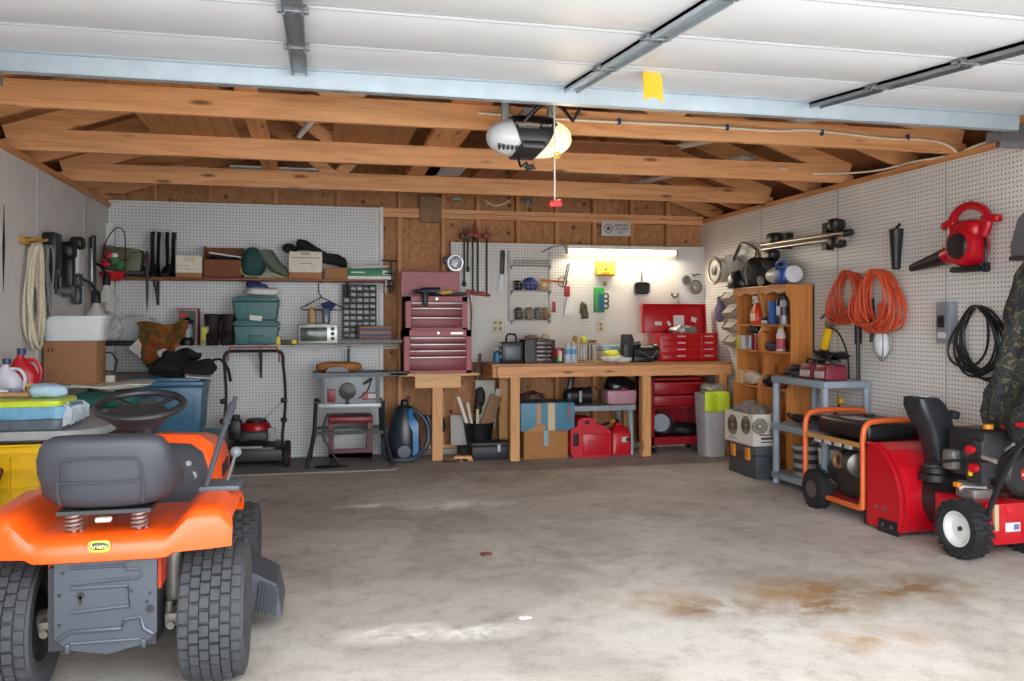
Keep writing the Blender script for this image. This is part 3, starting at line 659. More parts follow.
# ---------------------------------------------------------------- left wall
t = T('wooden_rack', 'short wooden peg board screwed to the left wall holding the rope', 'rack', (XL + .012, 5.62, 1.86))
zr = px(28, 242, XL).z; yr = px(28, 242, XL).y
t.location = (XL + .015, yr - .03, zr)
G().box((0, 0, 0), (.03, .30, .05), bev=.004).build('board', mt('#b08a3e', .6), t)
for y in (-.08, .06): G().cyl((.0, y, 0), (.10, y, .02), .01, n=10).build('peg', mt('#b08a3e', .6), t)
def coil(name, label, cat, P, w_, h, r, mat, n, ax, depth=.05, tail=None, group=None, seed=1, tilt=0, sp=.12):
    """hanks of rope: n loops hanging from a peg"""
    rnd = random.Random(seed); pts = []
    for k in range(n):
        a = rnd.uniform(.8, 1.05); hh = h * rnd.uniform(.86, 1.03); dx = rnd.uniform(-sp, sp) * w_; dd = rnd.uniform(.3, 1) * depth
        for i in range(18):
            q = 2 * PI * i / 18
            sx_ = math.sin(q) * w_ / 2 * a * (1 - .25 * math.cos(q)) + dx * (1 - math.cos(q)) / 2 + tilt * (1 - math.cos(q)) / 2
            zz = -hh / 2 + math.cos(q) * hh / 2
            d = dd + .012 * math.sin(q * 2 + k)
            pts.append((d, sx_, zz) if ax == 'x' else ((-d, sx_, zz) if ax == '-x' else (sx_, -d, zz)))
    if tail: pts += tail
    return tag(G().tube(smooth(pts, 2), r, 6).build(name, mat, None, P), label, cat, group)
P = px(33, 244, XL)
coil('rope', 'thick hank of cream rope hanging on the left wall', 'rope', (XL + .01, P.y - .16, P.z - .01), .26, .70, .010, mt('#cdc3ad', .9, 0, .2, 60), 9, 'x', .07, seed=3)
P = px(38, 246, XL)
coil('grey_rope', 'thin grey braided rope with loose ends beside the cream rope', 'rope', (XL + .01, P.y - .04, P.z), .14, .50, .007, mt('#8b8a86', .8, .2, .3, 90), 4, 'x', .08, tail=[(.05, .06, -.4), (.04, .12, -.6), (.03, .08, -.8), (.03, .1, -.95)], seed=5)
def hung(u, v): p = px(u, v, XL); return (XL + .004, p.y, p.z)
t = T('tool_holster', 'wide black tool holster hanging next to the ropes on the left wall', 'holster', hung(44, 255))
G().box((.05, 0, .03), (.09, .14, .26), bev=.02, top=1.1).box((.05, .10, .0), (.07, .06, .30), bev=.015).build('pouch', mt('#17181a', .4), t)
G().cyl((.05, 0, -.2), (.05, 0, -.08), .022).cyl((.05, .1, -.24), (.05, .1, -.12), .018).cyl((.06, .05, -.28), (.06, .05, -.1), .01).build('tool_shaft', BLACKM, t)
t = T('angle_grinder', 'black power tool with silver head, second along the left wall', 'power tool', hung(57, 268))
G().sup((.07, 0, .13), (.12, .13, .14), 3).box((.07, .02, -.02), (.08, .09, .24), bev=.02).build('body', BLACK, t)
G().cyl((.03, .02, -.17), (.10, .02, -.17), .05).build('head', STEEL, t)
t = T('battery_charger', 'white boxed charger with dark batteries below, third along the left wall', 'charger', hung(67, 262))
G().box((.06, 0, .0), (.10, .22, .19), bev=.012).build('case', mt('#c4c6c8', .4), t)
G().sup((.07, .02, .15), (.1, .14, .1), 3.5).build('plug_head', BLACK, t)
G().box((.06, .0, -.14), (.08, .12, .10), bev=.012).box((.06, .02, -.26), (.07, .09, .14), bev=.02).build('battery', mt('#3a3c40', .4), t)
def lampc(u, v, name, label):
    t = T(name, label, 'clamp lamp', hung(u, v))
    G().lathe([(.028, 0), (.035, -.03), (.06, -.07), (.10, -.13), (.115, -.15), (.108, -.149), (.055, -.07), (.02, -.02)], (.12, 0, 0), n=24).build('shade', mt('#cfcdc8', .4, 0, .05), t)
    G().lathe([(.02, .10), (.03, .08), (.032, 0), (.02, -.005)], (.12, 0, 0)).build('socket', BLACK, t)
    G().tube([(.12, 0, .09), (.08, 0, .16), (.01, 0, .2), (.01, 0, .35)], .012, 8).build('clip', BLACKM, t)
lampc(80, 303, 'clamp_lamp', 'white cone clamp lamp hanging lower on the left wall above the white tub')
lampc(91, 285, 'clamp_lamp', 'white cone clamp lamp hung higher, nearest the back corner')
t = T('long_level', 'tall black and silver level hanging on the left wall near the back corner', 'level', hung(90, 262))
G().box((.02, .03, -.08), (.03, .05, .62), bev=.004).build('body', BLACKM, t)
G().box((.025, -.07, -.02), (.03, .05, .46), bev=.008).build('rail', STEEL, t)
G().torus((.03, -.07, .16), .05, .008, 'x').build('hanger', BLACKM, t)
t = T('flower_ornament', 'red and green flower basket ornament hanging in the back left corner', 'ornament', (-1.785, 8.22, py(103, 275, 8.2).z))
G().tube(smooth([(-.09, 0, .02), (-.06, 0, .28), (.03, 0, .42), (.10, .0, .36), (.10, 0, .02)]), .005, 6).build('wire_handle', BLACKM, t)
G().loft([ring(0, 0, .07, .06, -.05), ring(0, 0, .11, .08, .03), ring(0, 0, .10, .07, .02)]).build('basket', RED, t)
for i, (a, b, c_) in enumerate([(-.05, -.05, .10), (.03, -.06, .13), (-.02, -.05, .18), (.07, -.04, .08)]): G().sup((a, b, c_), (.075, .06, .07), 2, 14, 8).rough(.012, 40).build('flower' if i % 2 == 0 else 'leaf', mt('#b01a24', .5) if i % 2 == 0 else mt('#3f7a4a', .6), t)
G().sup((.03, -.06, .17), (.06, .04, .05), 2, 12, 8).build('white_flower', WHITE, t)
# ---------------------------------------------------------------- folding table and what lies on it
ZT1 = .74
t = T('folding_table', 'grey plastic folding table along the left wall', 'table', (-1.53, 6.05, 0))
G().prism([(-.36, -1.0), (.20, -1.0), (.28, -.97), (.335, -.90), (.36, -.8), (.36, .95), (.3, 1.0), (-.36, 1.0)], ZT1 - .045, ZT1, 'xy').build('tabletop', mt('#a7abad', .45), t)
for y in (-.7, .7):
    for sx_ in (-.26, .24): G().cyl((sx_, y, 0), (sx_, y * .95, ZT1 - .045), .014).build('leg', DKGREY, t)
    G().cyl((-.26, y, .35), (.24, y, .35), .011).build('crossbar', DKGREY, t)
t = T('wrapped_sheets', 'plastic wrapped package of blue and yellow foam on the near end of the table', 'package', (-1.605, 5.27, ZT1))
G().sup((0, 0, .03), (.54, .38, .07), 8, 36, 12).rough(.004, 20).build('grey_layer', mt('#5a6470', .3, 0, .3, 30), t)
G().sup((0, 0, .095), (.55, .38, .085), 8, 36, 12).rough(.006, 20).build('blue_layer', mt('#6fa9c8', .3, 0, .2, 30), t)
G().sup((-.02, 0, .145), (.52, .38, .04), 8, 36, 12).rough(.003, 20).build('yellow_layer', mt('#c8dc2c', .3), t)
G().loft([[(.245 + .05 * k, -.19 + .38 * i / 12 , .02 + .12 * (i % 2) * (1 - k * .4) + .02 * k) for i in range(13)] for k in (0, .5, 1)], cap=False, closed=False).rough(.015, 22).build('plastic_film', mt('#c3ccd2', .15, 0, .3, 20), t)
t = T('wooden_strip', 'pale wooden strip lying on the plastic wrapped package', 'wood strip', (-1.70, 5.32, ZT1 + .172))
G().box((0, 0, .012), (.36, .08, .02), rot=(0, 0, -.1)).build('strip', mt('#b88d62', .6), t)
G().box((-.1, .06, .03), (.16, .1, .02), rot=(0, .1, .2)).build('paper', WHITE, t)
tag(G().sup((0, 0, .04), (.19, .17, .08), 2.6, 26, 14).rough(.02, 12).build('blue_cloth', mt('#a9c4d8', .9), None, (-1.485, 5.28, ZT1 + .165)), 'light blue folded cloth on the plastic wrapped package', 'cloth')
t = T('tan_glove', 'tan work glove beside the light blue cloth', 'glove', (pz(76, 397, .86).x - .02, 5.62, ZT1 + .0))
G().sup((0, 0, .06), (.12, .18, .12), 2.6).rough(.01, 12).build('palm', mt('#c9a26a', .8), t)
for i in range(4): G().tube([(-.045 + i * .03, .06, .08), (-.045 + i * .035, .13, .075), (-.045 + i * .037, .17 + .01 * (i % 2), .06)], .014, 8).build('finger', mt('#c9a26a', .8), t)
G().tube([(.05, -.02, .08), (.09, .03, .08), (.10, .08, .07)], .016, 8).build('thumb', mt('#c9a26a', .8), t)
def jug(name, label, c, body, cap, lab, big):
    t = T(name, label, 'jug', c, .15); s_ = (.74 if big else .66)
    zk = 1.32 if big else 1.22
    def R(z, rx, ry, x=0): return [(x + rx * s_ * math.cos(2 * PI * i / 20), ry * s_ * math.sin(2 * PI * i / 20), z * s_ * zk) for i in range(20)]
    G().loft([R(0, .10, .06), R(.02, .105, .065), R(.17, .105, .065), R(.22, .09, .055, -.01), R(.26, .05, .035, -.02), R(.28, .028, .028, -.02), R(.31, .026, .026, -.02)]).build('body', body, t)
    G().tube(smooth([(.01 * s_, 0, .26 * s_ * zk), (.08 * s_, 0, .255 * s_ * zk), (.125 * s_, 0, .19 * s_ * zk), (.105 * s_, 0, .11 * s_ * zk)]), .015 * s_, 10).build('handle', body, t)
    G().cyl((-.02 * s_, 0, .295 * s_ * zk), (-.02 * s_, 0, .335 * s_ * zk), .034 * s_).build('cap', cap, t)
    if lab: G().sup((0, -.0, .09 * s_), (.2122 * s_, .132 * s_, .14 * s_), 2, 24, 10, pz_=12).build('paper_label', lab, t)
    return t
NAVY = mt('#22345e', .4)
tag(G().slab(-.14, .14, -.22, .20, 0, .10, bev=.004).build('flat_carton', CARD, None, (-1.755, 5.74, ZT1)), 'flat brown carton under the two laundry jugs', 'box')
jg = jug('laundry_jug', 'white jug with a blue cap on the folding table', (-1.79, 5.62, ZT1 + .101), mt('#cdcbd8', .4), NAVY, mt('#8f90b4', .5), False)
jg = jug('laundry_jug', 'big red jug with a blue cap and yellow label behind the white jug', (-1.765, 5.80, ZT1 + .101), mt('#b8121e', .35), NAVY, mt('#dcb52a', .5), True)
text('lettering', 'UP', .075, BLACK, jg, (.02, -.0505, .065), ext=.002)
tag(G().sup((0, 0, .05), (.46, .40, .11), 3.2, 34, 12).rough(.016, 8).build('green_tarp', mt('#155e55', .7), None, (-1.44, 6.42, ZT1)), 'dark green folded tarp on the table under white sheets', 'tarp')
g = G()
for k in range(3): g.sheet(lambda a, b: (-.25 + .52 * a + .03 * k, -.16 + .30 * b, .016 + .012 * k + .008 * math.sin(a * 7 + k) + .008 * math.cos(b * 5 + k)), 14, 8, .006)
tag(g.build('white_sheets', mt('#cfccc0', .8), None, (-1.50, 6.60, ZT1 + .108)), 'white folded sheets between the green tarp and the cardboard box', 'sheets')
x, z, w_, h = rect(43, 338, 97, 380, 6.55)
t = carton('cardboard_box', 'large closed cardboard box on the folding table', 'box', (x, 6.68, .89), (w_, .22, h + .01), mt('#976b4b', .8, 0, .08), -.05)
for k in (-.012, .012): G().prism([(-w_ / 2 + .04 + k, h * .78), (-w_ / 2 + .05 + k, h * .78), (-w_ / 2 + .05 + k, h * .86), (-w_ / 2 + .045 + k, h * .9), (-w_ / 2 + .04 + k, h * .86)], -.1115, -.1105).build('printed_mark', mt('#4e3320', .8), t)
g = G()
for k in range(4): g.slab(-w_ / 2 + .03, -w_ / 2 + .09, -.1115, -.1105, .03 + k * .02, .033 + k * .02)
g.build('stamp', mt('#6e4c33', .8), t)
t = T('white_tub', 'white plastic tub standing on the large cardboard box', 'tub', (x + .01, 6.68, .89 + h + .012))
hh = .175
def rr(z, w_, d, k=5): return [(math.copysign(abs(math.cos(a)) ** (2 / k), math.cos(a)) * w_ / 2, math.copysign(abs(math.sin(a)) ** (2 / k), math.sin(a)) * d / 2, z) for a in [2 * PI * i / 36 for i in range(36)]]
G().loft([rr(0, .37, .24), rr(.01, .385, .25), rr(hh - .01, .43, .29), rr(hh - .008, .46, .32), rr(hh, .46, .32), rr(hh, .42, .28), rr(.02, .36, .23)]).build('tub_body', mt('#d6dadb', .4, 0, .05), t)
t = T('coffee_tin', 'cream coloured can beside the cardboard box on the table', 'can', (py(107, 372, 6.95).x, 6.95, ZT1))
G().lathe([(.055, 0), (.058, .02), (.058, .19), (.05, .2)]).build('body', CREAM, t)
G().lathe([(.06, .19), (.06, .22), (.04, .225)]).build('lid', mt('#3a4238', .5), t)
G().tube([(.05, 0, .2), (.07, 0, .30), (.03, 0, .36), (-.06, 0, .36)], .007, 6).build('bail', BLACKM, t)
# yellow tote below the table, its ribbed lid facing out
t = T('yellow_tote', 'yellow plastic tote under the table with its ribbed lid facing out', 'storage tote', (-1.535, 4.97, 0), .03)
YT = mt('#f3c60c', .4)
G().slab(-.34, .34, .03, .30, .0, .66, bev=.03).build('tub', YT, t)
G().prism([(-.34, .30), (.27, .30), (.31, .36), (.325, .60), (.30, .655), (.25, .675), (-.32, .675), (-.345, .65), (-.345, .36)], -.03, .02).build('lid', YT, t)
g = G()
for a in (-.30, -.17, -.04, .09): g.slab(a, a + .01, -.048, -.028, .36, .62)
for b in (.36, .45, .54, .63): g.slab(-.30, .21, -.048, -.028, b, b + .012)
g.tube([(-.32, -.034, .68), (.12, -.034, .68), (.13, -.034, .66), (.22, -.034, .66), (.23, -.034, .56), (.28, -.034, .55), (.28, -.034, .34)], .008, 6); g.build('rib', YT, t)
for c_ in ((.13, .69), (.31, .55), (.25, .33)): G().slab(c_[0] - .025, c_[0] + .025, -.034, -.028, c_[1] - .012, c_[1] + .012, bev=.004).build('latch_hole', BLACK, t)
# red seat of a folded chair at the frame edge
t = T('folding_chair', 'dark red folding chair leaning beside the yellow tote', 'chair', (-1.66, 4.62, 0), .1)
G().box((-.03, 0, .52), (.30, .03, .30), rot=(0, .35, 0), bev=.012).build('backrest', mt('#5a1e22', .6), t)
for k in (0, 1): G().tube([(.24 - .06 * k, .03 * k, 0), (.08 - .06 * k, .03 * k, .45), (-.10, .03 * k, .75)], .012, 8).build('leg', BLACKM, t)
# grey tote with a rounded lid, blue tote stack
t = T('grey_tote', 'large grey plastic tote with a domed lid between the table and blue tote', 'storage tote', (-1.60, 7.98, 0))
G().box((0, 0, .38), (.50, .5, .76), bev=.03, top=1.05).build('tub', mt('#85817c', .6), t)
G().loft([rr(.76, .54, .54), rr(.80, .54, .54), rr(.86, .48, .46), rr(.89, .34, .3), rr(.895, .1, .1)]).build('lid', mt('#7d7974', .6), t)
BLT = mt('#36647f', .4)
c1 = py(171, 400, 7.2).x
tt = tote('blue_tote', 'teal lower tote under the big blue tote', (c1 + .02, 7.42, 0), .62, .42, .44, mt('#1f7d8c', .4))
tt = tote('blue_tote', 'big blue plastic tote standing on another tote by the back wall', (c1 - .03, 7.42, .445), .56, .44, .44, BLT, lidm=mt('#3c6580', .4), lidh=.07)
for sx_ in (-.2, .0, .2): G().slab(sx_ - .004, sx_ + .004, -.207, -.195, .05, .34).build('rib', BLT, tt)
t = T('black_bag', 'black fabric bag heaped on the blue tote', 'bag', (c1 + .06, 7.40, .885))
G().sup((0, 0, .07), (.50, .36, .15), 2.3, 40, 22).rough(.06, 8).build('bag_body', mt('#101012', .85), t)
G().sup((.0, .02, .17), (.30, .2, .12), 2.2, 30, 18).rough(.06, 10, 3).build('bag_flap', mt('#101012', .85), t)
G().tube(smooth([(.2, -.05, .12), (.30, -.08, .14), (.36, -.1, .06), (.38, -.1, -.04)]), .022, 8, flat=.5).build('strap', mt('#101012', .85), t)
tag(G().box((0, 0, 0), (.2, .16, .006), rot=(.1, .1, .2)).build('paper_sheet', WHITE, None, (c1 + .20, 7.24, .895)), 'white paper sheet under the black bag on the blue tote', 'paper')
# ---------------------------------------------------------------- push mower, folded handle upright
mx_ = (-.841 - .291) / 2
ENG = -.05
t = T('push_mower', 'black and red push mower parked upright-handled against the back pegboard', 'lawn mower', (mx_, 8.22, .012))
g = G().loft([rr(.07, .50, .46, 4), rr(.10, .52, .48, 4), rr(.19, .50, .46, 4), rr(.215, .42, .40, 3), rr(.235, .30, .30, 2.4), rr(.25, .28, .28, 2)])
g.build('deck', mt('#1c1d20', .4), t)
G().slab(-.25, .25, -.262, -.245, .07, .17, bev=.006).build('rear_flap', mt('#26282c', .5), t)
G().slab(-.12, .08, -.243, -.225, .185, .205).build('badge', mt('#8c8f90', .4), t)
for sx_ in (-.285, .285):
    for yy, r_ in ((-.17, .105), (.20, .095)):
        w0 = G().lathe([(r_ * .55, -.024), (r_ * .9, -.026), (r_, -.016), (r_, .016), (r_ * .9, .026), (r_ * .55, .024)], (sx_, yy, r_), 'x', 24).build('wheel', RUB, t)
        G().cyl((sx_ - .027, yy, r_), (sx_ + .027, yy, r_), r_ * .5).build('hub', mt('#7a1a26', .5) if yy < 0 else DKGREY, w0)
G().sup((0, .0, .27), (.30, .28, .14), 4, 24, 12).build('engine', DKGREY, t)
G().lathe([(.125, .30), (.135, .33), (.13, .37), (.115, .39), (.09, .395)], (.01, 0, 0)).build('engine_cover', mt('#a5141c', .3), t)
G().lathe([(.10, .39), (.09, .42), (.06, .43)], (.01, 0, 0)).build('starter_cap', BLACK, t)
G().box((-.17, -.04, .34), (.11, .16, .18), bev=.02).cyl((-.17, -.04, .42), (-.17, -.04, .47), .04).build('air_filter', BLACK, t)
G().box((.155, -.10, .29), (.07, .04, .12), bev=.008).build('warning_sticker', mt('#9a9a98', .5), t)
hz = 1.03
for sx_ in (-.27, .25): G().tube(smooth([(sx_, -.17, .20), (sx_, -.16, .30), (sx_ + .02, -.1, .50), (sx_ + .02, -.06, .72), (sx_, -.03, hz - .08)], 4), .014, 8).build('handle_tube', BLACK, t)
G().tube(smooth([(-.27, -.03, hz - .10), (-.265, -.03, hz - .02), (-.22, -.03, hz + .02), (-.1, -.03, hz + .025), (.08, -.03, hz + .025), (.2, -.03, hz + .02), (.245, -.03, hz - .02), (.25, -.03, hz - .10)], 4), .016, 8).build('handlebar', BLACK, t)
G().tube(smooth([(-.24, -.05, hz - .08), (-.22, -.05, hz + .045), (-.17, -.05, hz + .055), (.15, -.05, hz + .055), (.2, -.05, hz + .045), (.22, -.05, hz - .08)], 4), .007, 6).build('brake_bail', mt('#8a1a22', .4), t)
for sx_ in (-.27, .26):
    for zz in (.42, .60): G().sup((sx_, -.1, zz), (.06, .05, .05), 3).build('handle_knob', BLACK, t)
G().tube([(.26, -.1, .60), (.08, 0, .42)], .003, 5).build('starter_cord', BLACKM, t)
# ---------------------------------------------------------------- table saw on its stand
ys = 8.14; xs = (.662 - .096) / 2
t = T('table_saw', 'grey table saw on a black splayed-leg stand by the back wall', 'table saw', (xs, ys, 0))
G().slab(-.33, .36, -.22, .26, .84, .865, bev=.004).slab(-.335, .52, -.235, -.215, .832, .868).build('table', mt('#4c5054', .45, .3), t)
G().slab(.36, .52, -.235, .2, .84, .86).build('extension_wing', mt('#b5b8b8', .4, .4), t)
g = G().slab(-.235, .26, -.19, .2, .585, .838, bev=.008); g.build('cabinet', mt('#8f9597', .45), t)
for sx_ in (-.262, .235): G().slab(sx_, sx_ + .035, -.205, .2, .585, .838).build('side_rail', mt('#3a3e42', .4), t)
G().slab(-.32, .33, -.20, .22, .545, .585, bev=.006).build('tray', mt('#a9adae', .4, .3), t)
G().tube(arc((-.01, .81), .20, -1.1, .05, 12, 'xz', -.197), .02, 6, flat=.3).build('tilt_slot', mt('#3a3e42', .5), t)
G().lathe([(.028, -.03), (.075, -.02), (.078, 0), (.06, .01)], (-.02, -.205, .70), 'y').cyl((-.02, -.205, .70), (-.02, -.205, .58), .018).build('handwheel', mt('#26282b', .4), t)
G().cyl((.12, -.21, .76), (.20, -.21, .81), .014).build('tilt_handle', BLACK, t)
G().slab(-.20, -.13, -.205, -.188, .60, .72, bev=.006).build('power_switch', mt('#7c1519', .4), t)
nb = G().slab(.11, .25, -.196, -.188, .615, .685).build('name_plate', mt('#5c1c1e', .4), t)
G().slab(.165, .245, -.199, -.195, .63, .67).build('name_strip', mt('#b8b8b8', .4), nb)
G().slab(.12, .155, -.199, -.195, .63, .67).build('name_mark', mt('#c9302e', .4), nb)
for sx_, s2 in ((-1, -1), (1, 1)):
    for yy in (-.22, .20):
        top = (sx_ * .30, yy * .95, .60); kn = (sx_ * .315, yy, .30); ft = (sx_ * (.385 if yy < 0 else .36), yy * (1.15 if yy < 0 else 1.25), .012)
        G().tube([top, kn, ft], .019, 8).build('leg', BLACK, t)
G().slab(-.31, .31, -.23, -.205, .305, .335).build('crossbar', BLACK, t)
G().slab(-.31, .31, .2, .22, .305, .335).build('crossbar', BLACK, t)
G().tube(smooth([(-.2, -.2, .5), (-.24, -.2, .3), (-.1, -.2, .06), (-.03, -.22, .02), (-.25, -.26, .02), (-.3, -.2, .02), (-.1, -.15, .02)], 4), .008, 6).build('power_cord', BLACK, t)
tag(G().sup((0, 0, .045), (.42, .2, .09), 3.4, 30, 10).rough(.006, 12).build('sander_belt_roll', mt('#a36b35', .7), None, (xs - .09, ys + .06, .867)), 'tan roll of sanding paper on top of the table saw', 'roll')
G_ = T('blade_guard', 'dark blade guard on the table saw in front of the tan roll', 'blade guard', (xs - .12, ys - .12, .869))
G().prism([(-.10, 0), (.12, 0), (.09, .035), (.02, .05), (-.06, .045)], -.012, .012).build('shield', mt('#2a2e36', .25), G_)
# creeper seat under the saw
t = T('mechanic_stool', 'dark red rolling mechanic stool under the table saw', 'stool', (.30, 8.30, .012))
G().box((0, 0, .40), (.42, .30, .07), bev=.022).build('seat', mt('#7a1720', .4), t)
G().slab(-.20, .20, -.15, .15, .05, .09).slab(-.2, .2, -.15, -.14, .05, .13).build('base_tray', mt('#5a141b', .4), t)
for sx_ in (-.18, .18):
    for yy in (-.13, .13):
        G().box((sx_, yy, .22), (.05, .03, .30)).build('leg', mt('#5a141b', .4), t)
        w0 = G().torus((sx_ * 1.05, yy, .027), .018, .009, 'x').build('caster', BLACK, t)
        G().cyl((sx_ * 1.05 - .012, yy, .027), (sx_ * 1.05 + .012, yy, .027), .014).build('hub', STEEL, w0)
# vacuum
t = T('canister_vacuum', 'blue and dark grey canister vacuum standing on end with its hose looped round it', 'vacuum cleaner', (py(405, 460, 8.25).x, 8.30, 0))
g = G()
def vr(z, rx, ry, x=0, n=22): return [(x + rx * math.cos(2 * PI * i / n), ry * math.sin(2 * PI * i / n), z) for i in range(n)]
g.loft([vr(.01, .12, .11), vr(.05, .15, .14), vr(.16, .16, .15), vr(.30, .145, .14), vr(.42, .12, .12), vr(.50, .085, .09), vr(.54, .03, .03)]).build('body', mt('#27313b', .3), t)
g = G()
g.loft([[(x_ + .0, -.165 + abs(x_ - .09) * .55 + (0 if z_ < .4 else (z_ - .4) * .5) + dy, z_) for x_, dy in ((.065 - .04 * (z_ > .35), 0), (.12 - .05 * (z_ > .4), 0), (.12 - .05 * (z_ > .4), .03), (.065 - .04 * (z_ > .35), .03))] for z_ in (.04, .12, .2, .28, .36, .44, .5)]).build('blue_panel', mt('#2f6fa8', .3), t)
G().lathe([(.01, -.03), (.06, -.028), (.075, 0), (.07, .04)], (-.02, -.15, .10), 'y').build('wheel', mt('#4c555e', .4), t)
G().sup((0, -.02, .545), (.08, .07, .08), 2.5).build('carry_handle', BLACK, t)
G().tube(smooth([(.04, -.05, .46), (.12, -.06, .46), (.20, -.08, .36), (.22, -.1, .24), (.18, -.12, .12), (.06, -.18, .03), (-.1, -.18, .025), (-.19, -.12, .05), (-.21, -.05, .16), (-.16, 0, .3)], 5), .022, 10).build('hose', mt('#33424f', .4), t)
G().loft([ring(.27, 0, .05, .04, .20), ring(.28, 0, .06, .045, .26), ring(.26, 0, .05, .04, .34), ring(.22, 0, .035, .03, .42)]).tube(smooth([(.28, -.03, .24), (.38, -.03, .28), (.37, -.03, .38), (.32, -.03, .43), (.26, -.03, .40)], 4), .016, 8).build('floor_tool', mt('#1d2430', .3), t)
# ---------------------------------------------------------------- red tool chest on its wall stand
CH = mt('#8f3138', .4, .05, .15, 6, .05); CHD = mt('#7a252c', .4, .05, .15, 6, .05); ALU = mt('#d3c9c9', .35, .4)
yc = 8.16
x0 = py(404, 330, yc).x; x1 = py(471, 330, yc).x; cxx = (x0 + x1) / 2; cw = x1 - x0
t = T('chest_stand', 'timber stand with one post carrying the faded red tool chest', 'stand', (cxx, 8.3, 0))
G().slab(-cw / 2 - .06, cw / 2 + .07, -.20, .30, .815, .84).build('shelf_board', M_LXP, t)
G().slab(-.22, .22, -.17, -.13, .70, .815).build('cross_beam', M_LXP, t)
G().slab(-.05, .05, -.13, -.04, .0, .70).build('post', M_LZ, t)
for q in (-.14, .14): G().slab(q - .02, q + .02, -.13, .28, .73, .812).build('joist', M_LY, t)
def chest(name, label, base, cw, d, h, drawers, z0f=.06, top=0.0):
    t = T(name, label, 'tool chest', base)
    g = G().slab(-cw / 2, -cw / 2 + .05, -d / 2, d / 2, 0, h).slab(cw / 2 - .05, cw / 2, -d / 2, d / 2, 0, h).slab(-cw / 2, cw / 2, -d / 2, d / 2, 0, z0f * h).slab(-cw / 2, cw / 2, -d / 2, d / 2, h * (1 - .15), h).slab(-cw / 2, cw / 2, 0, d / 2, 0, h)
    g.build('case', CH, t)
    zz = z0f * h + .004; av = h * .85 - zz; tot = sum(drawers)
    for k, f in enumerate(drawers):
        hh = av * f / tot - .005
        dr = G().slab(-cw / 2 + .052, cw / 2 - .052, -d / 2 + .004, -.005, zz, zz + hh, bev=.003).build('drawer', CHD, t)
        G().slab(-cw / 2 + .054, cw / 2 - .054, -d / 2 - .010, -d / 2 + .005, zz + hh - .016, zz + hh - .003, bev=.003).build('pull', ALU, dr)
        zz += hh + .005
    G().cyl((0, -d / 2 - .006, h * .93), (0, -d / 2 + .01, h * .93), .011).build('lock', CHROME, t)
    return t
hb = py(438, 330, yc).z - .842
b = chest('tool_chest', 'lower drawer unit of the faded red tool chest on the timber stand', (cxx, yc + .15, .842), cw, .36, hb, [2.2, 1, 1, 1])
G().slab(.12, .24, -.184, -.180, hb * .90, hb * .95).build('name_plate', ALU, b)
x2 = py(405.5, 313, yc).x; x3 = py(467, 313, yc).x; cw2 = x3 - x2
hb2 = py(438, 297, yc).z - py(438, 330, yc).z
b = chest('tool_chest', 'upper chest of the faded red tool chest with its lid propped open', ((x2 + x3) / 2, yc + .14, .842 + hb + .004), cw2, .33, hb2, [1.6, 1.4, .8])
lx0, lx1 = py(401, 283, 8.4).x, py(461, 283, 8.4).x
G().box(((lx0 + lx1) / 2 - (x2 + x3) / 2, .17, hb2 + .13), (lx1 - lx0, .03, .26), rot=(-.12, 0, 0), bev=.006).box(((lx0 + lx1) / 2 - (x2 + x3) / 2, .155, hb2 + .13), (lx1 - lx0 - .02, .03, .235), rot=(-.12, 0, 0)).build('lid', mt('#b4767c', .4, .1), b)
G().slab(cw2 / 2 - .005, cw2 / 2 + .03, -.02, .14, hb2 - .005, hb2 + .002).build('lid_stay', CHD, b)
zt = .842 + hb + hb2 + .012
t = T('hand_drill', 'yellow and dark hand drill lying on top of the open red chest', 'drill', ((x2 + x3) / 2 - .02, yc + .06, zt))
G().cyl((-.12, 0, .045), (.06, 0, .05), .035).build('body', mt('#2c2f48', .4), t)
G().cyl((-.2, 0, .045), (-.12, 0, .045), .012, .022).build('chuck', BLACKM, t)
G().box((.10, -.03, .03), (.16, .05, .04), rot=(0, -.2, -.3), bev=.012).build('handle', mt('#c79a2c', .4), t)
G().box((-.10, -.16, -.03), (.05, .05, .14), bev=.012).build('battery', BLACK, t)
tag(G().cyl((-.15, 0, .014), (.16, .02, .014), .012).box((.12, .02, .02), (.1, .04, .03), bev=.008).build('screwdriver', BLACK, None, (x3 - .18, yc + .02, zt)), 'black long screwdriver on the right top edge of the open red chest', 'screwdriver')
tag(G().tube(smooth([(0, 0, .0), (.02, 0, .06), (.05, 0, -.05), (.06, .02, -.2), (.05, .03, -.42), (.04, .03, -.6)], 4), .009, 6).build('air_hose', CHD, None, (x3 + .0, yc + .08, zt - .02)), 'dark red air hose hanging down the right side of the red chest', 'hose')
t = T('work_light', 'round silver work light clamped on the stud above the red chest', 'lamp', (py(454, 263, 8.5).x, 8.5, py(454, 263, 8.5).z))
G().lathe([(.02, .05), (.04, .03), (.075, -.02), (.08, -.03), (.07, -.03), (.03, .01)], (.01, 0, 0), 'y').build('reflector', mt('#c9cdd4', .25, .5), t)
G().sup((.01, -.005, 0), (.05, .05, .05), 2).build('bulb', mt('#e9ecf2', .2), t)
G().box((-.06, .05, .03), (.08, .06, .07), bev=.015).build('clamp', mt('#3f4560', .4), t)
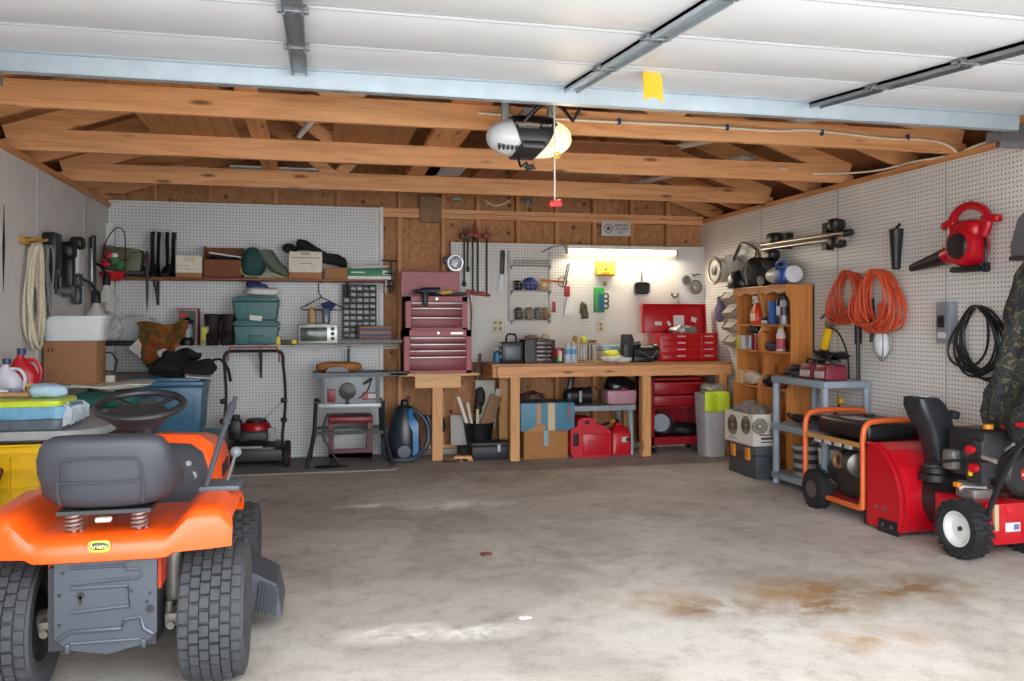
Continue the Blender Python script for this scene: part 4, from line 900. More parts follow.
# under the stand: bucket, planks, long black box
t = T('black_bucket', 'black bucket holding scrap wood below the bench end', 'bucket', (py(479, 452, 8.4).x, 8.41, .10))
G().lathe([(.12, 0), (.15, .22), (.157, .23), (.15, .23), (.115, .01)]).build('pail', mt('#17181b', .5), t)
G().slab(-.2, .25, -.12, .14, -.10, -.002).build('block', mt('#2a2524', .8), t)
bx_ = py(479, 452, 8.4).x
for k, (dx, tilt, ln, wd, m_, nm, lb) in enumerate([(-.13, -.33, .46, .03, mt('#d7d2c6', .6), 'wood_strip', 'white painted strip leaning left out of the black bucket'), (-.085, -.20, .38, .03, mt('#cfc6b4', .6), 'wood_strip', 'second pale strip leaning in the black bucket'), (-.04, .02, .30, .028, mt('#c9b89a', .6), 'wood_strip', 'short upright pale strip in the black bucket'), (.04, .36, .46, .12, mt('#8f6a48', .7), 'wood_offcut', 'wide brown plank leaning right in the black bucket'), (.10, .30, .52, .05, mt('#c9c3b5', .7), 'wood_offcut', 'narrow whitish board at the right side of the black bucket')]):
    tag(G().box((0, 0, ln / 2), (wd, .02, ln), rot=(0, 0, 0)).build(nm, m_, None, (bx_ + dx * .55, 8.37 + k * .022, .16), (0.05, tilt, 0)), lb, 'scrap wood')
tag(G().slab(-.10, .10, 0, .02, 0, .48).build('tile_panel', mt('#b8b3a6', .6), None, (py(468, 400, 8.5).x + .18, 8.50, .26), (-.03, 0, 0)), 'pale grey panel leaning on the wall behind the black bucket', 'panel')
tag(G().slab(-.08, .08, 0, .02, 0, .30).build('tile_panel', mt('#a9a69e', .6), None, (py(458, 430, 8.5).x, 8.44, .10), (-.1, 0, 0)), 'small grey panel leaning left of the black bucket', 'panel')
t = T('long_toolbox', 'long low black toolbox on the floor under the bench end', 'toolbox', (py(494, 450, 8.3).x, 8.16, 0))
G().slab(-.26, .22, -.08, .10, 0, .13, bev=.01).build('body', mt('#17181a', .5), t)
G().slab(-.27, .23, -.09, .11, .13, .17, bev=.012).build('lid', mt('#1d1e21', .5), t)
for q in (.0,): G().slab(q - .015, q + .015, -.1, -.085, .08, .15).build('latch', STEEL, t)
t = T('hedge_trimmer', 'dark tool with a cord hanging on the stud above the black bucket', 'power tool', (py(491, 405, 8.45).x - .10, 8.53, .55))
G().slab(-.014, .014, -.01, .01, .08, .46, bev=.004).build('blade', mt('#4b2e26', .5), t)
G().sup((.0, -.02, .02), (.10, .08, .20), 2.5).rough(.012, 16).sup((-.02, -.02, -.1), (.08, .07, .12), 2.5).build('body', mt('#221d1d', .6), t)
tag(G().slab(-.13, .13, -.05, .05, 0, .02).slab(-.05, .12, -.04, .05, .02, .045).build('wood_offcut', M_LXP, None, (py(468, 455, 8.3).x - .12, 8.12, 0)), 'flat wood scraps on the floor beside the timber post', 'scrap wood')
tag(G().tube(smooth([(-.1, 0, .012), (0, -.03, .012), (.08, .02, .012), (.14, -.02, .012)]), .011, 6).build('tool_bit', mt('#3b2b25', .6), None, (py(452, 460, 8.1).x, 8.06, 0)), 'rusty iron bar on the floor right of the timber post', 'bar')
# ---------------------------------------------------------------- pegboard right half
def wall_px(u, v, dy=0.0): p = py(u, v, YB - dy); return (p.x, YB - dy, p.z)
for k, (u, v0, v1, lb, jaws) in enumerate([(464.5, 238, 284, 'first', 0), (468, 238, 269, 'second', 0), (473, 236, 294, 'third', 1), (478, 238, 295, 'fourth', 1), (487, 238, 296, 'rightmost', 1)]):
    p0 = py(u, v0, 8.55); p1 = py(u, v1, 8.55); L_ = p0.z - p1.z
    t = T('pipe_clamp', lb + ' of the five long clamps hanging by the end of the pegboard', 'clamp', (p0.x, 8.56, p1.z))
    G().cyl((0, 0, 0), (0, 0, L_), .009, n=10).build('pipe', BLACKM, t)
    G().box((-.01, -.02, L_ + .02), (.07, .05, .05), bev=.01).cyl((-.01, -.04, L_ + .02), (-.01, -.04, L_ + .10), .008, n=8).build('fixed_jaw', mt('#5a3a30', .5) if k < 2 else mt('#8d3226', .5), t)
    if jaws: G().box((-.02, -.02, .012), (.10, .05, .03), rot=(0, .1, 0), bev=.01).box((-.05, -.02, .03), (.03, .05, .035), bev=.006).build('sliding_jaw', mt('#a03a24', .5), t)
    else: G().sup((0, 0, 0), (.035, .035, .06), 2.5).build('sliding_jaw', BLACKM, t)
P = wall_px(502, 252)
t = T('hand_saw', 'black and grey folding saw hanging beside the long clamps', 'saw', (P[0], YB - .02, P[2]))
G().box((.0, 0, -.11), (.045, .025, .24), rot=(0, .05, 0), bev=.01).cyl((0, -.015, .0), (0, .0, .0), .02).build('handle', mt('#26282b', .45), t)
G().loft([[(-.028, -.004, -.22), (.022, -.004, -.22), (.022, .004, -.22), (-.028, .004, -.22)], [(-.05, -.004, -.41), (-.01, -.004, -.39), (-.01, .004, -.39), (-.05, .004, -.41)]]).build('blade', mt('#9a9c9e', .4, .5), t)
# rack of narrow shelves on two standards
x, z, w_, h = rect(511, 250, 554, 322, 8.5)
t = T('shelf_rack', 'wall rack of narrow wire baskets between two white standards', 'rack', (x, YB, z))
sx0 = -w_ / 2
for q in (sx0 + .0, w_ / 2 - .02): G().slab(q - .012, q + .012, -.03, 0, 0, h).build('standard', mt('#b9b7b2', .5), t)
for zz, hh in ((.02, .09), (.32, .08), (.58, .05)):
    g = G().slab(sx0 + .02, w_ / 2 - .03, -.13, -.01, zz - .004, zz)
    for q in range(9):
        xx = sx0 + .03 + q * (w_ - .07) / 8; g.cyl((xx, -.128, zz), (xx, -.128, zz + hh), .003, n=6)
    g.cyl((sx0 + .02, -.128, zz + hh), (w_ / 2 - .03, -.128, zz + hh), .004, n=6).cyl((sx0 + .02, -.128, zz + hh * .5), (w_ / 2 - .03, -.128, zz + hh * .5), .003, n=6)
    g.build('wire_basket', mt('#8b8a85', .4, .5), t)
    for q in (sx0 + .02, w_ / 2 - .03): G().prism([(-.13, zz), (0, zz - .05), (0, zz)], q - .003, q + .003, 'yz').build('bracket', mt('#b9b7b2', .5), t)
def lump(name, label, cat, P, d, m_, p=2.3, r=.01, sc=18, rot=None):
    return tag(G().sup((0, 0, d[2] / 2), d, p, 22, 12, rot=rot).rough(r, sc).build(name, m_, None, P), label, cat)
lump('blue_cloth', 'blue crumpled cloth in the middle wire basket on the wall', 'cloth', (x - .02, YB - .08, z + .322), (.16, .09, .13), mt('#1e3a7c', .7))
lump('black_glove', 'black glove at the left of the middle wire basket', 'glove', (x - .15, YB - .07, z + .322), (.10, .09, .10), BLACK)
lump('paint_brush_bundle', 'tan brushes and rags at the right of the middle wire basket', 'brush', (x + .10, YB - .075, z + .322), (.12, .09, .09), mt('#bb9c78', .7), r=.02)
tag(G().box((0, 0, 0), (.26, .03, .022), rot=(0, .06, 0), bev=.006).build('orange_level', mt('#cf7a22', .4), None, (x + .19, YB - .16, z + .42)), 'orange bar resting across the middle wire basket', 'level')
for q, c_ in ((-.14, '#5a4a3a'), (-.03, '#8c7c60'), (.07, '#6a665e'), (.14, '#7a5a3a')): lump('hardware_jar', {-.14: 'brown lump of hardware at the left of the lowest wire basket', -.03: 'tan bundle in the middle of the lowest wire basket', .07: 'grey bundle of hardware right of centre in the lowest basket', .14: 'brown tin at the right end of the lowest wire basket'}[q], 'hardware', (x + q, YB - .07, z + .021), (.085, .09, .12), mt(c_, .6), 3, .012)
t = T('wall_bracket', 'thin grey folding bracket above the wire baskets', 'bracket', wall_px(560, 250, .02))
G().tube([(-.2, -.0, -.03), (-.08, -.01, .03), (.06, 0, .06)], .006, 6).cyl((.03, -.02, .06), (.10, -.02, .0), .012).build('rod', mt('#9c978e', .4, .4), t)
P = wall_px(565, 278, .02)
t = T('wire_whisk', 'tall looped wire tool hanging with a red tag below it', 'wire tool', P)
G().tube(smooth([(.0, 0, -.10), (.035, 0, .08), (.05, 0, .14), (.03, 0, .14), (.0, 0, .0), (-.03, 0, -.1)], 4), .006, 6).build('loop', mt('#5a5650', .4, .4), t)
G().torus((-.03, -.01, -.04), .05, .005, 'y').build('ring', mt('#5a5650', .4, .4), t)
G().box((.02, -.01, -.14), (.06, .02, .11), bev=.006).build('red_tag', mt('#9a2228', .5), t)
tag(G().box((0, 0, 0), (.035, .02, .11), bev=.012).build('hand_tool', mt('#a52026', .4), None, (wall_px(554, 307, .03))), 'small red handled tool at the right of the wall rack', 'hand tool')
P = wall_px(569, 307, .02)
tag(G().prism([(-.025, .1), (.025, .1), (.055, -.06), (.02, -.085), (-.06, -.09), (-.05, -.04)], -.01, .01).build('white_scraper', mt('#d9d8d4', .4), None, P), 'white plastic trowel hanging under the fluorescent lamp', 'trowel')
P = wall_px(584, 310, .03)
lump('work_glove', 'dark olive glove hanging on the pegboard', 'glove', (P[0], P[1], P[2] - .1), (.09, .05, .18), mt('#4e4a38', .8), 2.4, .02, 26)
P = wall_px(599, 300, .03)
t = T('green_level_box', 'green and blue hanging tool pack on the pegboard', 'tool pack', P)
G().slab(-.055, .055, -.02, .02, -.13, .13, bev=.008).build('pack', mt('#2f8a3e', .4), t)
G().slab(-.01, .045, -.024, -.018, -.10, .06).build('panel', mt('#1c5a80', .4), t)
P = wall_px(606, 301, .03)
t = T('spring_clamp', 'small dark spring clamps hanging right of the green pack', 'clamp', P)
for q in (-.05, 0.0, .05): G().torus((0, 0, q), .028, .008, 'y', 16, 6).build('clamp_ring', mt('#3e3c36', .5), t)
lump('brass_knob', 'little brass fitting hanging above the green pack', 'fitting', (wall_px(605, 286, .02)), (.04, .03, .05), mt('#7a6a48', .4, .5), 2.2, .004)
# yellow framed picture, outlet plates, pan, round things
x, z, w_, h = rect(595, 261, 614, 276, YB - .02)
t = T('yellow_first_aid_box', 'small yellow box with brown edges hung under the lamp', 'box', (x, YB - .03, z))
G().slab(-w_ / 2, w_ / 2, -.03, .03, 0, h, bev=.006).build('case', mt('#b98a1a', .45), t)
G().slab(-w_ / 2 + .015, w_ / 2 - .015, -.034, -.028, .018, h - .015).build('front', mt('#e3bb3c', .45), t)
G().slab(-.04, .04, -.037, -.033, .03, .036).box((.0, -.035, .07), (.03, .004, .02), rot=(0, .6, 0)).build('printing', mt('#7a5a14', .5), t)
def outlet(u0, v0, u1, v1, label, holes):
    x, z, w_, h = rect(u0, v0, u1, v1, YB)
    t = T('wall_outlet', label, 'outlet', (x, YB - .006, z))
    G().slab(-w_ / 2, w_ / 2, -.006, .006, 0, h, bev=.003).build('plate', mt('#cfc4a4', .45), t)
    for (a, b_) in holes: G().sup((a * w_, -.008, b_ * h), (.032, .01, .034), 3).build('socket', mt('#8f8670', .5), t)
outlet(492, 319, 503, 333, 'double cream outlet plate left of the dark case', [(-.23, .3), (.23, .3), (-.23, .72), (.23, .72)])
outlet(597, 321, 604, 332, 'single cream outlet plate in the middle of the pegboard', [(0, .3), (0, .7)])
P = wall_px(641, 287, .04)
t = T('frying_pan', 'small square black pan hanging by its handle', 'pan', P)
G().loft([[(a[0], -.03, a[1]) for a in [(math.copysign(abs(math.cos(q)) ** .5, math.cos(q)) * .088, math.copysign(abs(math.sin(q)) ** .5, math.sin(q)) * .07 - .02) for q in [2 * PI * i / 28 for i in range(28)]]],
          [(a[0], .02, a[1]) for a in [(math.copysign(abs(math.cos(q)) ** .5, math.cos(q)) * .078, math.copysign(abs(math.sin(q)) ** .5, math.sin(q)) * .06 - .02) for q in [2 * PI * i / 28 for i in range(28)]]]]).build('bowl', mt('#1d1e22', .4), t)
G().tube([(math.copysign(abs(math.cos(q)) ** .5, math.cos(q)) * .09, -.032, math.copysign(abs(math.sin(q)) ** .5, math.sin(q)) * .072 - .02) for q in [2 * PI * i / 28 for i in range(28)]], .008, 6, True).build('rim', mt('#8f9094', .4, .4), t)
G().box((0, -.02, .10), (.022, .014, .12), bev=.005).torus((0, -.02, .165), .016, .005, 'y', 14, 6).build('handle', mt('#6f7074', .4, .4), t)
for (u, v, r_, lb, nm) in [(686.5, 280, .042, 'small dark tape reel, upper left of two round items in the corner', 'tape_reel'), (696, 287, .062, 'oval coil of cord, lower right of two round items in the corner', 'cord_coil')]:
    P = wall_px(u, v, .03)
    t = T(nm, lb, 'coil', P)
    G().torus((0, 0, 0), r_, .012, 'y', 24, 8, sq=1.1 if nm == 'cord_coil' else 1).build('ring', mt('#6d6a60', .5), t)
    G().torus((0, 0, 0), r_ * .55, .012, 'y', 20, 8).build('inner_ring', mt('#8d897c' if nm == 'cord_coil' else '#4a4844', .5), t)
P = wall_px(696, 275, .02); tag(G().tube([(-.05, 0, .01), (-.02, 0, -.01), (.02, 0, .012), (.05, 0, 0)], .008, 6).build('small_hook', DKGREY, None, P), 'small dark hook above the oval coil in the corner', 'hook')
P = wall_px(675, 294, .02); tag(G().torus((0, 0, 0), .035, .011, 'y', 18, 6, (PI * .9, PI * 2.1)).build('u_bolt', mt('#6b675c', .4, .5), None, P), 'U shaped bolt hanging just above the red tool box lid', 'bolt')
# fluorescent lamp
x, z, w_, h = rect(566, 246, 677, 255, YB - .06)
t = T('fluorescent_lamp', 'lit fluorescent strip lamp along the top of the pegboard', 'lamp', (x, YB - .06, z))
G().slab(-w_ / 2, w_ / 2, -.04, .055, .055, .095, bev=.006).build('housing', mt('#e5e2d6', .4), t)
G().cyl((-w_ / 2 + .02, -.0, .03), (w_ / 2 - .02, -.0, .03), .022).build('tube', glow('fluorescent_glow', '#fff4d8', 2.2), t)
for q in (-w_ / 2 + .01, w_ / 2 - .01): G().slab(q - .01, q + .01, -.02, .03, .0, .07).build('socket', mt('#a5a294', .5), t)
fl = lamp('fluorescent_light', 'AREA', (x, YB - .13, z + .0), 6, (1, .9, .72), w_, .06, (-.25, 0, 0)); fl.parent = None
# metal sign on the boards
x, z, w_, h = rect(602, 221, 631, 236, YB - .02)
t = T('metal_sign', 'white lettered metal sign nailed to the boards above the lamp', 'sign', (x, YB - .006, z))
G().slab(-w_ / 2, w_ / 2, -.004, .004, 0, h, bev=.002).build('plate', mt('#c3c0bd', .4), t)
INK = mt('#4b444c', .6); INKD = mt('#221f24', .6)
cc = (-w_ * .27, -.006, h * .5)
G().torus(cc, h * .30, .004, 'y').torus(cc, h * .26, .003, 'y').build('ring', mt('#8f8a90', .6), t)
g = G().prism([(cc[0] + (h * (.20 if i % 2 == 0 else .10)) * math.sin(PI * i / 5), cc[2] + (h * (.20 if i % 2 == 0 else .10)) * math.cos(PI * i / 5)) for i in range(10)], -.007, -.005); g.build('star', INK, t)
text('lettering', 'AMERICAN', h * .2, INKD, t, (w_ * .16, -.006, h * .72), sx=1.0)
text('lettering', 'LEGION', h * .28, INK, t, (w_ * .17, -.006, h * .48), sx=1.0)
text('lettering', 'N.A.', h * .2, INKD, t, (w_ * .16, -.006, h * .26))
P = py(432, 208, 8.47)
tag(G().slab(-.11, .11, 0, .045, -.13, .13).build('timber_block', mt('#8a6a4c', .7, 0, .25, 12), None, (P.x, 8.559, P.z)), 'weathered timber block fixed to the back wall plates above the red chest', 'timber')
# ---------------------------------------------------------------- workbench
M_TOP = wood('bench_top', '#a9764a', '#7d5230', 'x', .8, .5, False)
bx0, bx1 = 1.60, 4.07
t = T('workbench', 'long timber workbench against the back wall', 'workbench', ((bx0 + bx1) / 2, 8.25, 0)); hw = (bx1 - bx0) / 2
ZB = py(600, 363, 7.93).z
G().slab(-hw, hw, -.33, .33, ZB - .028, ZB, bev=.003).build('benchtop', M_TOP, t)
G().slab(-hw + .06, hw, -.325, -.285, ZB - .13, ZB - .028).build('front_rail', M_LX, t)
G().slab(-hw + .02, -hw + .058, -.28, .33, ZB - .13, ZB - .028).build('side_rail', M_LY, t)
LP = [pz(515, 461).x, pz(645, 455.5).x, 4.0]
for q in LP: G().slab(q - (bx0 + bx1) / 2 - .045, q - (bx0 + bx1) / 2 + .045, -.284, -.195, 0, ZB - .03).build('leg', M_LZ, t)
for q in LP: G().slab(q - (bx0 + bx1) / 2 - .045, q - (bx0 + bx1) / 2 + .045, .24, .33, 0.05, ZB - .03).build('leg', M_LZ, t)
def on(u, v, Y): return py(u, v, Y).x
t = T('spray_bottle', 'small blue bottles at the left end of the workbench', 'bottle', (on(497, 355, 8.2) + .0, 8.2, ZB + .001))
G().lathe([(.035, 0), (.037, .01), (.037, .09), (.02, .11), (.012, .12), (.012, .13)]).build('body', mt('#2f6c8c', .3), t)
G().cyl((0, 0, .12), (0, 0, .14), .014).build('cap', WHITE, t)
x, z, w_, h = rect(502, 340, 524, 361, 8.1)
t = T('tool_case', 'black tool case with a grey front standing on the workbench', 'tool case', (x, 8.18, ZB))
G().slab(-w_ / 2, w_ / 2, -.07, .07, 0, h, bev=.02).build('shell', mt('#23272c', .4), t)
G().slab(-w_ / 2 + .03, w_ / 2 - .03, -.078, -.06, .03, h - .035, bev=.012).build('front_panel', mt('#59636b', .35), t)
G().tube(smooth([(-.05, 0, h - .01), (-.045, 0, h + .06), (-.02, 0, h + .075), (.02, 0, h + .075), (.045, 0, h + .06), (.05, 0, h - .01)], 3), .010, 8).build('handle', BLACK, t)
for zz in (.06, .12, .18): G().box((-w_ / 2 - .003, -.03, zz), (.012, .03, .025), bev=.003).build('latch', STEEL, t)
x, z, w_, h = rect(525, 336, 555, 359, 8.08)
t = T('drawer_organizer', 'small dark brown chest of little drawers on the workbench', 'organizer', (x, 8.2, ZB))
g = G().slab(-w_ / 2, w_ / 2, .0, .12, 0, h).slab(-w_ / 2, w_ / 2, -.12, .12, h - .012, h).slab(-w_ / 2, w_ / 2, -.12, .12, 0, .01)
for q in (-w_ / 2 + .005, -.04, w_ / 2 - .005): g.slab(q - .005, q + .005, -.12, .12, 0, h)
g.build('case', mt('#4a2c2a', .45), t)
for j in range(5):
    dz = (h - .02) / 5
    d0 = G().slab(-.03, w_ / 2 - .014, -.117, .0, .012 + j * dz, .005 + (j + 1) * dz, bev=.003).build('drawer', mt('#5a4a48', .2), t)
    for q in (.02, .09): G().cyl((q, -.128, .01 + (j + .5) * dz), (q, -.115, .01 + (j + .5) * dz), .008, n=10).build('knob', mt('#9a8f88', .4), d0)
G().slab(-w_ / 2 + .01, -.05, -.119, 0, .012, h - .014).build('side_panel', mt('#1d191a', .4), t)
lump('dust_mask', 'cream dust mask with small parts on top of the brown organizer', 'mask', (x + .07, 8.15, ZB + h), (.09, .08, .06), mt('#b9a48c', .7), 2.2, .008)
lump('parts_pile', 'low heap of small metal parts on the left top of the brown organizer', 'parts', (x - .06, 8.15, ZB + h), (.16, .12, .045), mt('#7a6058', .5), 2.5, .015, 40)
x = on(559, 352, 8.02)
t = T('coffee_can', 'red and green can on the front of the workbench', 'can', (x, 8.04, ZB))
G().lathe([(.05, 0), (.052, .005), (.052, .06)]).build('base', mt('#1f5a36', .4), t)
G().lathe([(.052, .06), (.052, .13), (.048, .135)]).build('upper_label', mt('#a3202a', .4), t)
G().slab(-.012, .02, -.0545, -.04, .02, .12).build('printing', mt('#cfc8b4', .5), t)
G().lathe([(.054, .132), (.054, .142), (.03, .144)]).build('lid', mt('#2a4a30', .4), t)
for u, lb, Y in ((568, 'clear water bottle with blue label, left one on the workbench', 7.99), (573.5, 'clear water bottle with blue label, right one on the workbench', 8.02)):
    t = T('water_bottle', lb, 'bottle', (on(u, 352, Y), Y, ZB), group='clear water bottles')
    G().lathe([(.032, 0), (.035, .01), (.033, .06), (.035, .10), (.034, .14), (.018, .175), (.012, .19)]).build('body', mt('#b9c3c8', .12, 0, .1), t)
    G().lathe([(.0355, .085), (.0355, .135)]).build('paper_label', mt('#4f93b8', .4), t)
    G().cyl((0, 0, .188), (0, 0, .205), .014).build('cap', WHITE, t)
x, z, w_, h = rect(577, 338, 595, 358, 8.1)
t = T('tool_rack', 'little wooden stand holding screwdrivers on the workbench', 'tool rack', (x, 8.14, ZB))
G().slab(-w_ / 2 - .03, w_ / 2 + .03, -.08, .08, h - .02, h - .006).build('platform', mt('#b08a58', .6), t)
G().slab(-w_ / 2 - .04, w_ / 2 + .04, -.085, .085, 0, .018).build('base', mt('#b08a58', .6), t)
for q in (-w_ / 2, w_ / 2): G().cyl((q, -.05, .01), (q, -.05, h - .01), .006, n=8).build('post', STEEL, t)
for q in (-.03, 0.0, .035, .07): G().cyl((q, 0, .02), (q, 0, h + .01), .009, n=8).build('screwdriver_shaft', BLACKM if q > 0 else STEEL, t)
tag(G().sup((0, 0, .032), (.066, .066, .064), 2).build('tennis_ball', mt('#d3dc22', .8), None, (x - .02, 8.12, ZB + h - .005)), 'yellow tennis ball on the little wooden tool stand', 'ball')
lump('amber_knob', 'amber plastic handle at the left of the tennis ball', 'handle tool', (x - .10, 8.14, ZB + h - .005), (.05, .05, .075), mt('#b5741e', .3), 2.4, .003)
lump('olive_wrench', 'dark wrench at the right of the tennis ball', 'wrench', (x + .07, 8.12, ZB + h - .005), (.10, .03, .03), mt('#5a5230', .5), 3, .003)
x, z, w_, h = rect(604, 346, 628, 357, 8.2)
t = T('plastic_tray', 'pale box of clear blue plastic parts at the back of the workbench', 'tray', (x, 8.36, ZB))
G().slab(-w_ / 2, w_ / 2, -.1, .1, 0, .09, bev=.006).build('tray_body', mt('#cfcbbd', .5), t)
G().box((0, 0, .13), (w_ * .95, .18, .07), bev=.02).build('clear_top', mt('#8fb2bd', .15, 0, .25, 20), t)
G().cyl((.02, -.06, .12), (.12, -.06, .19), .004).build('rod', BLACKM, t)
tag(G().sup((0, 0, .03), (.30, .2, .075), 2.3, 34, 14).rough(.028, 10).build('shop_rag', mt('#d3d0c8', .85), None, (on(617, 357, 8.02), 8.06, ZB)), 'white shop rag on the front of the workbench', 'rag')
tag(G().sup((0, 0, .03), (.17, .13, .07), 2.3, 28, 14).rough(.024, 12, 4).build('yellow_rag', mt('#d6d232', .8), None, (on(614, 351, 8.02), 8.07, ZB + .05)), 'bright yellow rag lying on the white shop rag', 'rag')
# bench grinder like machine
t = T('bench_grinder', 'black bench grinder in front of the red tool box', 'grinder', (on(643, 350, 8.02), 8.06, ZB))
G().cyl((-.10, 0, .09), (.12, 0, .09), .075, n=24).box((0, 0, .03), (.2, .14, .06), bev=.012).build('motor', mt('#212327', .4), t)
G().lathe([(.04, -.02), (.085, -.018), (.09, .02), (.04, .03)], (.13, 0, .095), 'x').build('wheel_guard', mt('#1b1c1f', .4), t)
G().box((-.15, .02, .14), (.10, .12, .28), bev=.02).cyl((-.15, -.06, .21), (-.15, .05, .21), .05).cyl((-.10, .0, .17), (-.02, -.02, .19), .025).build('head', mt('#2a2b2e', .45), t)
G().tube(smooth([(-.06, -.09, .12), (0, -.12, .07), (.08, -.1, .05), (.13, -.08, .12)]), .006, 6).build('guard_wire', STEEL, t)
# red tool box with open lid
x, z, w_, h = rect(661, 331, 718, 359, 8.08)
t = T('red_toolbox', 'bright red metal tool box with its lid open on the workbench', 'tool box', (x, 8.26, ZB))
BR = mt('#b20d18', .25); d = .34
g = G().slab(-w_ / 2, w_ / 2, -d / 2, d / 2, 0, h, bev=.005).build('case', BR, t)
for j in range(4):
    for (a, b_) in ((-w_ / 2 + .02, w_ / 2 - .20), (w_ / 2 - .185, w_ / 2 - .015)):
        if j == 0 and b_ < .1: pass
        dr = G().slab(a, b_, -d / 2 - .006, -d / 2 + .01, .012 + j * (h - .02) / 4, .004 + (j + 1) * (h - .02) / 4, bev=.003).build('drawer', BR, t)
        G().slab((a + b_) / 2 - .045, (a + b_) / 2 + .045, -d / 2 - .014, -d / 2 - .004, .012 + (j + .55) * (h - .02) / 4, .012 + (j + .75) * (h - .02) / 4).build('pull', mt('#e0c3c0', .3, .4), dr)
lx = rect(644, 302, 706, 331, 8.35)
lo = lx[0] - x
lid = G().box((lo, .15, h + .15), (lx[2], .035, .30), rot=(-.1, 0, 0), bev=.006).build('lid', mt('#b5101b', .3), t)
g = G()
for sg in (-1, 1): g.box((lo + sg * lx[2] / 2, .13, h + .15), (.014, .06, .30), rot=(-.1, 0, 0))
g.box((lo, .115, h + .297), (lx[2], .06, .014)); g.build('lid_rim', BR, t)
for (a, b_, ww, hh_, rr_) in ((-.18, .05, .08, .04, .05), (.05, .08, .12, .11, 0), (.22, .09, .06, .05, .3), (-.06, .05, .03, .05, -.6)): G().box((lo + a, .115, h + b_ + .05), (ww, .004, hh_), rot=(-.1, rr_, 0)).build('sticker', mt('#d6d0cc', .5), t)
G().sup((.0, -.02, h + .03), (.30, .2, .09), 2.4, 26, 12).rough(.03, 22).build('tools', mt('#8d8c8a', .4, .4, .5, 30), t)
# ---------------------------------------------------------------- under the bench
BB = mt('#4b8199', .5)
x, z, w_, h = rect(524, 433, 568, 459, 8.05)
c0 = carton('cardboard_box', 'brown cardboard box on the floor below the blue box under the bench', 'box', (x, 8.22, 0), (w_, .34, .27), mt('#a8743f', .75), 0, tape=mt('#7fa6b0', .4))
x2_, z2, w2, h2 = rect(521, 405, 575, 433, 8.02)
t = T('blue_box', 'blue cardboard box with brown tape stacked under the workbench', 'box', (x2_, 8.23, .272))
G().slab(-w2 / 2, w2 / 2, -.20, .20, 0, .27, bev=.004).build('body', BB, t)
G().slab(.0, .07, -.203, -.1995, 0, .272).build('tape', mt('#cdb68f', .6), t)
G().slab(-w2 / 2 + .16, -w2 / 2 + .2, -.203, -.1995, .06, .27).build('torn_strip', mt('#c09468', .8), t)
G().prism([(-w2 / 2 + .06, 0), (-w2 / 2 + .24, 0), (-w2 / 2 + .25, .05), (-w2 / 2 + .18, .07)], -.203, -.1995).build('torn_patch', mt('#b5825a', .8), t)
G().slab(w2 / 2 - .07, w2 / 2 - .04, -.202, -.1995, .10, .24).build('printing', mt('#8a5a5c', .6), t)
lump('tool_jumble', 'tangle of dark and red tools poking out of the blue box', 'tools', (x2_ - .12, 8.2, .543), (.26, .22, .09), mt('#4a2f2a', .6), 2.2, .035, 22)
# grey plastic shelf with a rounded front
x, z, w_, h = rect(562, 405, 638, 458, 8.08)
zs = py(600, 406, 8.05).z
t = T('small_shelf', 'low grey plastic shelf table under the workbench', 'shelf', (x, 8.3, 0))
G().prism([(-w_ / 2, -.20), (-w_ / 4, -.235), (w_ / 4, -.235), (w_ / 2 - .03, -.21), (w_ / 2, -.18), (w_ / 2, .22), (-w_ / 2, .22)], zs - .05, zs, 'xy').build('top', mt('#8d979c', .45), t)
for sg in (-1, 1):
    for yy in (-.16, .19): G().cyl((sg * (w_ / 2 - .04), yy, 0), (sg * (w_ / 2 - .06), yy, zs - .05), .022, .026).build('leg', mt('#8d979c', .45), t)
t = T('air_pump', 'black air pump with a tall handle on the low grey shelf', 'pump', (on(583, 405, 8.2) - .05, 8.25, zs))
G().box((-.07, 0, .17), (.06, .06, .25), rot=(0, .18, 0), bev=.015).build('handle', mt('#17181a', .4), t)
G().cyl((-.08, 0, .09), (.14, 0, .09), .085, n=24).sup((-.08, 0, .08), (.12, .16, .16), 3).build('body', mt('#17181a', .4), t)
G().torus((.14, -.03, .10), .085, .006, 'y', 24, 6).build('cord', BLACK, t)
G().slab(.0, .025, -.09, -.08, .03, .14).build('label_strip', mt('#9aa0a4', .4), t)
x, z, w_, h = rect(607, 392, 637, 406, 8.15)
t = T('pink_tub', 'dusty pink plastic tub on the low grey shelf', 'tub', (x, 8.27, zs))
G().box((0, 0, h / 2), (w_ * .92, .24, h), bev=.02, top=1.1).build('tub_body', mt('#b98a94', .5), t)
t = T('black_bag', 'shiny black bag bulging out of the pink tub', 'bag', (x, 8.27, zs + h * .7))
G().sup((0, 0, .08), (w_ * .95, .2, .2), 2.2, 30, 16).rough(.03, 9).build('bag_body', mt('#141519', .25), t)
G().sup((.03, -.1, .05), (.08, .04, .04), 2.2).rough(.01, 30).build('red_cord', mt('#9a2a2c', .4), t)
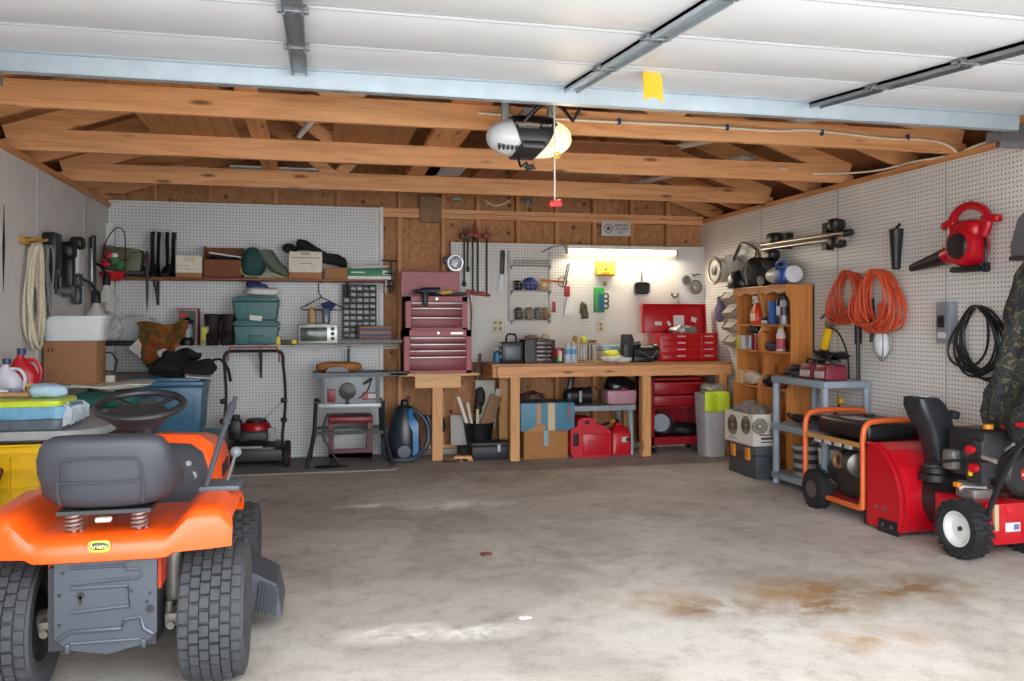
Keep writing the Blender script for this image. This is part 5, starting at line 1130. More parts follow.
# gas cans
def gas(name, label, u0, v0, u1, v1, Y, big):
    x, z, w_, h = rect(u0, v0, u1, v1, Y); t = T(name, label, 'gas can', (x, Y + .13, 0)); RR = mt('#c01626', .35, 0, .08, 6)
    if big:
        G().prism([(-w_ / 2 + .03, 0), (w_ / 2 - .02, 0), (w_ / 2, .03), (w_ / 2, h * .66), (w_ / 2 - .08, h * .80), (w_ / 2 - .14, h * .82), (w_ / 2 - .16, h * .97), (w_ / 2 - .2, h), (-w_ / 2 + .12, h), (-w_ / 2 + .08, h * .96), (-w_ / 2 + .06, h * .78), (-w_ / 2, h * .72), (-w_ / 2, .04)], -.13, .13).build('body', RR, t)
        G().slab(-w_ / 2 + .12, w_ / 2 - .02, -.14, -.125, .03, h * .6, bev=.012).build('panel', RR, t)
        G().slab(-w_ / 2 + .14, w_ / 2 - .22, -.1325, -.125, h * .84, h * .93, bev=.01).slab(-w_ / 2 + .02, -w_ / 2 + .08, -.1325, -.125, h * .3, h * .62, bev=.01).build('grip_opening', mt('#2a080c', .6), t)
        for k_ in range(4): G().slab(-w_ / 2 + .17, -w_ / 2 + .30, -.143, -.138, h * (.42 - .07 * k_), h * (.445 - .07 * k_)).build('embossed_line', mt('#9c1020', .4), t)
    else:
        G().loft([rr(0, w_ * .9, .2), rr(.015, w_, .22), rr(h * .66, w_, .22), rr(h * .8, w_ * .75, .17), rr(h * .92, w_ * .35, .08), rr(h * .98, w_ * .3, .07)]).build('body', RR, t)
        G().slab(.0, .065, -.118, -.105, h * .42, h * .58).build('sticker', mt('#c9c3b4', .5), t)
        G().cyl((.06, -.12, h * .5), (.06, -.105, h * .5), .022).build('cap_plug', BLACK, t)
        G().tube(smooth([(0, 0, h * .96), (-.02, -.02, h * 1.08), (-.10, -.04, h * 1.02), (-.19, -.05, h * .93), (-.24, -.05, h * .86)], 4), .014, 8).build('spout', BLACK, t)
        G().cyl((-.05, -.035, h * 1.06), (-.11, -.045, h * 1.04), .019).build('spout_collar', mt('#b7842a', .4), t)
    return t
gas('gas_can', 'large red plastic gas can under the workbench', 571, 418, 611, 458, 8.0, True)
gas('gas_can', 'smaller red gas can with a black spout beside the large one', 612, 423, 633, 455, 8.05, False)
# red roller cart
x, z, w_, h = rect(652, 377, 707, 447, 8.03)
t = T('tool_cart', 'dark red rolling tool cart under the right end of the workbench', 'tool cart', (x, 8.26, 0)); z1 = py(675, 378, 8.03).z; d = .38
CR = mt('#8f111d', .3)
g = G().slab(-w_ / 2, -w_ / 2 + .04, -d / 2, d / 2, .09, z1).slab(w_ / 2 - .04, w_ / 2, -d / 2, d / 2, .09, z1).slab(-w_ / 2, w_ / 2, -d / 2, d / 2, .09, .17).slab(-w_ / 2, w_ / 2, d / 2 - .02, d / 2, .09, z1).slab(-w_ / 2, w_ / 2, -d / 2, d / 2, z1 - .025, z1).slab(-w_ / 2, w_ / 2, -d / 2, d / 2, z1 * .60, z1 * .62)
g.build('case', CR, t)
for a, b_ in ((.63, .765), (.78, .945)):
    dr = G().slab(-w_ / 2 + .045, w_ / 2 - .045, -d / 2 - .004, d / 2 - .06, z1 * a, z1 * b_, bev=.004).build('drawer', CR, t)
    G().slab(-w_ / 2 + .05, w_ / 2 - .05, -d / 2 - .018, -d / 2, z1 * b_ - .02, z1 * b_ - .006, bev=.004).build('pull', mt('#a8343c', .3), dr)
G().slab(-w_ / 2 - .03, -w_ / 2 + .0, -.14, -.10, z1 * .75, z1 * .85).build('side_handle', mt('#9a8a88', .4), t)
for sx_ in (-1, 1):
    for yy in (-.14, .14):
        cs = G().cyl((sx_ * (w_ / 2 - .05), yy - .0, .035), (sx_ * (w_ / 2 - .05) + .025, yy, .035), .035).build('caster', BLACK, t)
        G().slab(sx_ * (w_ / 2 - .05) - .012, sx_ * (w_ / 2 - .05) + .035, yy - .02, yy + .02, .055, .09).build('fork', CHROME, cs)
t = T('circular_saw', 'black and grey power tools piled inside the red cart', 'power tool', (x - .06, 8.2, .172))
G().sup((-.06, -.02, .12), (.2, .18, .22), 2.4, rot=(0, .6, 0)).rough(.015, 14).build('body', DKGREY, t)
G().cyl((-.12, -.11, .14), (-.10, -.07, .14), .09).build('blade_cover', mt('#64696e', .35, .4), t)
tag(G().sup((0, 0, .06), (.32, .26, .12), 2.3, 30, 14).rough(.03, 12).build('cable_heap', mt('#1b1b1e', .6), None, (x + .11, 8.18, .172)), 'heap of black cables in the right of the red cart', 'cables')
t = T('waste_bin', 'tall pale grey waste bin at the right end of the bench', 'bin', (pz(713, 457).x + .04, 7.90, 0))
hb_ = .62
G().loft([rr(0, .20, .22, 6), rr(.01, .21, .23, 6), rr(hb_ - .03, .27, .28, 6), rr(hb_, .28, .29, 6), rr(hb_, .26, .27, 6), rr(.02, .18, .2, 6)]).build('bin_body', mt('#bdbdbf', .5), t)
tag(G().sheet(lambda a, b: (-.145 + .26 * a, -.165 + .30 * max(0, b - .62) - .012 * math.sin(a * 9) , hb_ + .01 - .19 * max(0, (.62 - b) / .62) - .01 * math.sin(a * 6) + .02 * (1 - a)), 18, 18, .006).build('safety_vest', mt('#c6e02c', .7), None, (pz(713, 457).x + .04, 7.90, 0)), 'neon yellow cloth hanging over the rim of the grey bin', 'cloth')
t = tag(G().sup((.02, .03, hb_ + .045), (.24, .2, .11), 2.3, 26, 14).rough(.03, 14).build('trash', mt('#a8a29a', .7, 0, .4, 14), None, (pz(713, 457).x + .04, 7.90, 0)), 'crumpled grey rubbish heaped in the tall waste bin', 'rubbish')
# ---------------------------------------------------------------- right wall: bookcase
XW = XR
PINE = wood('pine', '#c07c3e', '#9a5a26', 'z', .9, .4); PINEX = wood('pine_deep', '#c07c3e', '#9a5a26', 'y', .9, .4, False)
ya, yb2 = 6.47, 7.42; xf = 3.83; hT = px(800, 286, 3.9).z
hT = 1.63
t = T('bookcase', 'orange pine double bookcase against the right wall', 'bookcase', (3.95, (ya + yb2) / 2, 0))
hl = (yb2 - ya) / 2; dx0 = xf - 3.95; dx1 = XW - .012 - 3.95; ym = .0
def side(y0, y1, nm):      # outline in x-z with the scooped front edge
    P_ = [(dx0 - .0, 0), (dx0 - .0, .74), (dx0 + .01, .80), (dx0 + .05, .86), (dx0 + .055, .95), (dx0 + .05, 1.02), (dx0 + .01, 1.10), (dx0, 1.16), (dx0 + .0, 1.22), (dx0 + .05, 1.30), (dx0 + .05, 1.38), (dx0 + .03, 1.46), (dx0, hT), (dx1, hT), (dx1, 0)]
    if nm == 'side_panel': P_ = [(dx0, 0), (dx0, .76), (dx0 + .035, .82), (dx0 + .04, 1.2), (dx0 + .035, 1.5), (dx0, hT - .07), (dx0, hT), (dx1, hT), (dx1, 0)]
    G().prism(P_, y0, y1).build(nm, PINE, t)
side(-hl, -hl + .02, 'side_panel'); side(hl - .02, hl, 'side_panel'); side(-.022, .022, 'divider')
G().slab(dx1 - .012, dx1, -hl, hl, 0, hT).build('back_panel', PINE, t)
G().slab(dx0 - .008, dx1, -hl - .006, hl + .006, hT, hT + .018, bev=.004).build('top', PINEX, t)
SHZ = [.08, .40, .76, 1.075, 1.31]
for zz in SHZ: G().slab(dx0 + (.0 if zz < .9 else .03), dx1 - .01, -hl + .02, hl - .02, zz - .018, zz).build('shelf', PINEX, t)
for s0, s1 in ((-hl + .02, -.022), (.022, hl - .02)):
    n = 16; top = [(s0 + (s1 - s0) * i / n, hT - .035 - .022 * (1 - math.cos(2 * PI * i / n * 2)) / 2 - (.03 if i in (0, n) else 0)) for i in range(n + 1)]
    G().prism([(s0, hT)] + top + [(s1, hT)], dx0 + .002, dx0 + .018, 'yz').build('valance', PINEX, t)
G().slab(dx0, dx0 + .018, -hl + .02, hl - .02, 0, .065).build('plinth', PINEX, t)
BC = Vector((3.95, (ya + yb2) / 2, 0))
def bk(u, k):                       # a spot on shelf k of the bookcase, on the sight line of column u
    p = px(u, 330, 3.91); return Vector((3.91, min(max(p.y, ya + .06), yb2 - .06), SHZ[k] + .001))
p = Vector((3.90, 7.10, SHZ[4] + .001))
t = T('spray_cleaner', 'orange trigger spray bottle on the top left shelf of the bookcase', 'spray bottle', p)
G().loft([rr(0, .085, .12, 3), rr(.01, .09, .13, 3), rr(.12, .09, .12, 3), rr(.17, .05, .06, 2), rr(.2, .035, .035, 2)]).build('body', mt('#d8401c', .3), t)
G().slab(-.047, -.04, -.04, .04, .03, .10).build('paper_label', mt('#e8d0b8', .5), t)
G().cyl((0, 0, .195), (0, 0, .22), .022).box((-.0, .02, .24), (.03, .10, .04), bev=.01).box((0, .06, .215), (.015, .02, .06), rot=(.4, 0, 0)).build('trigger', mt('#d6cfc8', .4), t)
for i, (u, hh, ww, c_, lb) in enumerate([(775, .20, .05, '#2a4f93', 'blue book standing on the top right bookcase shelf'), (780, .26, .05, '#26272b', 'tall dark spray can beside the blue book'), (784, .25, .045, '#a7a6aa', 'tall silver can at the right of the top right shelf')]):
    p = bk(u, 4)
    if i == 0: tag(G().slab(-.06, .06, -.02, .02, 0, hh, bev=.003).build('book', mt(c_, .5), None, p), lb, 'book')
    else:
        q = T('spray_can', lb, 'spray can', p); G().lathe([(.030, 0), (.032, .01), (.032, hh * .78), (.022, hh * .85)]).build('body', mt(c_, .3, .2), q)
        G().lathe([(.024, hh * .84), (.024, hh * .97), (.012, hh)]).build('cap', BLACK, q); G().lathe([(.0328, hh * .3), (.0328, hh * .6)]).build('printed_band', mt('#c9c6c2' if i == 1 else '#4a4a50', .4), q)
lump('flat_tin', 'low stack of pale papers at the left of the top right shelf', 'papers', bk(769, 4) + Vector((0, 0, 0)), (.12, .1, .035), mt('#b0aaa4', .5), 6, .002)
lump('dark_tool', 'dark hand tool lying on the pale papers of the top right shelf', 'tool', bk(767, 4) + Vector((0, 0, .037)), (.10, .13, .03), mt('#2b2320', .5), 3, .006)
for i, (u, hh, c_, lb) in enumerate([(736, .13, '#c7b224', 'yellow box at the left end of the second bookcase shelf'), (740.5, .13, '#bdb9b4', 'white box second on the second bookcase shelf'), (744.5, .12, '#8d8f94', 'grey can in the middle of the second bookcase shelf'), (751.5, .14, '#7c1f24', 'dark red can right of the grey can'), (756, .13, '#a23a3c', 'red can at the right of the left second shelf')]):
    p = Vector((3.89, [7.36, 7.29, 7.21, 7.11, 7.03][i], SHZ[3] + .001))
    if i < 2: tag(G().slab(-.05, .05, -.025, .025, 0, hh, bev=.003).build('small_box', mt(c_, .5), None, p), lb, 'box')
    else:
        q = T('paint_can', lb, 'can', p); G().lathe([(.032, 0), (.033, .008), (.033, hh - .01), (.031, hh)]).build('body', mt(c_, .3, .2), q); G().lathe([(.029, hh), (.029, hh + .008)]).build('lid', STEEL, q)
lump('black_spool', 'black coiled part stacked on top of the cans of the second shelf', 'part', Vector((3.90, 7.14, SHZ[3] + .145)), (.1, .13, .09), mt('#2c2c2e', .5), 2.4, .015, 24)
p = bk(781, 3)
t = T('white_bottle', 'white and red bottle with a pale green top on the right second shelf', 'bottle', p)
G().lathe([(.04, 0), (.042, .01), (.042, .14), (.025, .19), (.02, .2)]).build('body', mt('#c9c0be', .4), t)
G().lathe([(.0425, .02), (.0425, .11)]).build('paper_label', mt('#b04a52', .5), t)
G().cyl((0, 0, .195), (0, 0, .235), .024).build('cap', mt('#a8a83a', .5), t)
lump('purple_cloth', 'dark purple cloth heap on the right second bookcase shelf', 'cloth', bk(773, 3), (.12, .17, .08), mt('#3a2c46', .7), 2.4, .012)
t = tag(G().box((0, 0, 0), (.10, .16, .012), rot=(.05, 0, 0), bev=.003).build('red_plate', mt('#8a3418', .5), None, bk(771, 3) + Vector((0, .02, .17))), 'thin orange brown tray above the purple cloth in the bookcase', 'tray')
for dy in (-.07, .07): G().slab(-.04, .04, dy - .004, dy + .004, -.166, 0).build('support', mt('#8a3418', .5), t)
lump('paper_bags', 'crumpled white bags and papers on the left third bookcase shelf', 'papers', Vector((3.90, 7.13, SHZ[2] + .001)), (.14, .26, .11), mt('#c4b9a8', .6), 2.6, .02, 14)
tag(G().slab(-.06, .06, -.05, .05, 0, .12, bev=.003).build('tan_box', mt('#c6a070', .6), None, Vector((3.90, 7.34, SHZ[2] + .001))), 'tan carton at the left end of the third bookcase shelf', 'box')
lump('black_helmet', 'black rounded cap on the right third bookcase shelf', 'cap', bk(772, 2), (.16, .16, .10), BLACK, 2.2, .004)
lump('red_box', 'red and white packet behind the grey shelf corner in the bookcase', 'packet', bk(781, 2), (.08, .08, .12), mt('#a04a46', .5), 5, .004)
# on top of the bookcase
zt = hT + .02
def hat(name, label, P, s_, m_):
    t = T(name, label, 'cap', P)
    G().loft([ring(0, 0, .10 * s_, .12 * s_, 0), ring(0, 0, .105 * s_, .125 * s_, .04), ring(.0, 0, .10 * s_, .12 * s_, .11), ring(0, 0, .07 * s_, .085 * s_, .16), ring(0, 0, .02, .03, .18)]).build('crown', m_, t)
    G().sup((-.09 * s_, -.06 * s_, .02), (.14 * s_, .16 * s_, .02), 2.5).build('brim', m_, t)
hat('riding_helmet', 'black helmet with pale emblem at the left end of the bookcase top', (3.93, px(738, 282, 3.9).y, zt), 1.15, mt('#17181b', .35))
t = T('black_backpack', 'black bag with grey edging in the middle of the bookcase top', 'bag', (3.95, px(756, 280, 3.93).y + .0, zt))
G().sup((0, 0, .13), (.20, .42, .26), 2.6, 34, 18).rough(.025, 8).build('bag_body', mt('#17181b', .75), t)
G().sup((.02, -.22, .18), (.18, .34, .11), 2.4, 28, 14, rot=(.15, 0, 0)).rough(.02, 10).build('bag_flap', mt('#242326', .75), t)
G().tube(smooth([(-.10, .02, .02), (-.115, .03, .14), (-.06, .05, .25), (.03, .08, .28)], 4), .01, 6).build('trim', mt('#7a7a7c', .6), t)
G().sup((-.06, -.16, .05), (.07, .08, .10), 2.4).rough(.012, 20).build('pouch', mt('#8c8578', .8), t)
p = px(790, 276, 3.88)
t = T('white_jug', 'white jug with a blue cap and handle lying on the right end of the bookcase', 'jug', (3.90, 6.56, zt + .085))
G().loft([[(-.005 + .085 * r * math.cos(a), yy, .075 * r * math.sin(a)) for a in [2 * PI * i / 20 for i in range(20)]] for yy, r in ((.30, .3), (.27, .75), (.2, 1), (-.05, 1.05), (-.09, .95), (-.10, .5))]).build('body', mt('#cfcfd0', .4), t)
G().cyl((0, .29, 0), (0, .33, 0), .03).build('spout', BLACK, t)
G().sup((-.06, -.0, -.01), (.10, .17, .13), 4).build('blue_cover', mt('#1d4a9c', .4), t)
G().tube(smooth([(-.07, -.07, .04), (-.085, -.06, .10), (-.085, .04, .10), (-.07, .07, .04)], 3), .012, 8).build('handle', mt('#1d4a9c', .4), t)
# paper towel roll and hanging masks on the wall, left of the bookcase
P = px(727, 270, 3.98)
t = T('spotlight', 'white round spotlight with a chrome rim on the wall in the back right corner', 'lamp', (XW, P.y + .1, P.z))
G().lathe([(.10, 0), (.125, .02), (.12, .12), (.10, .2)], (-.20, 0, 0), 'x').build('drum', mt('#cfcbc0', .4), t)
G().torus((-.20, 0, 0), .13, .012, 'x').build('rim', mt('#a8a294', .25, .8), t)
G().lathe([(.02, -.01), (.05, -.005), (.05, .02)], (-.205, 0, 0), 'x').build('hub', mt('#2a2a28', .4), t)
G().slab(-.14, .0, -.17, -.04, -.06, .15, bev=.04).build('bracket', mt('#cfcbc0', .5), t)
for k in range(4):
    P = px(722 + k * 1.2, 297 + k * 14.5, 3.98)
    t = T('dust_mask', ['topmost', 'second', 'third', 'lowest'][k] + ' grey folded pocket in the column hanging left of the bookcase', 'wall pocket', (XW, P.y, P.z))
    G().loft([[(-.01, -.13, .05), (-.01, .13, .05), (-.02, .13, .05), (-.02, -.13, .05)], [(-.09, -.11, -.02), (-.09, .11, -.02), (-.005, .12, -.06), (-.005, -.12, -.06)], [(-.05, -.08, -.045), (-.05, .08, -.045), (-.004, .09, -.07), (-.004, -.09, -.07)]]).rough(.008, 12).build('pocket', mt('#b7b2a6', .7), t)
    G().tube([(-.012, -.13, .052), (-.09, -.11, -.018), (-.09, .11, -.018), (-.012, .13, .052)], .005, 6).build('piping', mt('#57544e', .7), t)
P = px(716, 310, 4.0)
tag(G().sup((-.05, 0, 0), (.07, .12, .26), 2.5).rough(.02, 14).build('purple_cloth', mt('#5b5270', .8), None, (XW - .002, P.y, P.z)), 'purple cloth hanging in the back right corner left of the pockets', 'cloth')
# bent chrome handle
def pr_(u, v, X): return tuple(px(u, v, X))
t = T('chrome_handle', 'bent chrome tube frame leaning on the wall above the bookcase', 'handle frame', (0, 0, 0))
fr_ = [(733, 262, 4.02), (739, 248, 4.04), (742, 243.5, 4.05), (748, 244.5, 4.05), (756, 249, 4.05), (759, 254, 4.05), (761, 268, 4.04)]
o0 = px(745, 262, 4.04); t.location = o0
G().tube(smooth([Vector(pr_(*q)) - o0 for q in fr_], 5), .017, 10).build('frame_tube', CHROME, t)
G().tube(smooth([Vector(pr_(*q)) - o0 for q in [(735, 257, 4.03), (748, 265, 4.03), (755, 258, 4.03), (756, 252, 4.05)]], 4), .010, 8).build('stay_rod', CHROME, t)
# ski rack
pa, pb = px(763, 243, 4.0), px(846, 234, 4.0)
t = T('ski_rack', 'silver ski rack with four black clamps mounted high on the right wall', 'ski rack', (pa + pb) / 2)
o0 = (pa + pb) / 2
for (u0, v0, u1, v1) in ((762, 245, 845, 232.5), (762.5, 249.5, 846, 237.5)):
    a_, b_ = px(u0, v0, 4.0) - o0, px(u1, v1, 4.0) - o0; G().tube([a_, b_], .020, 12).build('bar', mt('#bdbab2', .25, .9), t)
a_, b_ = px(846, 233, 4.0) - o0, px(851, 232, 4.0) - o0; G().cyl(a_, b_, .028).build('end_cap', BLACK, t)
for (u, v, w_) in ((775, 238, .14), (836, 224.5, .10), (772, 255, .12), (837, 241.5, .11)):
    c_ = px(u, v, 4.02) - o0; G().sup(c_, (.12, w_ * 1.2, .10), 3.2, 24, 12, rot=(.12, 0, 0)).rough(.006, 20).build('clamp', mt('#1d1c1d', .4), t)
G().slab(.02, .09, -.34, -.28, -.12, .10).build('mount', BLACKM, t)
G().slab(.02, .09, .27, .33, -.06, .08).build('mount', BLACKM, t)
# ---------------------------------------------------------------- grey plastic shelf
t = T('utility_shelf', 'grey plastic two tier shelf unit in front of the bookcase end', 'shelf', (3.87, 6.07, 0))
GP = mt('#8d98a3', .45)
for zz in (.10, .50, .885): G().slab(-.20, .205, -.385, .385, zz - .055, zz, bev=.012).build('shelf_deck', GP, t)
for sx_ in (-.17, .18):
    for yy in (-.35, .35): G().cyl((sx_, yy, 0), (sx_, yy, .84), .028, n=14).build('leg', GP, t)
sp = Vector((3.87, 6.07, 0))
for k, (dx, dy, d_, c_, lb) in enumerate([(-.08, .20, (.16, .24, .09), '#2a2527', 'dark tangle of jumper cables at the far end of the grey shelf top'), (-.06, -.04, (.18, .20, .12), '#6e1d2c', 'dark red battery charger in the middle of the grey shelf top'), (-.05, -.24, (.2, .18, .12), '#7c2434', 'red charger case at the near end of the grey shelf top')]):
    P = (sp.x + dx, sp.y + dy, .886)
    q = T('battery_charger' if k else 'jumper_cables', lb, 'charger' if k else 'cables', P)
    if k:
        G().box((0, 0, d_[2] / 2), d_, bev=.02, top=.85).build('case', mt(c_, .4), q)
        G().slab(-d_[0] / 2 - .004, -d_[0] / 2 + .02, -.06, .06, .02, .07).build('front_panel', mt('#b9a8a8', .5), q)
        G().tube(smooth([(-.02, -.07, .1), (-.03, -.05, .15), (-.03, .05, .15), (-.02, .07, .1)], 3), .009, 8).build('handle', BLACK, q)
    else:
        rnd = random.Random(4); G().tube(smooth([(rnd.uniform(-.08, .08), rnd.uniform(-.13, .13), rnd.uniform(.015, .10)) for _ in range(26)], 4), .010, 6).build('cable', mt(c_, .5), q)
        for sg in (-1, 1): G().box((.02, sg * .12, .03), (.03, .10, .03), rot=(0, 0, .3 * sg), bev=.006).build('battery_clip', STEEL, q)
rnd = random.Random(9)
tag(G().tube(smooth([(rnd.uniform(-.1, .12), rnd.uniform(-.26, .1), rnd.uniform(.015, .09)) for _ in range(26)], 4), .009, 6).build('black_cable', BLACK, None, (sp.x - .02, sp.y - .02, 1.015)), 'black cables tangled over the two red chargers', 'cables')
rnd = random.Random(12)
tag(G().tube(smooth([(rnd.uniform(-.12, .12), rnd.uniform(-.2, .2), rnd.uniform(.015, .08)) for _ in range(30)], 4), .009, 6).build('black_cable', BLACK, None, (sp.x, sp.y + .08, .503)), 'black cables heaped on the middle tier of the grey shelf', 'cables')
t = T('rubber_mallet', 'yellow tipped black wand leaning above the middle tier of the grey shelf', 'wand', (sp.x + .05, sp.y - .15, .505))
G().tube([(.06, .16, .02), (0, -.06, .20)], .010, 8).build('shaft', BLACK, t); G().sup((-.005, -.07, .22), (.05, .06, .06), 3).build('tip', mt('#b98a2c', .4), t)
t = T('red_pump', 'small dark red hand tool on the middle tier near the generator', 'hand tool', (sp.x, sp.y - .27, .503))
G().box((0, 0, .06), (.06, .12, .08), rot=(.5, 0, 0), bev=.012).build('body', mt('#8a1626', .4), t); G().cyl((0, .05, .03), (0, .10, .02), .014).build('nozzle', BLACK, t)
for k, (u, v, s_, c_, band, lb) in enumerate([(806, 487, 1.0, '#8e8c88', '#2f2d2c', 'stack of grey ribbed tins on the bottom tier of the grey shelf'), (826, 488, 1.05, '#c4c6c8', '#2a5a84', 'white paint bucket with blue band on the bottom tier'), (817, 458, .8, '#c3c6cc', '#8d97a6', 'white bucket at the back of the bottom tier')]):
    P = (sp.x + (-.08, -.02, .08)[k], sp.y + (.05, -.22, .15)[k], .103)
    q = T('paint_bucket', lb, 'bucket', P)
    G().lathe([(.085 * s_, 0), (.095 * s_, .01), (.10 * s_, .22 * s_), (.105 * s_, .225 * s_), (.105 * s_, .245 * s_), (.09 * s_, .25 * s_)]).build('body', mt(c_, .4), q)
    for j in range(3 if k == 0 else 1): G().lathe([((.0945 + .002 * j) * s_ + .003, (.04 + .07 * j) * s_), ((.0945 + .002 * j) * s_ + .004, (.075 + .07 * j + (.06 if k else 0)) * s_)]).build('band', mt(band, .5), q)
# ---------------------------------------------------------------- on the floor by the bookcase
t = T('tool_chest_box', 'dark grey plastic tool box with orange latches on the floor', 'toolbox', (3.70, 6.81, 0))
TB = mt('#40454c', .45)
G().slab(-.105, .105, -.25, .25, 0, .20, bev=.012).build('body', TB, t)
G().slab(-.112, .112, -.26, .26, .20, .275, bev=.016).build('lid', mt('#4c5259', .45), t)
for yy in (-.12, .14): G().slab(-.125, -.105, yy - .035, yy + .035, .15, .255, bev=.006).build('latch', mt('#e08a1c', .4), t)
t = T('shell_carton', 'white carton printed with round seashell pictures on the dark tool box', 'box', (3.70, 6.83, .276), .02)
WB = mt('#d6d1c5', .7, 0, .05); hh = .27
g = G().slab(-.13, -.124, -.24, .24, 0, hh).slab(.124, .13, -.24, .24, 0, hh).slab(-.13, .13, -.24, -.234, 0, hh).slab(-.13, .13, .234, .24, 0, hh).slab(-.13, .13, -.24, .24, 0, .01); g.build('body', WB, t)
def shell(P, r, ax):
    M_ = mt('#57493c', .8)
    for k in range(5):
        rr_ = r * (1 - k * .19); g = G(); g.torus((0, 0, 0), rr_, r * .055, ax, 26, 5, sq=.95); g.build('shell_print', M_, t, P)
    g = G()
    for k in range(12):
        a = 2 * PI * k / 12; c_, s_ = math.cos(a) * r, math.sin(a) * r
        g.tube([(0, .2 * c_, .2 * s_), (0, c_ * .95, s_ * .95)] if ax == 'x' else [(.2 * c_, 0, .2 * s_), (c_ * .95, 0, s_ * .95)], r * .05, 4)
    g.build('shell_print', M_, t, P)
shell((-.131, .10, .15), .085, 'x'); shell((-.131, -.13, .17), .075, 'x'); shell((-.06, -.241, .17), .07, 'y'); shell((.08, -.241, .12), .05, 'y'); shell((.08, -.241, .235), .04, 'y')
for (a0, a1, b0, b1) in ((-.05, .10, .03, .04), (-.05, .12, .055, .075), (-.06, .08, .09, .1)): G().slab(a0, a1, -.2415, -.2395, b0, b1).build('printed_text', mt('#3c3632', .7), t)
G().slab(-.1315, -.1295, .02, .18, .03, .036).slab(-.1315, -.1295, .05, .16, .045, .05).build('printed_text', mt('#6a5f54', .7), t)
lump('scrap_heap', 'heap of dark pipe scraps and paper in the open shell carton', 'scrap', (3.70, 6.83, .276 + .19), (.22, .42, .15), mt('#7e766e', .7, 0, .6, 20), 2.4, .05, 13)
# ---------------------------------------------------------------- things hung on the right wall
def hang(u, v, d=0.0): p = px(u, v, XW - d); return Vector((XW - d, p.y, p.z))
P = hang(826, 340, .08); e = hang(818, 372, .08)
t = T('grease_gun', 'yellow and black grease gun standing against the wall behind the grey shelf', 'grease gun', P)
d_ = (e - P) + Vector((0, -.0, -.02))
G().cyl(-d_ * .35, d_ * .25, .034).build('barrel', mt('#e0b416', .35), t); G().cyl(d_ * .25, d_ * 1.0, .034).build('grip', BLACK, t)
G().box(-d_ * .48, (.06, .07, .06), bev=.012).tube([-d_ * .5 + Vector((0, -.02, .03)), -d_ * .72 + Vector((-.0, .06, .02)), -d_ * .62 + Vector((0, .14, .0))], .012, 8).build('head', mt('#7d7a74', .35, .6), t)
G().tube(smooth([(0, -.06, .10), (.0, -.18, .05), (.02, -.26, -.12), (.02, -.28, -.36)], 5), .007, 6).build('flex_hose', BLACK, t)
OR = mt('#c4492a', .5, 0, .15, 30)
P = hang(857, 271, .02)
coil('extension_cord', 'left hank of the orange extension cords on the right wall', 'cord', P + Vector((0, .01, 0)), .36, .40, .0075, OR, 16, '-x', .12, seed=11, sp=.34)
P = hang(889, 270, .02)
coil('extension_cord', 'right bigger hank of the orange extension cords on the right wall', 'cord', P, .40, .46, .0075, mt('#cf5230', .5, 0, .15, 30), 20, '-x', .14, seed=21, sp=.32)
P = hang(873, 271, .03)
t = T('cord_hook', 'white hook bar carrying the orange extension cords', 'hook', P)
G().cyl((-.08, .13, .01), (-.08, -.13, -.015), .014, n=10).cyl((.03, 0, 0), (-.08, 0, 0), .01, n=10).build('bar', WHITE, t)
P = hang(882, 330, .10)
t = T('trouble_light', 'orange handled caged trouble light hanging from the orange cords', 'lamp', P)
G().lathe([(.018, .20), (.03, .18), (.03, .03), (.038, .0), (.038, -.02)]).build('handle', mt('#d8451c', .4), t)
G().lathe([(.03, -.02), (.05, -.06), (.052, -.14), (.03, -.19), (.01, -.2)]).build('bulb', mt('#cfd2d4', .15), t)
for k in range(6):
    a = 2 * PI * k / 6; G().tube([(.04 * math.cos(a), .04 * math.sin(a), -.01), (.062 * math.cos(a), .062 * math.sin(a), -.06), (.062 * math.cos(a), .062 * math.sin(a), -.15), (.01 * math.cos(a), .01 * math.sin(a), -.225)], .004, 5).build('cage_wire', mt('#8d8d8c', .4, .5), t)
P = hang(858, 340, .05)
t = T('pole_tool', 'black pole hanging behind the orange cords down to the grey shelf', 'pole', P)
G().cyl((0, 0, .32), (0, 0, -.36), .014, n=10).cyl((0, 0, .12), (0, 0, -.03), .026, n=14).build('pole', BLACK, t)
P = hang(872, 325, .04)
tag(G().cyl((0, 0, .20), (0, 0, -.13), .016, n=10).build('short_pole', BLACK, None, P), 'shorter black rod hanging between the orange cord hanks', 'pole')
P = hang(896, 246, .05)
t = T('blower_nozzle', 'black tapered nozzle hanging alone between the ski rack and blower', 'nozzle', P)
G().lathe([(.022, -.17), (.03, -.16), (.048, .10), (.05, .12), (.03, .125)]).build('tube', BLACK, t); G().cyl((0, 0, .12), (.03, 0, .16), .01).build('tab', BLACK, t)
P = hang(968, 240, .13)
t = T('leaf_blower', 'red electric leaf blower with a long black nozzle on the right wall', 'leaf blower', P)
LB = mt('#b2101f', .3)
G().lathe([(.06, -.085), (.115, -.07), (.128, -.02), (.128, .04), (.10, .075), (.05, .085)], (0, .0, -.04), 'x', 30).build('fan_housing', LB, t)
G().lathe([(.03, -.012), (.075, -.01), (.085, .01)], (-.085, 0, -.04), 'x', 24).build('intake_grille', mt('#201416', .5), t)
G().sup((0, -.02, .06), (.13, .2, .13), 3).build('motor_cover', LB, t)
G().tube(smooth([(0, .10, .02), (0, .14, .10), (0, .10, .18), (0, .0, .215), (0, -.12, .18), (0, -.17, .10), (0, -.13, .02)], 4), [.026] * 25, 10).build('handle', LB, t)
G().sup((0, .16, .115), (.06, .12, .05), 4, rot=(-.2, 0, 0)).build('end_grip', LB, t)
G().sup((0, -.19, .115), (.06, .14, .05), 4, rot=(.1, 0, 0)).build('end_grip', LB, t)
nz = px(912, 268, XW - .13) - P
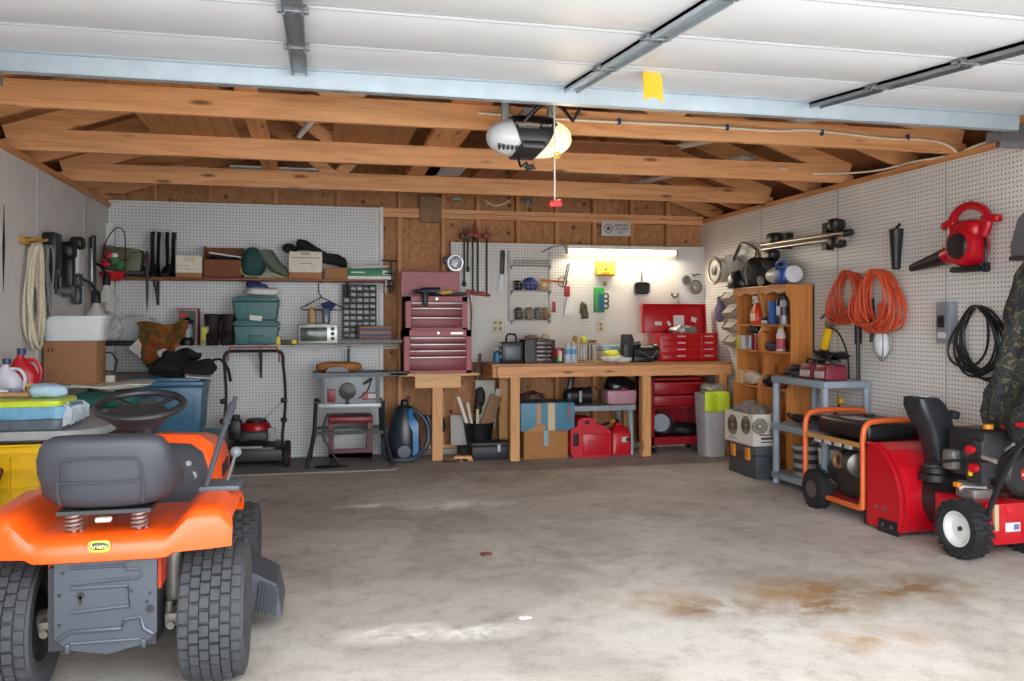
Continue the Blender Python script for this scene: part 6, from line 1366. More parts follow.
G().loft([[tuple(Vector((.0, .08, -.07)).lerp(nz, k) + Vector((.055 * r * math.cos(a), 0, .05 * r * math.sin(a)))) for a in [2 * PI * i / 16 for i in range(16)]] for k, r in ((0, 1.35), (.15, 1.25), (.4, 1.0), (1, .5))]).build('nozzle', BLACK, t)
G().loft([[tuple(Vector((.0, .0, -.05)).lerp(nz, k) + Vector((.06 * r * math.cos(a), 0, .055 * r * math.sin(a)))) for a in [2 * PI * i / 16 for i in range(16)]] for k, r in ((0, 1.5), (.3, 1.2), (.34, 1.1))]).build('outlet', LB, t)
G().slab(-.04, .06, -.12, .12, -.20, -.165, bev=.012).build('base_foot', BLACK, t)
G().tube(smooth([(0, -.14, .0), (-.02, -.17, -.06), (-.02, -.17, -.15)], 4), .009, 6).box((-.02, -.17, -.18), (.03, .045, .06), bev=.008).build('plug_cord', BLACK, t)
G().tube(smooth([(0, .05, .22), (.02, .03, .26), (.06, .02, .24)], 3), .006, 6).build('wall_hook', STEEL, t)
P = hang(946, 323, .035)
t = T('breaker_box', 'grey electrical switch box on the right wall', 'switch box', P)
G().slab(-.03, .033, -.07, .06, -.135, .14, bev=.006).build('case', mt('#8d9399', .4, .2), t)
G().slab(-.036, -.03, -.055, .045, -.115, .12, bev=.003).build('cover', mt('#80868c', .4, .2), t)
sw = G().slab(-.05, -.036, -.03, .025, -.03, .05, bev=.005).build('switch', mt('#1c1c1e', .4), t)
G().slab(-.06, -.048, -.016, .01, .0, .035).build('toggle', BLACK, sw)
G().slab(-.0375, -.0355, -.045, .035, -.10, -.06).build('sticker', mt('#c2bfc0', .5), t)
P = hang(985, 306, .02)
coil('extension_cord', 'black cord coil hanging right of the grey switch box', 'cord', P, .38, .45, .008, BLACK, 9, '-x', .08, seed=31, tail=None, sp=.4)
# camouflage jacket at the frame edge
P = px(1024, 352, 3.98)
def jk(a, b):
    yy = .16 - .55 * a; zz = .60 - 1.02 * b
    left = -.02 + .30 * min(1, b * 1.15)
    yy = left - .60 * a
    if b > .85: zz += .12 * max(0, a - .0) * (1 if a < .2 else -.2)
    return (-.06 - .05 * math.sin(a * 8 + b * 3) - .04 * math.sin(b * 9) - .06 * math.sin(a * PI), yy, zz + .10 * a * (1 - b))
t = T('camouflage_jacket', 'camouflage jacket hanging on the right wall at the picture edge', 'jacket', (3.99, P.y - .07, P.z - .07))
CM = camo('woodland_camo', ['#1e2023', '#33352f', '#232322', '#5a5240', '#2c3028'], 13)
G().sheet(jk, 26, 44, .02).rough(.018, 11).build('body', CM, t)
G().loft([[(-.10 + .05 * math.cos(q) * r, -.02 + .22 * k + .055 * math.sin(q) * r, .42 - .75 * k) for q in [2 * PI * i / 14 for i in range(14)]] for k, r in ((0, .6), (.1, 1), (.4, 1.1), (.7, 1), (.95, .9), (1, .6))]).rough(.02, 12).build('sleeve', CM, t)
P = px(1020, 240, 3.97)
t = T('grey_bin', 'dark grey moulded hood hanging on the wall above the camouflage jacket', 'hood', (4.03, 4.09, 1.83))
G().prism([(.16, -.12), (.165, -.05), (.11, .10), (.06, .14), (-.30, .16), (-.36, -.12)], -.06, .06, 'yz').build('shell', mt('#5a5a5c', .5), t)
G().slab(-.064, .06, -.37, .175, -.14, -.115, bev=.006).build('rim', mt('#2c2c2e', .5), t)
# ---------------------------------------------------------------- door opener
P = py(529, 138, 4.50)
t = T('door_opener', 'white and black garage door opener hanging below the first roof beam', 'door opener', P)
wl = G().sup((0, 0, 0), (.47, .26, .215), 2.3, 40, 20)
for v in wl.bm.verts: v.co.z = v.co.z if v.co.z < 0 else v.co.z * .95
bmesh.ops.delete(wl.bm, geom=[v for v in wl.bm.verts if v.co.x > .10], context='VERTS')
wl.build('cover', mt('#d8d9db', .35, 0, .04), t)
wr_ = G().sup((0, 0, 0), (.47, .26, .215), 2.3, 40, 20)
bmesh.ops.delete(wr_.bm, geom=[v for v in wr_.bm.verts if v.co.x < .08], context='VERTS')
wr_.build('light_lens', glow('opener_lens', '#ffdfa8', .45), t)
BK = mt('#1a1a1d', .35)
def lerp_(z, tab):
    for (z0, a), (z1, b) in zip(tab, tab[1:]):
        if z0 >= z >= z1: return a + (b - a) * (z0 - z) / (z0 - z1)
    return tab[-1][1]
rings = []
for k in range(19):
    z = .10 - .214 * k / 18
    xl = lerp_(z, [(.11, -.115), (.05, -.108), (-.02, -.085), (-.055, -.07), (-.085, -.09), (-.12, -.105)]); xr = lerp_(z, [(.11, .12), (.05, .122), (-.02, .095), (-.055, .075), (-.085, .05), (-.12, .02)])
    f = lambda x: .140 * math.sqrt(max(.10, 1 - abs(x / .25) ** 2.3 - abs(z / .118) ** 3))
    xs_ = [xl + (xr - xl) * i / 10 for i in range(11)]
    rings.append([(x, -f(x), z) for x in xs_] + [(x, f(x) * .9, z) for x in reversed(xs_)])
G().loft(rings).build('chassis', BK, t)
G().slab(-.03, .03, .0, .339, .14, .165).build('hanger_rail', mt('#b4b6b6', .4, .7), t)
G().slab(-.09, .02, -.146, -.139, .02, .055, bev=.004).build('name_plate', mt('#3a332a', .4), t)
text('lettering', 'CRAFTSMAN', .021, mt('#cdbb94', .4), t, (-.035, -.148, .037))
text('lettering', '1/2 HP', .02, mt('#c9c3b8', .4), t, (.062, -.146, .037))
G().slab(-.07, .055, -.15, -.13, -.085, -.045, bev=.008).build('control_panel', mt('#26262a', .3), t)
for q in (-.10, .112): G().cyl((q, -.148, .045), (q, -.135, .045), .009).build('screw', CHROME, t)
for k in range(5): G().box((-.185 + k * .023, -.095, -.072), (.011, .06, .018), rot=(.5, .25, 0)).build('vent_slot', BLACK, t)
G().slab(-.155, -.12, -.03, .0, .06, .36).build('hanger', mt('#b4b6b6', .4, .7), t)
G().slab(.10, .13, -.03, .0, .10, .36).build('hanger', mt('#b4b6b6', .4, .7), t)
arm = smooth([(-.06, -.13, .05), (.0, -.16, .12), (.06, -.22, .16), (.12, -.32, .175)], 4)
G().tube(arm, .020, 8, flat=.6).build('door_arm', BLACK, t)
G().tube([(.06, -.2, .165), (.12, -.24, .11), (.17, -.26, .04), (.19, -.3, .09), (.20, -.4, .16)], .010, 8).build('release_arm', BLACK, t)
G().slab(.085, .115, -.17, -.15, .10, .2).build('trolley', mt('#c3b48e', .4, .3), t)
G().tube([(.095, -.17, .2), (.096, -.17, 0), (.097, -.17, -.36)], .004, 6).build('pull_cord', mt('#e2d8cc', .7), t)
G().box((.10, -.17, -.375), (.07, .03, .035), rot=(0, -.12, 0), bev=.008).build('pull_handle', mt('#c51f24', .4), t)
G().torus((.11, -.17, -.12), .014, .006, 'y', 14, 6).build('yellow_ring', YEL, t)
G().tube(smooth([(-.06, .0, -.11), (-.05, -.02, -.16), (-.02, -.03, -.14), (-.01, 0, -.18), (.02, -.02, -.15), (-.03, -.03, -.165), (.03, -.02, -.165)], 4), .007, 6).build('loose_wire', BLACK, t)
ol = lamp('opener_lamp', 'POINT', (P.x + .20, P.y - .02, P.z - .22), 1.2, (1, .78, .5), .06)
# ---------------------------------------------------------------- things laid over the roof trusses
zc = ZT + .14
PNL = wood('panelling', '#a8703e', '#8d5a30', 'y', 1.4, .5, False)
def plank(name, label, cat, x0, x1, y0, y1, z0, th, m_, rz=0.0):
    return tag(G().slab(-(x1 - x0) / 2, (x1 - x0) / 2, -(y1 - y0) / 2, (y1 - y0) / 2, 0, th).build(name, m_, None, ((x0 + x1) / 2, (y0 + y1) / 2, z0), (0, 0, rz)), label, cat)
t = plank('panel_sheet', 'grooved brown panel sheet laid across the first two roof trusses at left', 'panel', -1.07, -.52, 3.98, 6.45, zc + .002, .012, PNL)
g = G()
for k in range(6): g.slab(-.24 + k * .095, -.236 + k * .095, -1.23, 1.23, -.001, .0)
g.build('groove', mt('#6d4324', .7), t)
plank('loose_plank', 'narrow plank laid over the trusses right of the grooved panel', 'plank', -.44, -.32, 4.3, 7.8, zc + .002, .03, M_LY)
plank('plywood_sheet', 'plywood sheet laid over the rear trusses above the parts organizer', 'plywood', .10, .62, 5.2, 6.9, zc + .002, .014, wood('ply_a', '#9a6638', '#7d4e2a', 'y', .6, .6, False))
plank('loose_plank', 'wide plank laid over the trusses behind the left of the opener', 'plank', .74, .98, 4.6, 8.2, zc + .002, .03, M_LY)
plank('loose_plank', 'reddish plank laid over the trusses just right of the opener', 'plank', 1.30, 1.50, 5.6, 8.2, zc + .002, .03, wood('ply_b', '#8d5630', '#70401f', 'y', .6, .6))
plank('plywood_sheet', 'long plywood sheet laid over the trusses right of the opener', 'plywood', 1.62, 2.55, 5.7, 7.6, zc + .002, .014, wood('ply_c', '#8f5c33', '#70431f', 'y', .5, .6, False))
p = py(448, 166, 6.9)
plank('panel_sheet', 'small grey panel laid over the trusses behind the opener', 'panel', p.x - .15, p.x + .15, 6.3, 7.28, zc + .002, .02, mt('#a3a5a8', .5))
p = py(278, 190, 8.0)
plank('panel_sheet', 'white flat panel lying over the rear truss above the left pegboard', 'panel', p.x - .35, p.x + .35, 7.32, 8.45, zc + .02, .012, mt('#c9ccd0', .5))
def strip(label, a, b, w_, m_):
    a, b = Vector(a), Vector(b); c_ = (a + b) / 2; d_ = b - a
    return tag(G().slab(-w_ / 2, w_ / 2, -d_.length / 2, d_.length / 2, 0, .02, bev=.003).slab(-w_ / 2, -w_ / 2 + .008, -d_.length / 2, d_.length / 2, 0, .04).build('metal_channel', m_, None, c_, (0, 0, math.atan2(-d_.x, d_.y))), label, 'metal channel')
strip('pale metal channel lying over the first trusses above the cable end', (2.35, 6.15, zc + .004), (3.02, 4.75, zc + .004), .09, mt('#c6c3bb', .4, .3))
strip('grey metal channel lying over the rear trusses near the back right corner', (2.75, 7.6, zc + .004), (3.22, 6.0, zc + .004), .14, mt('#a8abad', .4, .4))
p = py(322, 132, 5.3)
t = T('white_pipe', 'white plastic pipe with an elbow hanging below the trusses at left', 'pipe', (p.x, 5.3, 2.60))
G().cyl((.03, -.25, .0), (-.15, .8, .02), .020, n=14).build('pipe', WHITE, t)
G().lathe([(.028, -.05), (.034, -.045), (.034, .0), (.026, .0), (.02, -.03)], (.035, -.27, 0), (0.17, -1, 0)).build('coupling', mt('#c9cbca', .4), t)
p = py(243, 88, 4.25)
tag(G().lathe([(.14, .0), (.16, .01), (.165, .05), (.15, .05), (.14, .02)]).build('plastic_tub', mt('#2f7fa8', .35), None, (p.x, 4.55, 2.583)), 'blue round plastic tub resting above the first roof beam', 'tub')
tag(G().tube(smooth([(-.13, 0, .03), (-.06, 0, -.02), (.03, 0, -.02), (.13, 0, .03)], 4), .006, 6).build('loose_wire', CREAM, None, (py(498, 205, 8.4).x, 8.44, py(498, 203, 8.44).z)), 'white wire drooping along the back wall plate', 'wire')
p = py(457, 199, 8.45); tag(G().slab(-.04, .04, 0, .02, -.012, .012).build('teal_label', mt('#6db0a8', .5), None, (p.x, 8.44, p.z)), 'little teal label stuck on the timber above the back wall', 'label')
p = py(529, 201, 8.45); tag(G().slab(-.035, .035, 0, .03, -.035, .035, bev=.004).build('junction_box', mt('#5f6a74', .4, .5), None, (p.x, 8.45, p.z)), 'small grey junction box on the timber above the back wall', 'junction box')
p = pz(486, 555); lump('dry_leaf', 'small reddish dry leaf lying on the floor in the middle', 'leaf', (p.x, p.y, .001), (.07, .05, .012), mt('#7a3b22', .8), 2.2, .006, 30)
p = pz(525, 619); lump('paper_scrap', 'small white paper scrap lying on the floor near the front', 'paper', (p.x, p.y, .001), (.06, .03, .010), WHITE, 2.4, .004, 40)
# ---------------------------------------------------------------- lawn tractor, seen from behind
ORG = mt('#e2500f', .28, 0, .06, 4, .02, 'tractor_orange'); GRM = mt('#41474f', .35, .3, .08, 10, .04, 'frame_grey'); TYRE = mt('#36383b', .8, 0, .25, 20, .1, 'tyre_rubber'); SEATM = mt('#33363d', .55, 0, .1, 150, .25, 'seat_vinyl')
tr = T('lawn_tractor', 'orange lawn tractor with a grey seat seen from behind at the left front', 'lawn tractor', (-.715, 3.385, 0), -.0)
def tyre(x, y, r, w_, parent, rows=6, n=40, turf=True):
    g = G().lathe([(r * .56, -w_ * .42), (r * .74, -w_ * .5), (r * .88, -w_ * .49), (r * .92, -w_ * .42), (r * .935, -w_ * .2), (r * .94, 0), (r * .935, w_ * .2), (r * .92, w_ * .42), (r * .88, w_ * .49), (r * .74, w_ * .5), (r * .56, w_ * .42), (r * .56, -w_ * .42)], (x, y, r), 'x', 44, False)
    for k in range(n):
        for j in range(rows):
            a = 2 * PI * (k + .5 * (j % 2)) / n; fx = (j + .5) / rows - .5; dip = .02 * (abs(fx) * 2) ** 3
            rad = r * .968 - dip; c_ = (x + fx * w_ * .92, y + rad * math.cos(a), r + rad * math.sin(a))
            L_ = 2 * PI * r / n
            for sg in (-1, 1):
                g.box((c_[0] + sg * w_ / rows * .2, c_[1], c_[2]), (w_ / rows * .40, L_ * .74, r * .065), rot=(a - PI / 2, 0, 0))
    # blocks keep to the tyre's own curve
    o = g.build('tyre', TYRE, parent, ang=.5); return o
for sx_, nm in ((-.345, 'l'), (.345, 'r')):
    wq = G().lathe([(.03, -.08), (.10, -.09), (.135, -.06), (.14, .0), (.135, .06), (.10, .085), (.03, .08)], (sx_, 0, .255), 'x', 32).build('wheel', mt('#2d2f33', .4, .4), tr)
    tyre(sx_, 0, .258, .225, wq, 6, 34)
    s_ = -1 if sx_ > 0 else 1
    G().cyl((sx_ + s_ * .09, 0, .255), (sx_ + s_ * .16, 0, .255), .04, n=16).cyl((sx_ + s_ * .12, 0, .255), (sx_ + s_ * .20, 0, .255), .055, n=10).box((sx_ + s_ * .14, -.12, .27), (.045, .06, .045), bev=.006).cyl((sx_ + s_ * .14, -.11, .255), (sx_ + s_ * .14, -.165, .255), .014, n=10).cyl((sx_ + s_ * .15, -.12, .29), (sx_ + s_ * .15, -.12, .33), .012, n=10).build('hub', mt('#6f695f', .5, .4, .4, 60), wq)
for sx_ in (-.34, .34):
    wq = G().cyl((sx_ - .05, 1.32, .19), (sx_ + .05, 1.32, .19), .095).build('wheel', mt('#2d2f33', .4, .4), tr); tyre(sx_, 1.32, .19, .15, wq, 4, 26)
# rear plate
pl = G().prism([(-.162, .525), (.162, .525), (.162, .235), (.12, .195), (.0, .17), (-.12, .195), (-.162, .235)], -.245, -.235).build('rear_plate', GRM, tr); pl.location = (.012, -.0, .03)
g = G()
g.tube([(-.11, -.247, .47), (.06, -.247, .47), (.065, -.247, .455), (.11, -.247, .455), (.115, -.247, .43), (.10, -.247, .425), (-.11, -.247, .415)], .006, 6)
g.tube([(-.11, -.247, .40), (.07, -.247, .40), (.075, -.247, .33), (-.11, -.247, .32)], .006, 6)
g.tube([(-.15, -.247, .23), (-.11, -.247, .255), (.05, -.247, .255), (.06, -.247, .285), (.11, -.247, .29), (.12, -.247, .25), (.15, -.247, .23)], .008, 6)
g.tube([(-.11, -.247, .215), (.11, -.247, .215)], .005, 6); g.build('pressed_rib', GRM, pl)
for (a, b_, r_) in ((-.14, .495, .006), (-.135, .455, .006), (.0, .508, .009), (.14, .50, .006), (.07, .485, .006), (-.145, .38, .006), (.08, .38, .006), (.14, .37, .005), (.13, .34, .006), (.14, .315, .014), (-.145, .28, .006), (-.08, .375, .013)):
    G().cyl((a, -.2475, b_), (a, -.243, b_), r_, n=14).build('hole', BLACK, pl)
G().slab(-.084, -.076, -.2475, -.243, .345, .375).build('hole', BLACK, pl)
for a in (-.12, .12): G().box((a, -.248, .20), (.016, .012, .03), bev=.003).build('clip', GRM, pl)
G().slab(-.17, .17, -.235, .9, .22, .50).build('chassis', mt('#2b2d31', .5, .3), tr)
G().cyl((-.3, 0, .255), (.3, 0, .255), .035).box((0, .02, .26), (.30, .2, .16), bev=.03).cyl((.20, -.05, .32), (.20, -.05, .52), .03).build('transaxle', mt('#7f7d78', .5, .5, .3), tr)
# fender deck
def fz(x, b):       # height of the fender's top: humps over the tyres, dip under the seat
    ax_ = abs(x); h_ = .575 + .08 * min(1, max(0, (ax_ - .20) / .10)) ** 1.0 * 1.0
    t_ = min(1, max(0, (ax_ - .20) / .10)); h_ = .605 + .075 * t_ * t_ * (3 - 2 * t_)
    return h_
prof = []
N_ = 40
rows_ = []
for (yy, dz_, sc_) in ((-.265, -.08, .98), (-.28, -.075, 1.0), (-.282, -.05, 1.0), (-.275, -.02, 1.0), (-.25, -.004, .99), (-.19, .0, .985), (.05, .0, .985), (.22, .0, .985), (.30, -.01, .98), (.36, -.06, .98), (.37, -.07, .98)):
    r_ = []
    for i in range(N_ + 1):
        f_ = i / N_ * 2 - 1; x = f_ * .418 * sc_
        e_ = max(0, abs(f_) - .88) / .12; z = fz(x, 0) + dz_ - .05 * e_ ** 2
        if dz_ < -.06: z = min(z, .545)
        ycv = yy + (.05 * abs(f_) ** 4 if yy < 0 else 0)
        r_.append((x, ycv, z))
    rows_.append(r_)
g = G()
g.sheet(lambda a, b: tuple(Vector(rows_[min(int(b * (len(rows_) - 1)), len(rows_) - 1)][int(round(a * N_))])), N_, len(rows_) - 1, .008)
fd = g.build('fender', ORG, tr, ang=.8)
G().slab(-.18, .18, -.2, .3, .40, .58).build('fender_liner', mt('#a83418', .5), tr)
bd = G().sup((0, -.286, .578), (.072, .012, .042), 4, 24, 8).build('badge', mt('#c9a23a', .4), fd)
G().sup((0, -.291, .58), (.062, .008, .026), 2, 24, 8).build('badge_oval', mt('#1d3a1f', .4), bd)
text('lettering', 'Ariens', .022, mt('#ead9a0', .4), tr, (0, -.297, .58)).rotation_euler = (PI / 2, 0, 0)
# springs, bracket and seat
for sx_ in (-.105, .105): 
    pts = [(sx_ + .024 * math.cos(a), -.18 + .024 * math.sin(a), .61 + .065 * a / (2 * PI * 4.5)) for a in [2 * PI * 4.5 * i / 72 for i in range(73)]]
    G().tube(pts, .006, 6).build('spring', mt('#8a6f68', .4, .5), tr)
    G().cyl((sx_, -.18, .60), (sx_, -.18, .68), .010).build('spring_bolt', STEEL, tr)
G().slab(-.15, .15, -.22, .15, .672, .685).build('seat_bracket', mt('#2a2b2e', .5), tr)
G().box((.0, -.225, .655), (.05, .03, .015), bev=.004).build('seat_switch', mt('#c9bfae', .5), tr)
# tub seat: rings from the bottom up, back wall thick
def seat_ring(z, wd, yb_, yf_, k=3.2): return [(math.copysign(abs(math.cos(a)) ** (2 / k), math.cos(a)) * wd / 2, (yb_ + yf_) / 2 + math.copysign(abs(math.sin(a)) ** (2 / k), math.sin(a)) * (yf_ - yb_) / 2, z) for a in [2 * PI * i / 48 for i in range(48)]]
se = G().loft([seat_ring(.690, .30, -.20, .12), seat_ring(.704, .38, -.235, .16), seat_ring(.735, .445, -.252, .18), seat_ring(.78, .455, -.258, .16), seat_ring(.81, .45, -.262, .02), seat_ring(.86, .435, -.268, -.09), seat_ring(.905, .405, -.272, -.13), seat_ring(.926, .375, -.27, -.14), seat_ring(.938, .33, -.255, -.15), seat_ring(.941, .26, -.24, -.17)])
so = se.build('seat', SEATM, tr, ang=1.2)
G().tube([(-.13, -.25, .715), (-.135, -.262, .76), (-.13, -.270, .84), (-.115, -.275, .868), (0, -.279, .872), (.115, -.275, .868), (.13, -.270, .84), (.135, -.262, .76), (.13, -.25, .715)], .0035, 6).tube([(-.133, -.266, .79), (0, -.268, .787), (.133, -.266, .79)], .0035, 6).build('seam', SEATM, so)
# dash, hood, steering wheel
def hood_ring(y, wd, zt_, zb): 
    return [(-wd / 2, y, zb), (-wd / 2, y, zt_ - .12), (-wd / 2 + .02, y, zt_ - .05), (-wd / 2 + .07, y, zt_ - .012), (0, y, zt_), (wd / 2 - .07, y, zt_ - .012), (wd / 2 - .02, y, zt_ - .05), (wd / 2, y, zt_ - .12), (wd / 2, y, zb)]
G().loft([hood_ring(.62, .50, .80, .50), hood_ring(.66, .54, .835, .46), hood_ring(.95, .55, .81, .42), hood_ring(1.35, .52, .75, .36), hood_ring(1.58, .46, .68, .34), hood_ring(1.64, .38, .60, .36)]).build('hood', ORG, tr)
G().slab(.272, .278, .85, 1.1, .60, .66).build('hood_vent', BLACK, tr)
G().loft([hood_ring(.52, .40, .74, .42), hood_ring(.57, .46, .79, .42), hood_ring(.63, .48, .805, .42)]).build('dashboard', mt('#3a3d43', .5), tr)
for (a, b_, r_) in ((.14, .70, .022), (.185, .665, .02), (.17, .72, .012)): G().lathe([(r_, -.02), (r_, -.005), (r_ * .6, .0)], (a, .545, b_), 'y', 18).build('control', CHROME if r_ < .022 else BLACK, tr)
G().slab(-.26, .26, .3, .62, .36, .40).build('footrest', mt('#2a2b2e', .6), tr)
cen = Vector((-.065, .74, .955)); tl = Euler((.24, 0, 0)).to_matrix()
G().tube([cen + tl @ Vector((0, 0, -.06)), Vector((-.04, .80, .70))], [.055, .08], 16).build('steering_column', mt('#26282c', .5), tr)
ring_ = [cen + tl @ Vector((.18 * math.cos(2 * PI * i / 40), .18 * math.sin(2 * PI * i / 40), 0)) for i in range(40)]
sw = G().tube(ring_, .017, 10, True).build('steering_wheel', mt('#25272b', .45), tr)
g = G()
for a in (.75, PI - .75): g.tube([cen + tl @ Vector((.05 * math.cos(a), .05 * math.sin(a), -.02)), cen + tl @ Vector((.19 * math.cos(a), .19 * math.sin(a), -.003))], .017, 8, flat=.6)
g.build('spoke', mt('#25272b', .45), sw)
g = G(); g.loft([[tuple(cen + tl @ Vector(p)) for p in [(.13 * s_ * math.copysign(abs(math.cos(a)) ** .7, math.cos(a)), -.07 + .085 * s_ * math.sin(a), z_) for a in [2 * PI * i / 28 for i in range(28)]]] for z_, s_ in ((-.07, .7), (-.03, 1), (-.01, 1.02), (.0, .95), (.004, .6))]).build('wheel_hub', mt('#2c2e32', .45), sw)
# levers
G().tube([(.29, .08, .68), (.325, .22, .83), (.365, .38, .985)], .011, 10).cyl((.345, .30, .91), (.365, .38, .985), .016).cyl((.365, .38, .985), (.375, .405, 1.01), .010).build('lift_lever', mt('#4c5157', .4, .3), tr)
G().tube([(.355, .16, .66), (.385, .26, .78)], .008, 8).build('gear_lever', CHROME, tr)
G().sup((.388, .268, .80), (.045, .045, .045), 2).build('gear_knob', mt('#6a6c70', .3), tr)
G().slab(.27, .42, .06, .24, .678, .70, bev=.006).build('lever_gate', mt('#4a4e55', .5), tr)
# mowing deck and side chute
G().loft([[(.40 * s_ * math.copysign(abs(math.cos(a)) ** .6, math.cos(a)), .62 + .24 * s_ * math.copysign(abs(math.sin(a)) ** .6, math.sin(a)), z_) for a in [2 * PI * i / 36 for i in range(36)]] for z_, s_ in ((.07, 1), (.17, 1), (.20, .9), (.21, .6))]).build('mowing_deck', mt('#2c2d31', .5), tr)
ch = G().xf(Matrix()).loft([[(.36, .42, .12), (.36, .76, .12), (.36, .76, .27), (.36, .42, .27)], [(.45, .42, .10), (.45, .76, .10), (.45, .74, .25), (.45, .44, .25)], [(.565, .40, .07), (.565, .78, .07), (.54, .74, .20), (.54, .44, .20)]]).build('discharge_chute', mt('#3a3f48', .5), tr)
for k in range(7): G().box((.47 + .012 * k, .405, .16 - .006 * k), (.005, .02, .13), rot=(0, .15, 0)).build('chute_rib', mt('#3a3f48', .5), ch)
# ---------------------------------------------------------------- generator
FO = mt('#d9622a', .4, 0, .12, 10)
ge = T('generator', 'portable generator in an orange tube frame between the grey shelf and snow blower', 'generator', (3.75, 5.325, 0))
for y, nm in ((.32, 'a'), (-.36, 'b')):
    G().tube(smooth([(-.26, y, .10), (-.26, y, .40), (-.26, y, .58), (-.235, y, .65), (-.17, y, .675), (0, y, .68), (.17, y, .675), (.235, y, .65), (.26, y, .58), (.26, y, .40), (.26, y, .10)], 4), .019, 10).build('frame_loop', FO, ge)
for x in (-.26, .26): G().tube(smooth([(x, .32, .12), (x, .25, .10), (x, -.28, .10), (x, -.34, .115), (x, -.36, .18)], 4), .019, 10).build('frame_rail', FO, ge)
for x in (-.262, .262): G().slab(x - .012, x + .012, -.34, .30, .50, .53).build('side_bar', mt('#b98a4e', .5), ge)
tk = G().slab(-.20, .24, -.32, .28, .53, .655, bev=.03, seg=3).build('fuel_tank', mt('#19191b', .4), ge)
G().slab(-.12, .0, -.1, .1, .655, .658).build('sticker', mt('#b9b9b6', .5), tk)
G().cyl((.08, .05, .65), (.08, .05, .675), .035).build('fuel_cap', BLACK, tk)
G().slab(-.24, .24, -.30, .28, .47, .505).build('control_deck', mt('#3a3a3c', .5), ge)
for k in range(4): G().slab(-.272, -.262, -.25 + k * .12, -.17 + k * .12, .475, .50, bev=.003).build('outlet', mt('#b4b4b0', .4), ge)
G().slab(-.20, .20, -.30, .26, .08, .115).build('base_tray', mt('#8a1a20', .5), ge)
en = G().box((0, -.06, .27), (.30, .34, .30), bev=.03).build('engine', mt('#3c3934', .5, .2, .3), ge)
G().lathe([(.06, 0), (.085, .01), (.085, .17), (.06, .18)], (-.12, -.05, .36), (-.35, -1, 0)).build('muffler', mt('#6d6a66', .35, .7), en)
G().torus((-.17, .05, .36), .05, .014, 'x', 24, 8).build('exhaust_ring', mt('#a8825a', .4, .5), en)
G().cyl((0, .1, .26), (0, .25, .26), .12).build('alternator', mt('#2c2c2e', .5), ge)
for x in (-.26, .30):
    wq = G().cyl((x - .05, .17, .135), (x + .04, .17, .135), .06).build('wheel', mt('#5a5048', .5), ge)
    g = G().lathe([(.06, -.045), (.10, -.05), (.125, -.042), (.135, -.02), (.135, .02), (.125, .042), (.10, .05), (.06, .045), (.06, -.045)], (x, .17, .135), 'x', 32, False)
    for k in range(28):
        a = 2 * PI * k / 28
        for sg in (-1, 1): g.box((x + sg * .02, .17 + .137 * math.cos(a + .1 * sg), .135 + .137 * math.sin(a + .1 * sg)), (.035, .016, .008), rot=(a + .1 * sg - PI / 2, 0, 0))
    g.build('tyre', RUB, wq)
for x in (-.2, .2): G().cyl((x, -.34, 0), (x, -.34, .10), .03).build('rubber_foot', RUB, ge)
# ---------------------------------------------------------------- snow blower
SR = mt('#b50d1b', .25, 0, .05, 4, .02, 'blower_red')
sb = T('snow_blower', 'red and black snow blower parked by the right wall behind the camouflage jacket', 'snow blower', (3.80, 4.215, 0), .05)
# housing: side plates and curved back
prof_ = [(.72, .02), (.72, .50), (.70, .545), (.62, .555), (.52, .52), (.42, .42), (.365, .28), (.35, .15), (.37, .05), (.42, .02)]
G().prism(prof_, -.278, -.268, 'yz').build('side_plate', SR, sb)
G().prism(prof_, .268, .278, 'yz').build('side_plate', SR, sb)
arc_ = [(.70, .548), (.62, .556), (.52, .52), (.42, .42), (.365, .28), (.35, .15), (.37, .05), (.42, .022), (.6, .02), (.70, .02)]
G().sheet(lambda a, b: (-.27 + .54 * a, *[(lambda i, f: tuple(Vector(arc_[i]).lerp(Vector(arc_[min(i + 1, len(arc_) - 1)]), f)))(min(int(b * (len(arc_) - 1)), len(arc_) - 2), b * (len(arc_) - 1) - min(int(b * (len(arc_) - 1)), len(arc_) - 2))][0]), 10, 36, .006).build('auger_housing', SR, sb)
rim_ = smooth([(-.283, .72, .545), (-.283, .64, .548), (-.283, .55, .50), (-.283, .46, .40), (-.283, .41, .27), (-.283, .40, .14), (-.283, .42, .04)], 4)
G().tube(rim_, .009, 6).build('side_rib', SR, sb)
for yy, zz in ((.62, .15), (.55, .15)): G().cyl((-.286, yy, zz), (-.276, yy, zz), .012, n=10).build('bolt', STEEL, sb)
G().slab(-.292, -.278, .42, .60, .0, .085, bev=.012).build('skid_shoe', mt('#1a1a1b', .4), sb)
G().slab(.278, .292, .42, .60, .0, .085, bev=.012).build('skid_shoe', mt('#1a1a1b', .4), sb)
for yy in (.47, .55): G().cyl((-.297, yy, .05), (-.29, yy, .05), .014, n=6).build('bolt', STEEL, sb)
G().slab(-.26, .26, .66, .71, .012, .022).build('scraper_bar', DKGREY, sb)
pts = [(-.25 + .5 * i / 60, .55 + .15 * math.cos(i * .55), .24 + .15 * math.sin(i * .55)) for i in range(61)]
G().tube(pts, .014, 6).cyl((-.27, .55, .24), (.27, .55, .24), .018).build('auger', SR, sb)
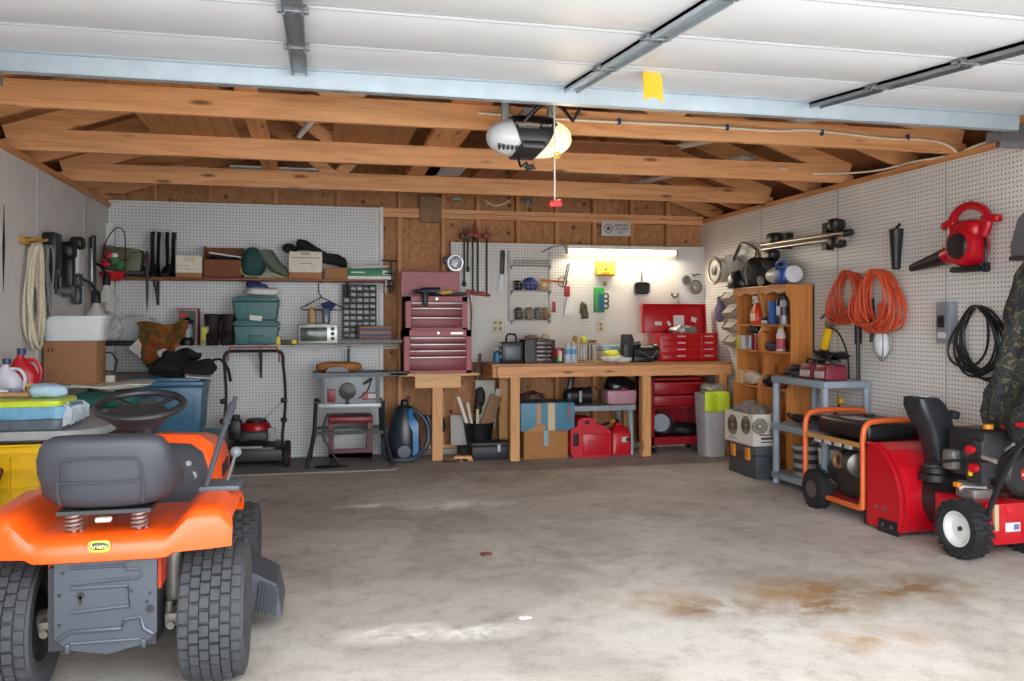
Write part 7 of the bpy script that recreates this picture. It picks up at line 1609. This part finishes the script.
# impeller housing and chute
G().cyl((0, .22, .24), (0, .40, .24), .17).build('impeller_housing', mt('#1d1d1f', .4), sb)
CHM = mt('#24262a', .4)
G().lathe([(.10, .36), (.10, .40), (.085, .41), (.085, .44)], (-.08, .34, 0)).build('chute_collar', BLACK, sb)
def cr(cx, cy, z, wx, wy, k=3): return [(cx + math.copysign(abs(math.cos(a)) ** (2 / k), math.cos(a)) * wx / 2, cy + math.copysign(abs(math.sin(a)) ** (2 / k), math.sin(a)) * wy / 2, z) for a in [2 * PI * i / 28 for i in range(28)]]
ct = G().loft([cr(-.08, .34, .20, .15, .15), cr(-.08, .34, .42, .15, .15), cr(-.10, .345, .55, .15, .15, 4), cr(-.13, .355, .70, .165, .165, 5)]).xf(Matrix.Translation((.045, 0, 0))).build('chute', CHM, sb)
G().loft([cr(-.125, .355, .68, .19, .185, 5), cr(-.15, .36, .74, .20, .19, 5), cr(-.185, .365, .82, .20, .19, 5), cr(-.205, .37, .865, .155, .17, 5), cr(-.21, .37, .872, .12, .15, 5)]).box((-.05, .345, .765), (.05, .20, .05), rot=(0, .3, 0), bev=.012).xf(Matrix.Translation((.045, 0, 0))).build('deflector', CHM, ct)
G().box((-.16, .37, .875), (.10, .10, .006), rot=(0, .1, 0)).build('sticker', mt('#c9c7bf', .5), ct)
for k in range(6): G().slab(-.16, -.05, .262, .27, .22 + k * .025, .225 + k * .025).build('chute_tooth', BLACK, ct)
# engine
eg = G().slab(-.125, .22, -.08, .20, .43, .71, bev=.03).build('engine_shroud', mt('#232326', .4), sb)
G().slab(-.14, -.06, -.075, .05, .40, .66, bev=.02).build('control_panel', mt('#2a2a2d', .4), sb)
for (yy, zz, r_, c_) in ((-.02, .60, .024, '#b8121e'), (-.045, .50, .026, '#b8121e')): G().lathe([(r_, -.03), (r_, .0), (r_ * .7, .01)], (-.15, yy, zz), 'x', 14).build('red_knob', mt(c_, .35), sb)
G().sup((-.145, -.0, .46), (.02, .03, .03), 3).build('yellow_knob', YEL, sb)
G().cyl((.0, .02, .69), (.0, .02, .735), .03).build('oil_cap', mt('#d98a1c', .4), sb)
G().cyl((.11, .0, .69), (.11, .0, .73), .03).build('fuel_cap', mt('#b3121c', .4), sb)
G().lathe([(.02, -.035), (.10, -.03), (.125, -.01), (.13, .03), (.13, .10)], (.09, -.12, .47), 'y', 30).build('recoil_starter', mt('#202022', .4), sb)
G().cyl((.09, -.158, .47), (.09, -.15, .47), .038, n=20).build('emblem', mt('#a5161f', .4), sb)
G().slab(.06, .12, -.162, -.156, .462, .476).build('emblem_band', mt('#c9c5c0', .4), sb)
G().lathe([(.04, -.06), (.08, -.05), (.08, .05), (.04, .06)], (.2, -.05, .63), 'x', 22).build('muffler', mt('#2a2a2a', .4, .4), sb)
G().tube(smooth([(.02, -.08, .60), (.06, -.14, .66), (.16, -.16, .70), (.28, -.14, .68)], 4), .012, 8).build('muffler_guard', CHROME, sb)
G().box((-.14, .14, .52), (.08, .09, .12), bev=.02).cyl((-.14, .10, .36), (-.02, .02, .36), .045).box((-.08, .04, .34), (.14, .14, .06), bev=.01).build('carburettor', mt('#8d8b86', .4, .6, .3), sb)
G().box((-.17, .07, .385), (.03, .04, .03), bev=.006).build('orange_clip', mt('#d9841c', .4), sb)
# red tractor frame, wheels
bd_ = G().slab(-.17, .24, -.14, .25, .075, .31, bev=.012).build('frame_box', SR, sb)
G().slab(-.04, .06, -.146, -.138, .15, .20).build('white_sticker', mt('#cfd0d4', .5), bd_)
G().slab(.015, .05, -.149, -.145, .16, .19).build('printing', mt('#6a6a90', .5), bd_)
for xx in (-.11, .11): G().slab(xx - .014, xx + .014, -.155, -.135, .16, .31, bev=.004).build('bracket', mt('#c2b894', .5, .3), bd_)
G().prism([(-.05, .29), (.01, .29), (-.02, .245)], -.147, -.139).build('red_triangle', mt('#d2202c', .4), bd_)
for sx_ in (-.25, .20):
    x = sx_; r = .165; s_ = -1 if sx_ < 0 else 1
    wq = G().lathe([(.02, .02), (.065, .018), (.08, .03), (.088, .046), (.104, .05), (.104, -.05)], (x, -.06, r), (s_, 0, 0), 30).build('wheel', mt('#cfcfcc', .55, 0, .08), sb)
    G().cyl((x + s_ * .0, -.06, r), (x + s_ * .03, -.06, r), .014, n=10).build('hub', DKGREY, wq)
    g = G().lathe([(.10, -.05), (.125, -.06), (.145, -.055), (.15, -.03), (.15, .03), (.145, .055), (.125, .06), (.10, .05), (.10, -.05)], (x, -.06, r), 'x', 36, False)
    for k in range(20):
        a = 2 * PI * k / 20
        for sg in (-1, 1):
            aa = a + sg * .08
            g.box((x + sg * .03, -.06 + .156 * math.cos(aa), r + .156 * math.sin(aa)), (.062, .024, .022), rot=(aa - PI / 2, 0, 0) if False else (aa - PI / 2, 0, 0), top=.8)
            g.box((x + sg * .058, -.06 + .142 * math.cos(aa), r + .142 * math.sin(aa)), (.012, .024, .03), rot=(aa - PI / 2, 0, 0))
    g.build('tyre', RUB, wq)
# handles and crank rod
for sx_ in (-.19, .24):
    G().tube(smooth([(sx_, -.16, .20), (sx_, -.20, .34), (sx_, -.29, .52), (sx_, -.42, .72), (sx_, -.58, .88), (sx_, -.75, .95)], 4), .015, 10).build('handle_tube', BLACK, sb)
G().slab(-.24, .28, -.56, -.40, .78, .80).build('dash_panel', mt('#b3121c', .4), sb)
G().tube([(-.20, .30, .47), (-.205, .05, .53), (-.20, -.26, .57), (-.2, -.55, .80)], .008, 8).build('crank_rod', BLACK, sb)
G().box((-.205, -.2, .575), (.03, .10, .02), rot=(.15, 0, 0), bev=.004).build('rod_bracket', mt('#a89e94', .4, .5), sb)
G().torus((-.13, .30, .46), .05, .012, 'z', 20, 8).build('worm_gear', DKGREY, sb)
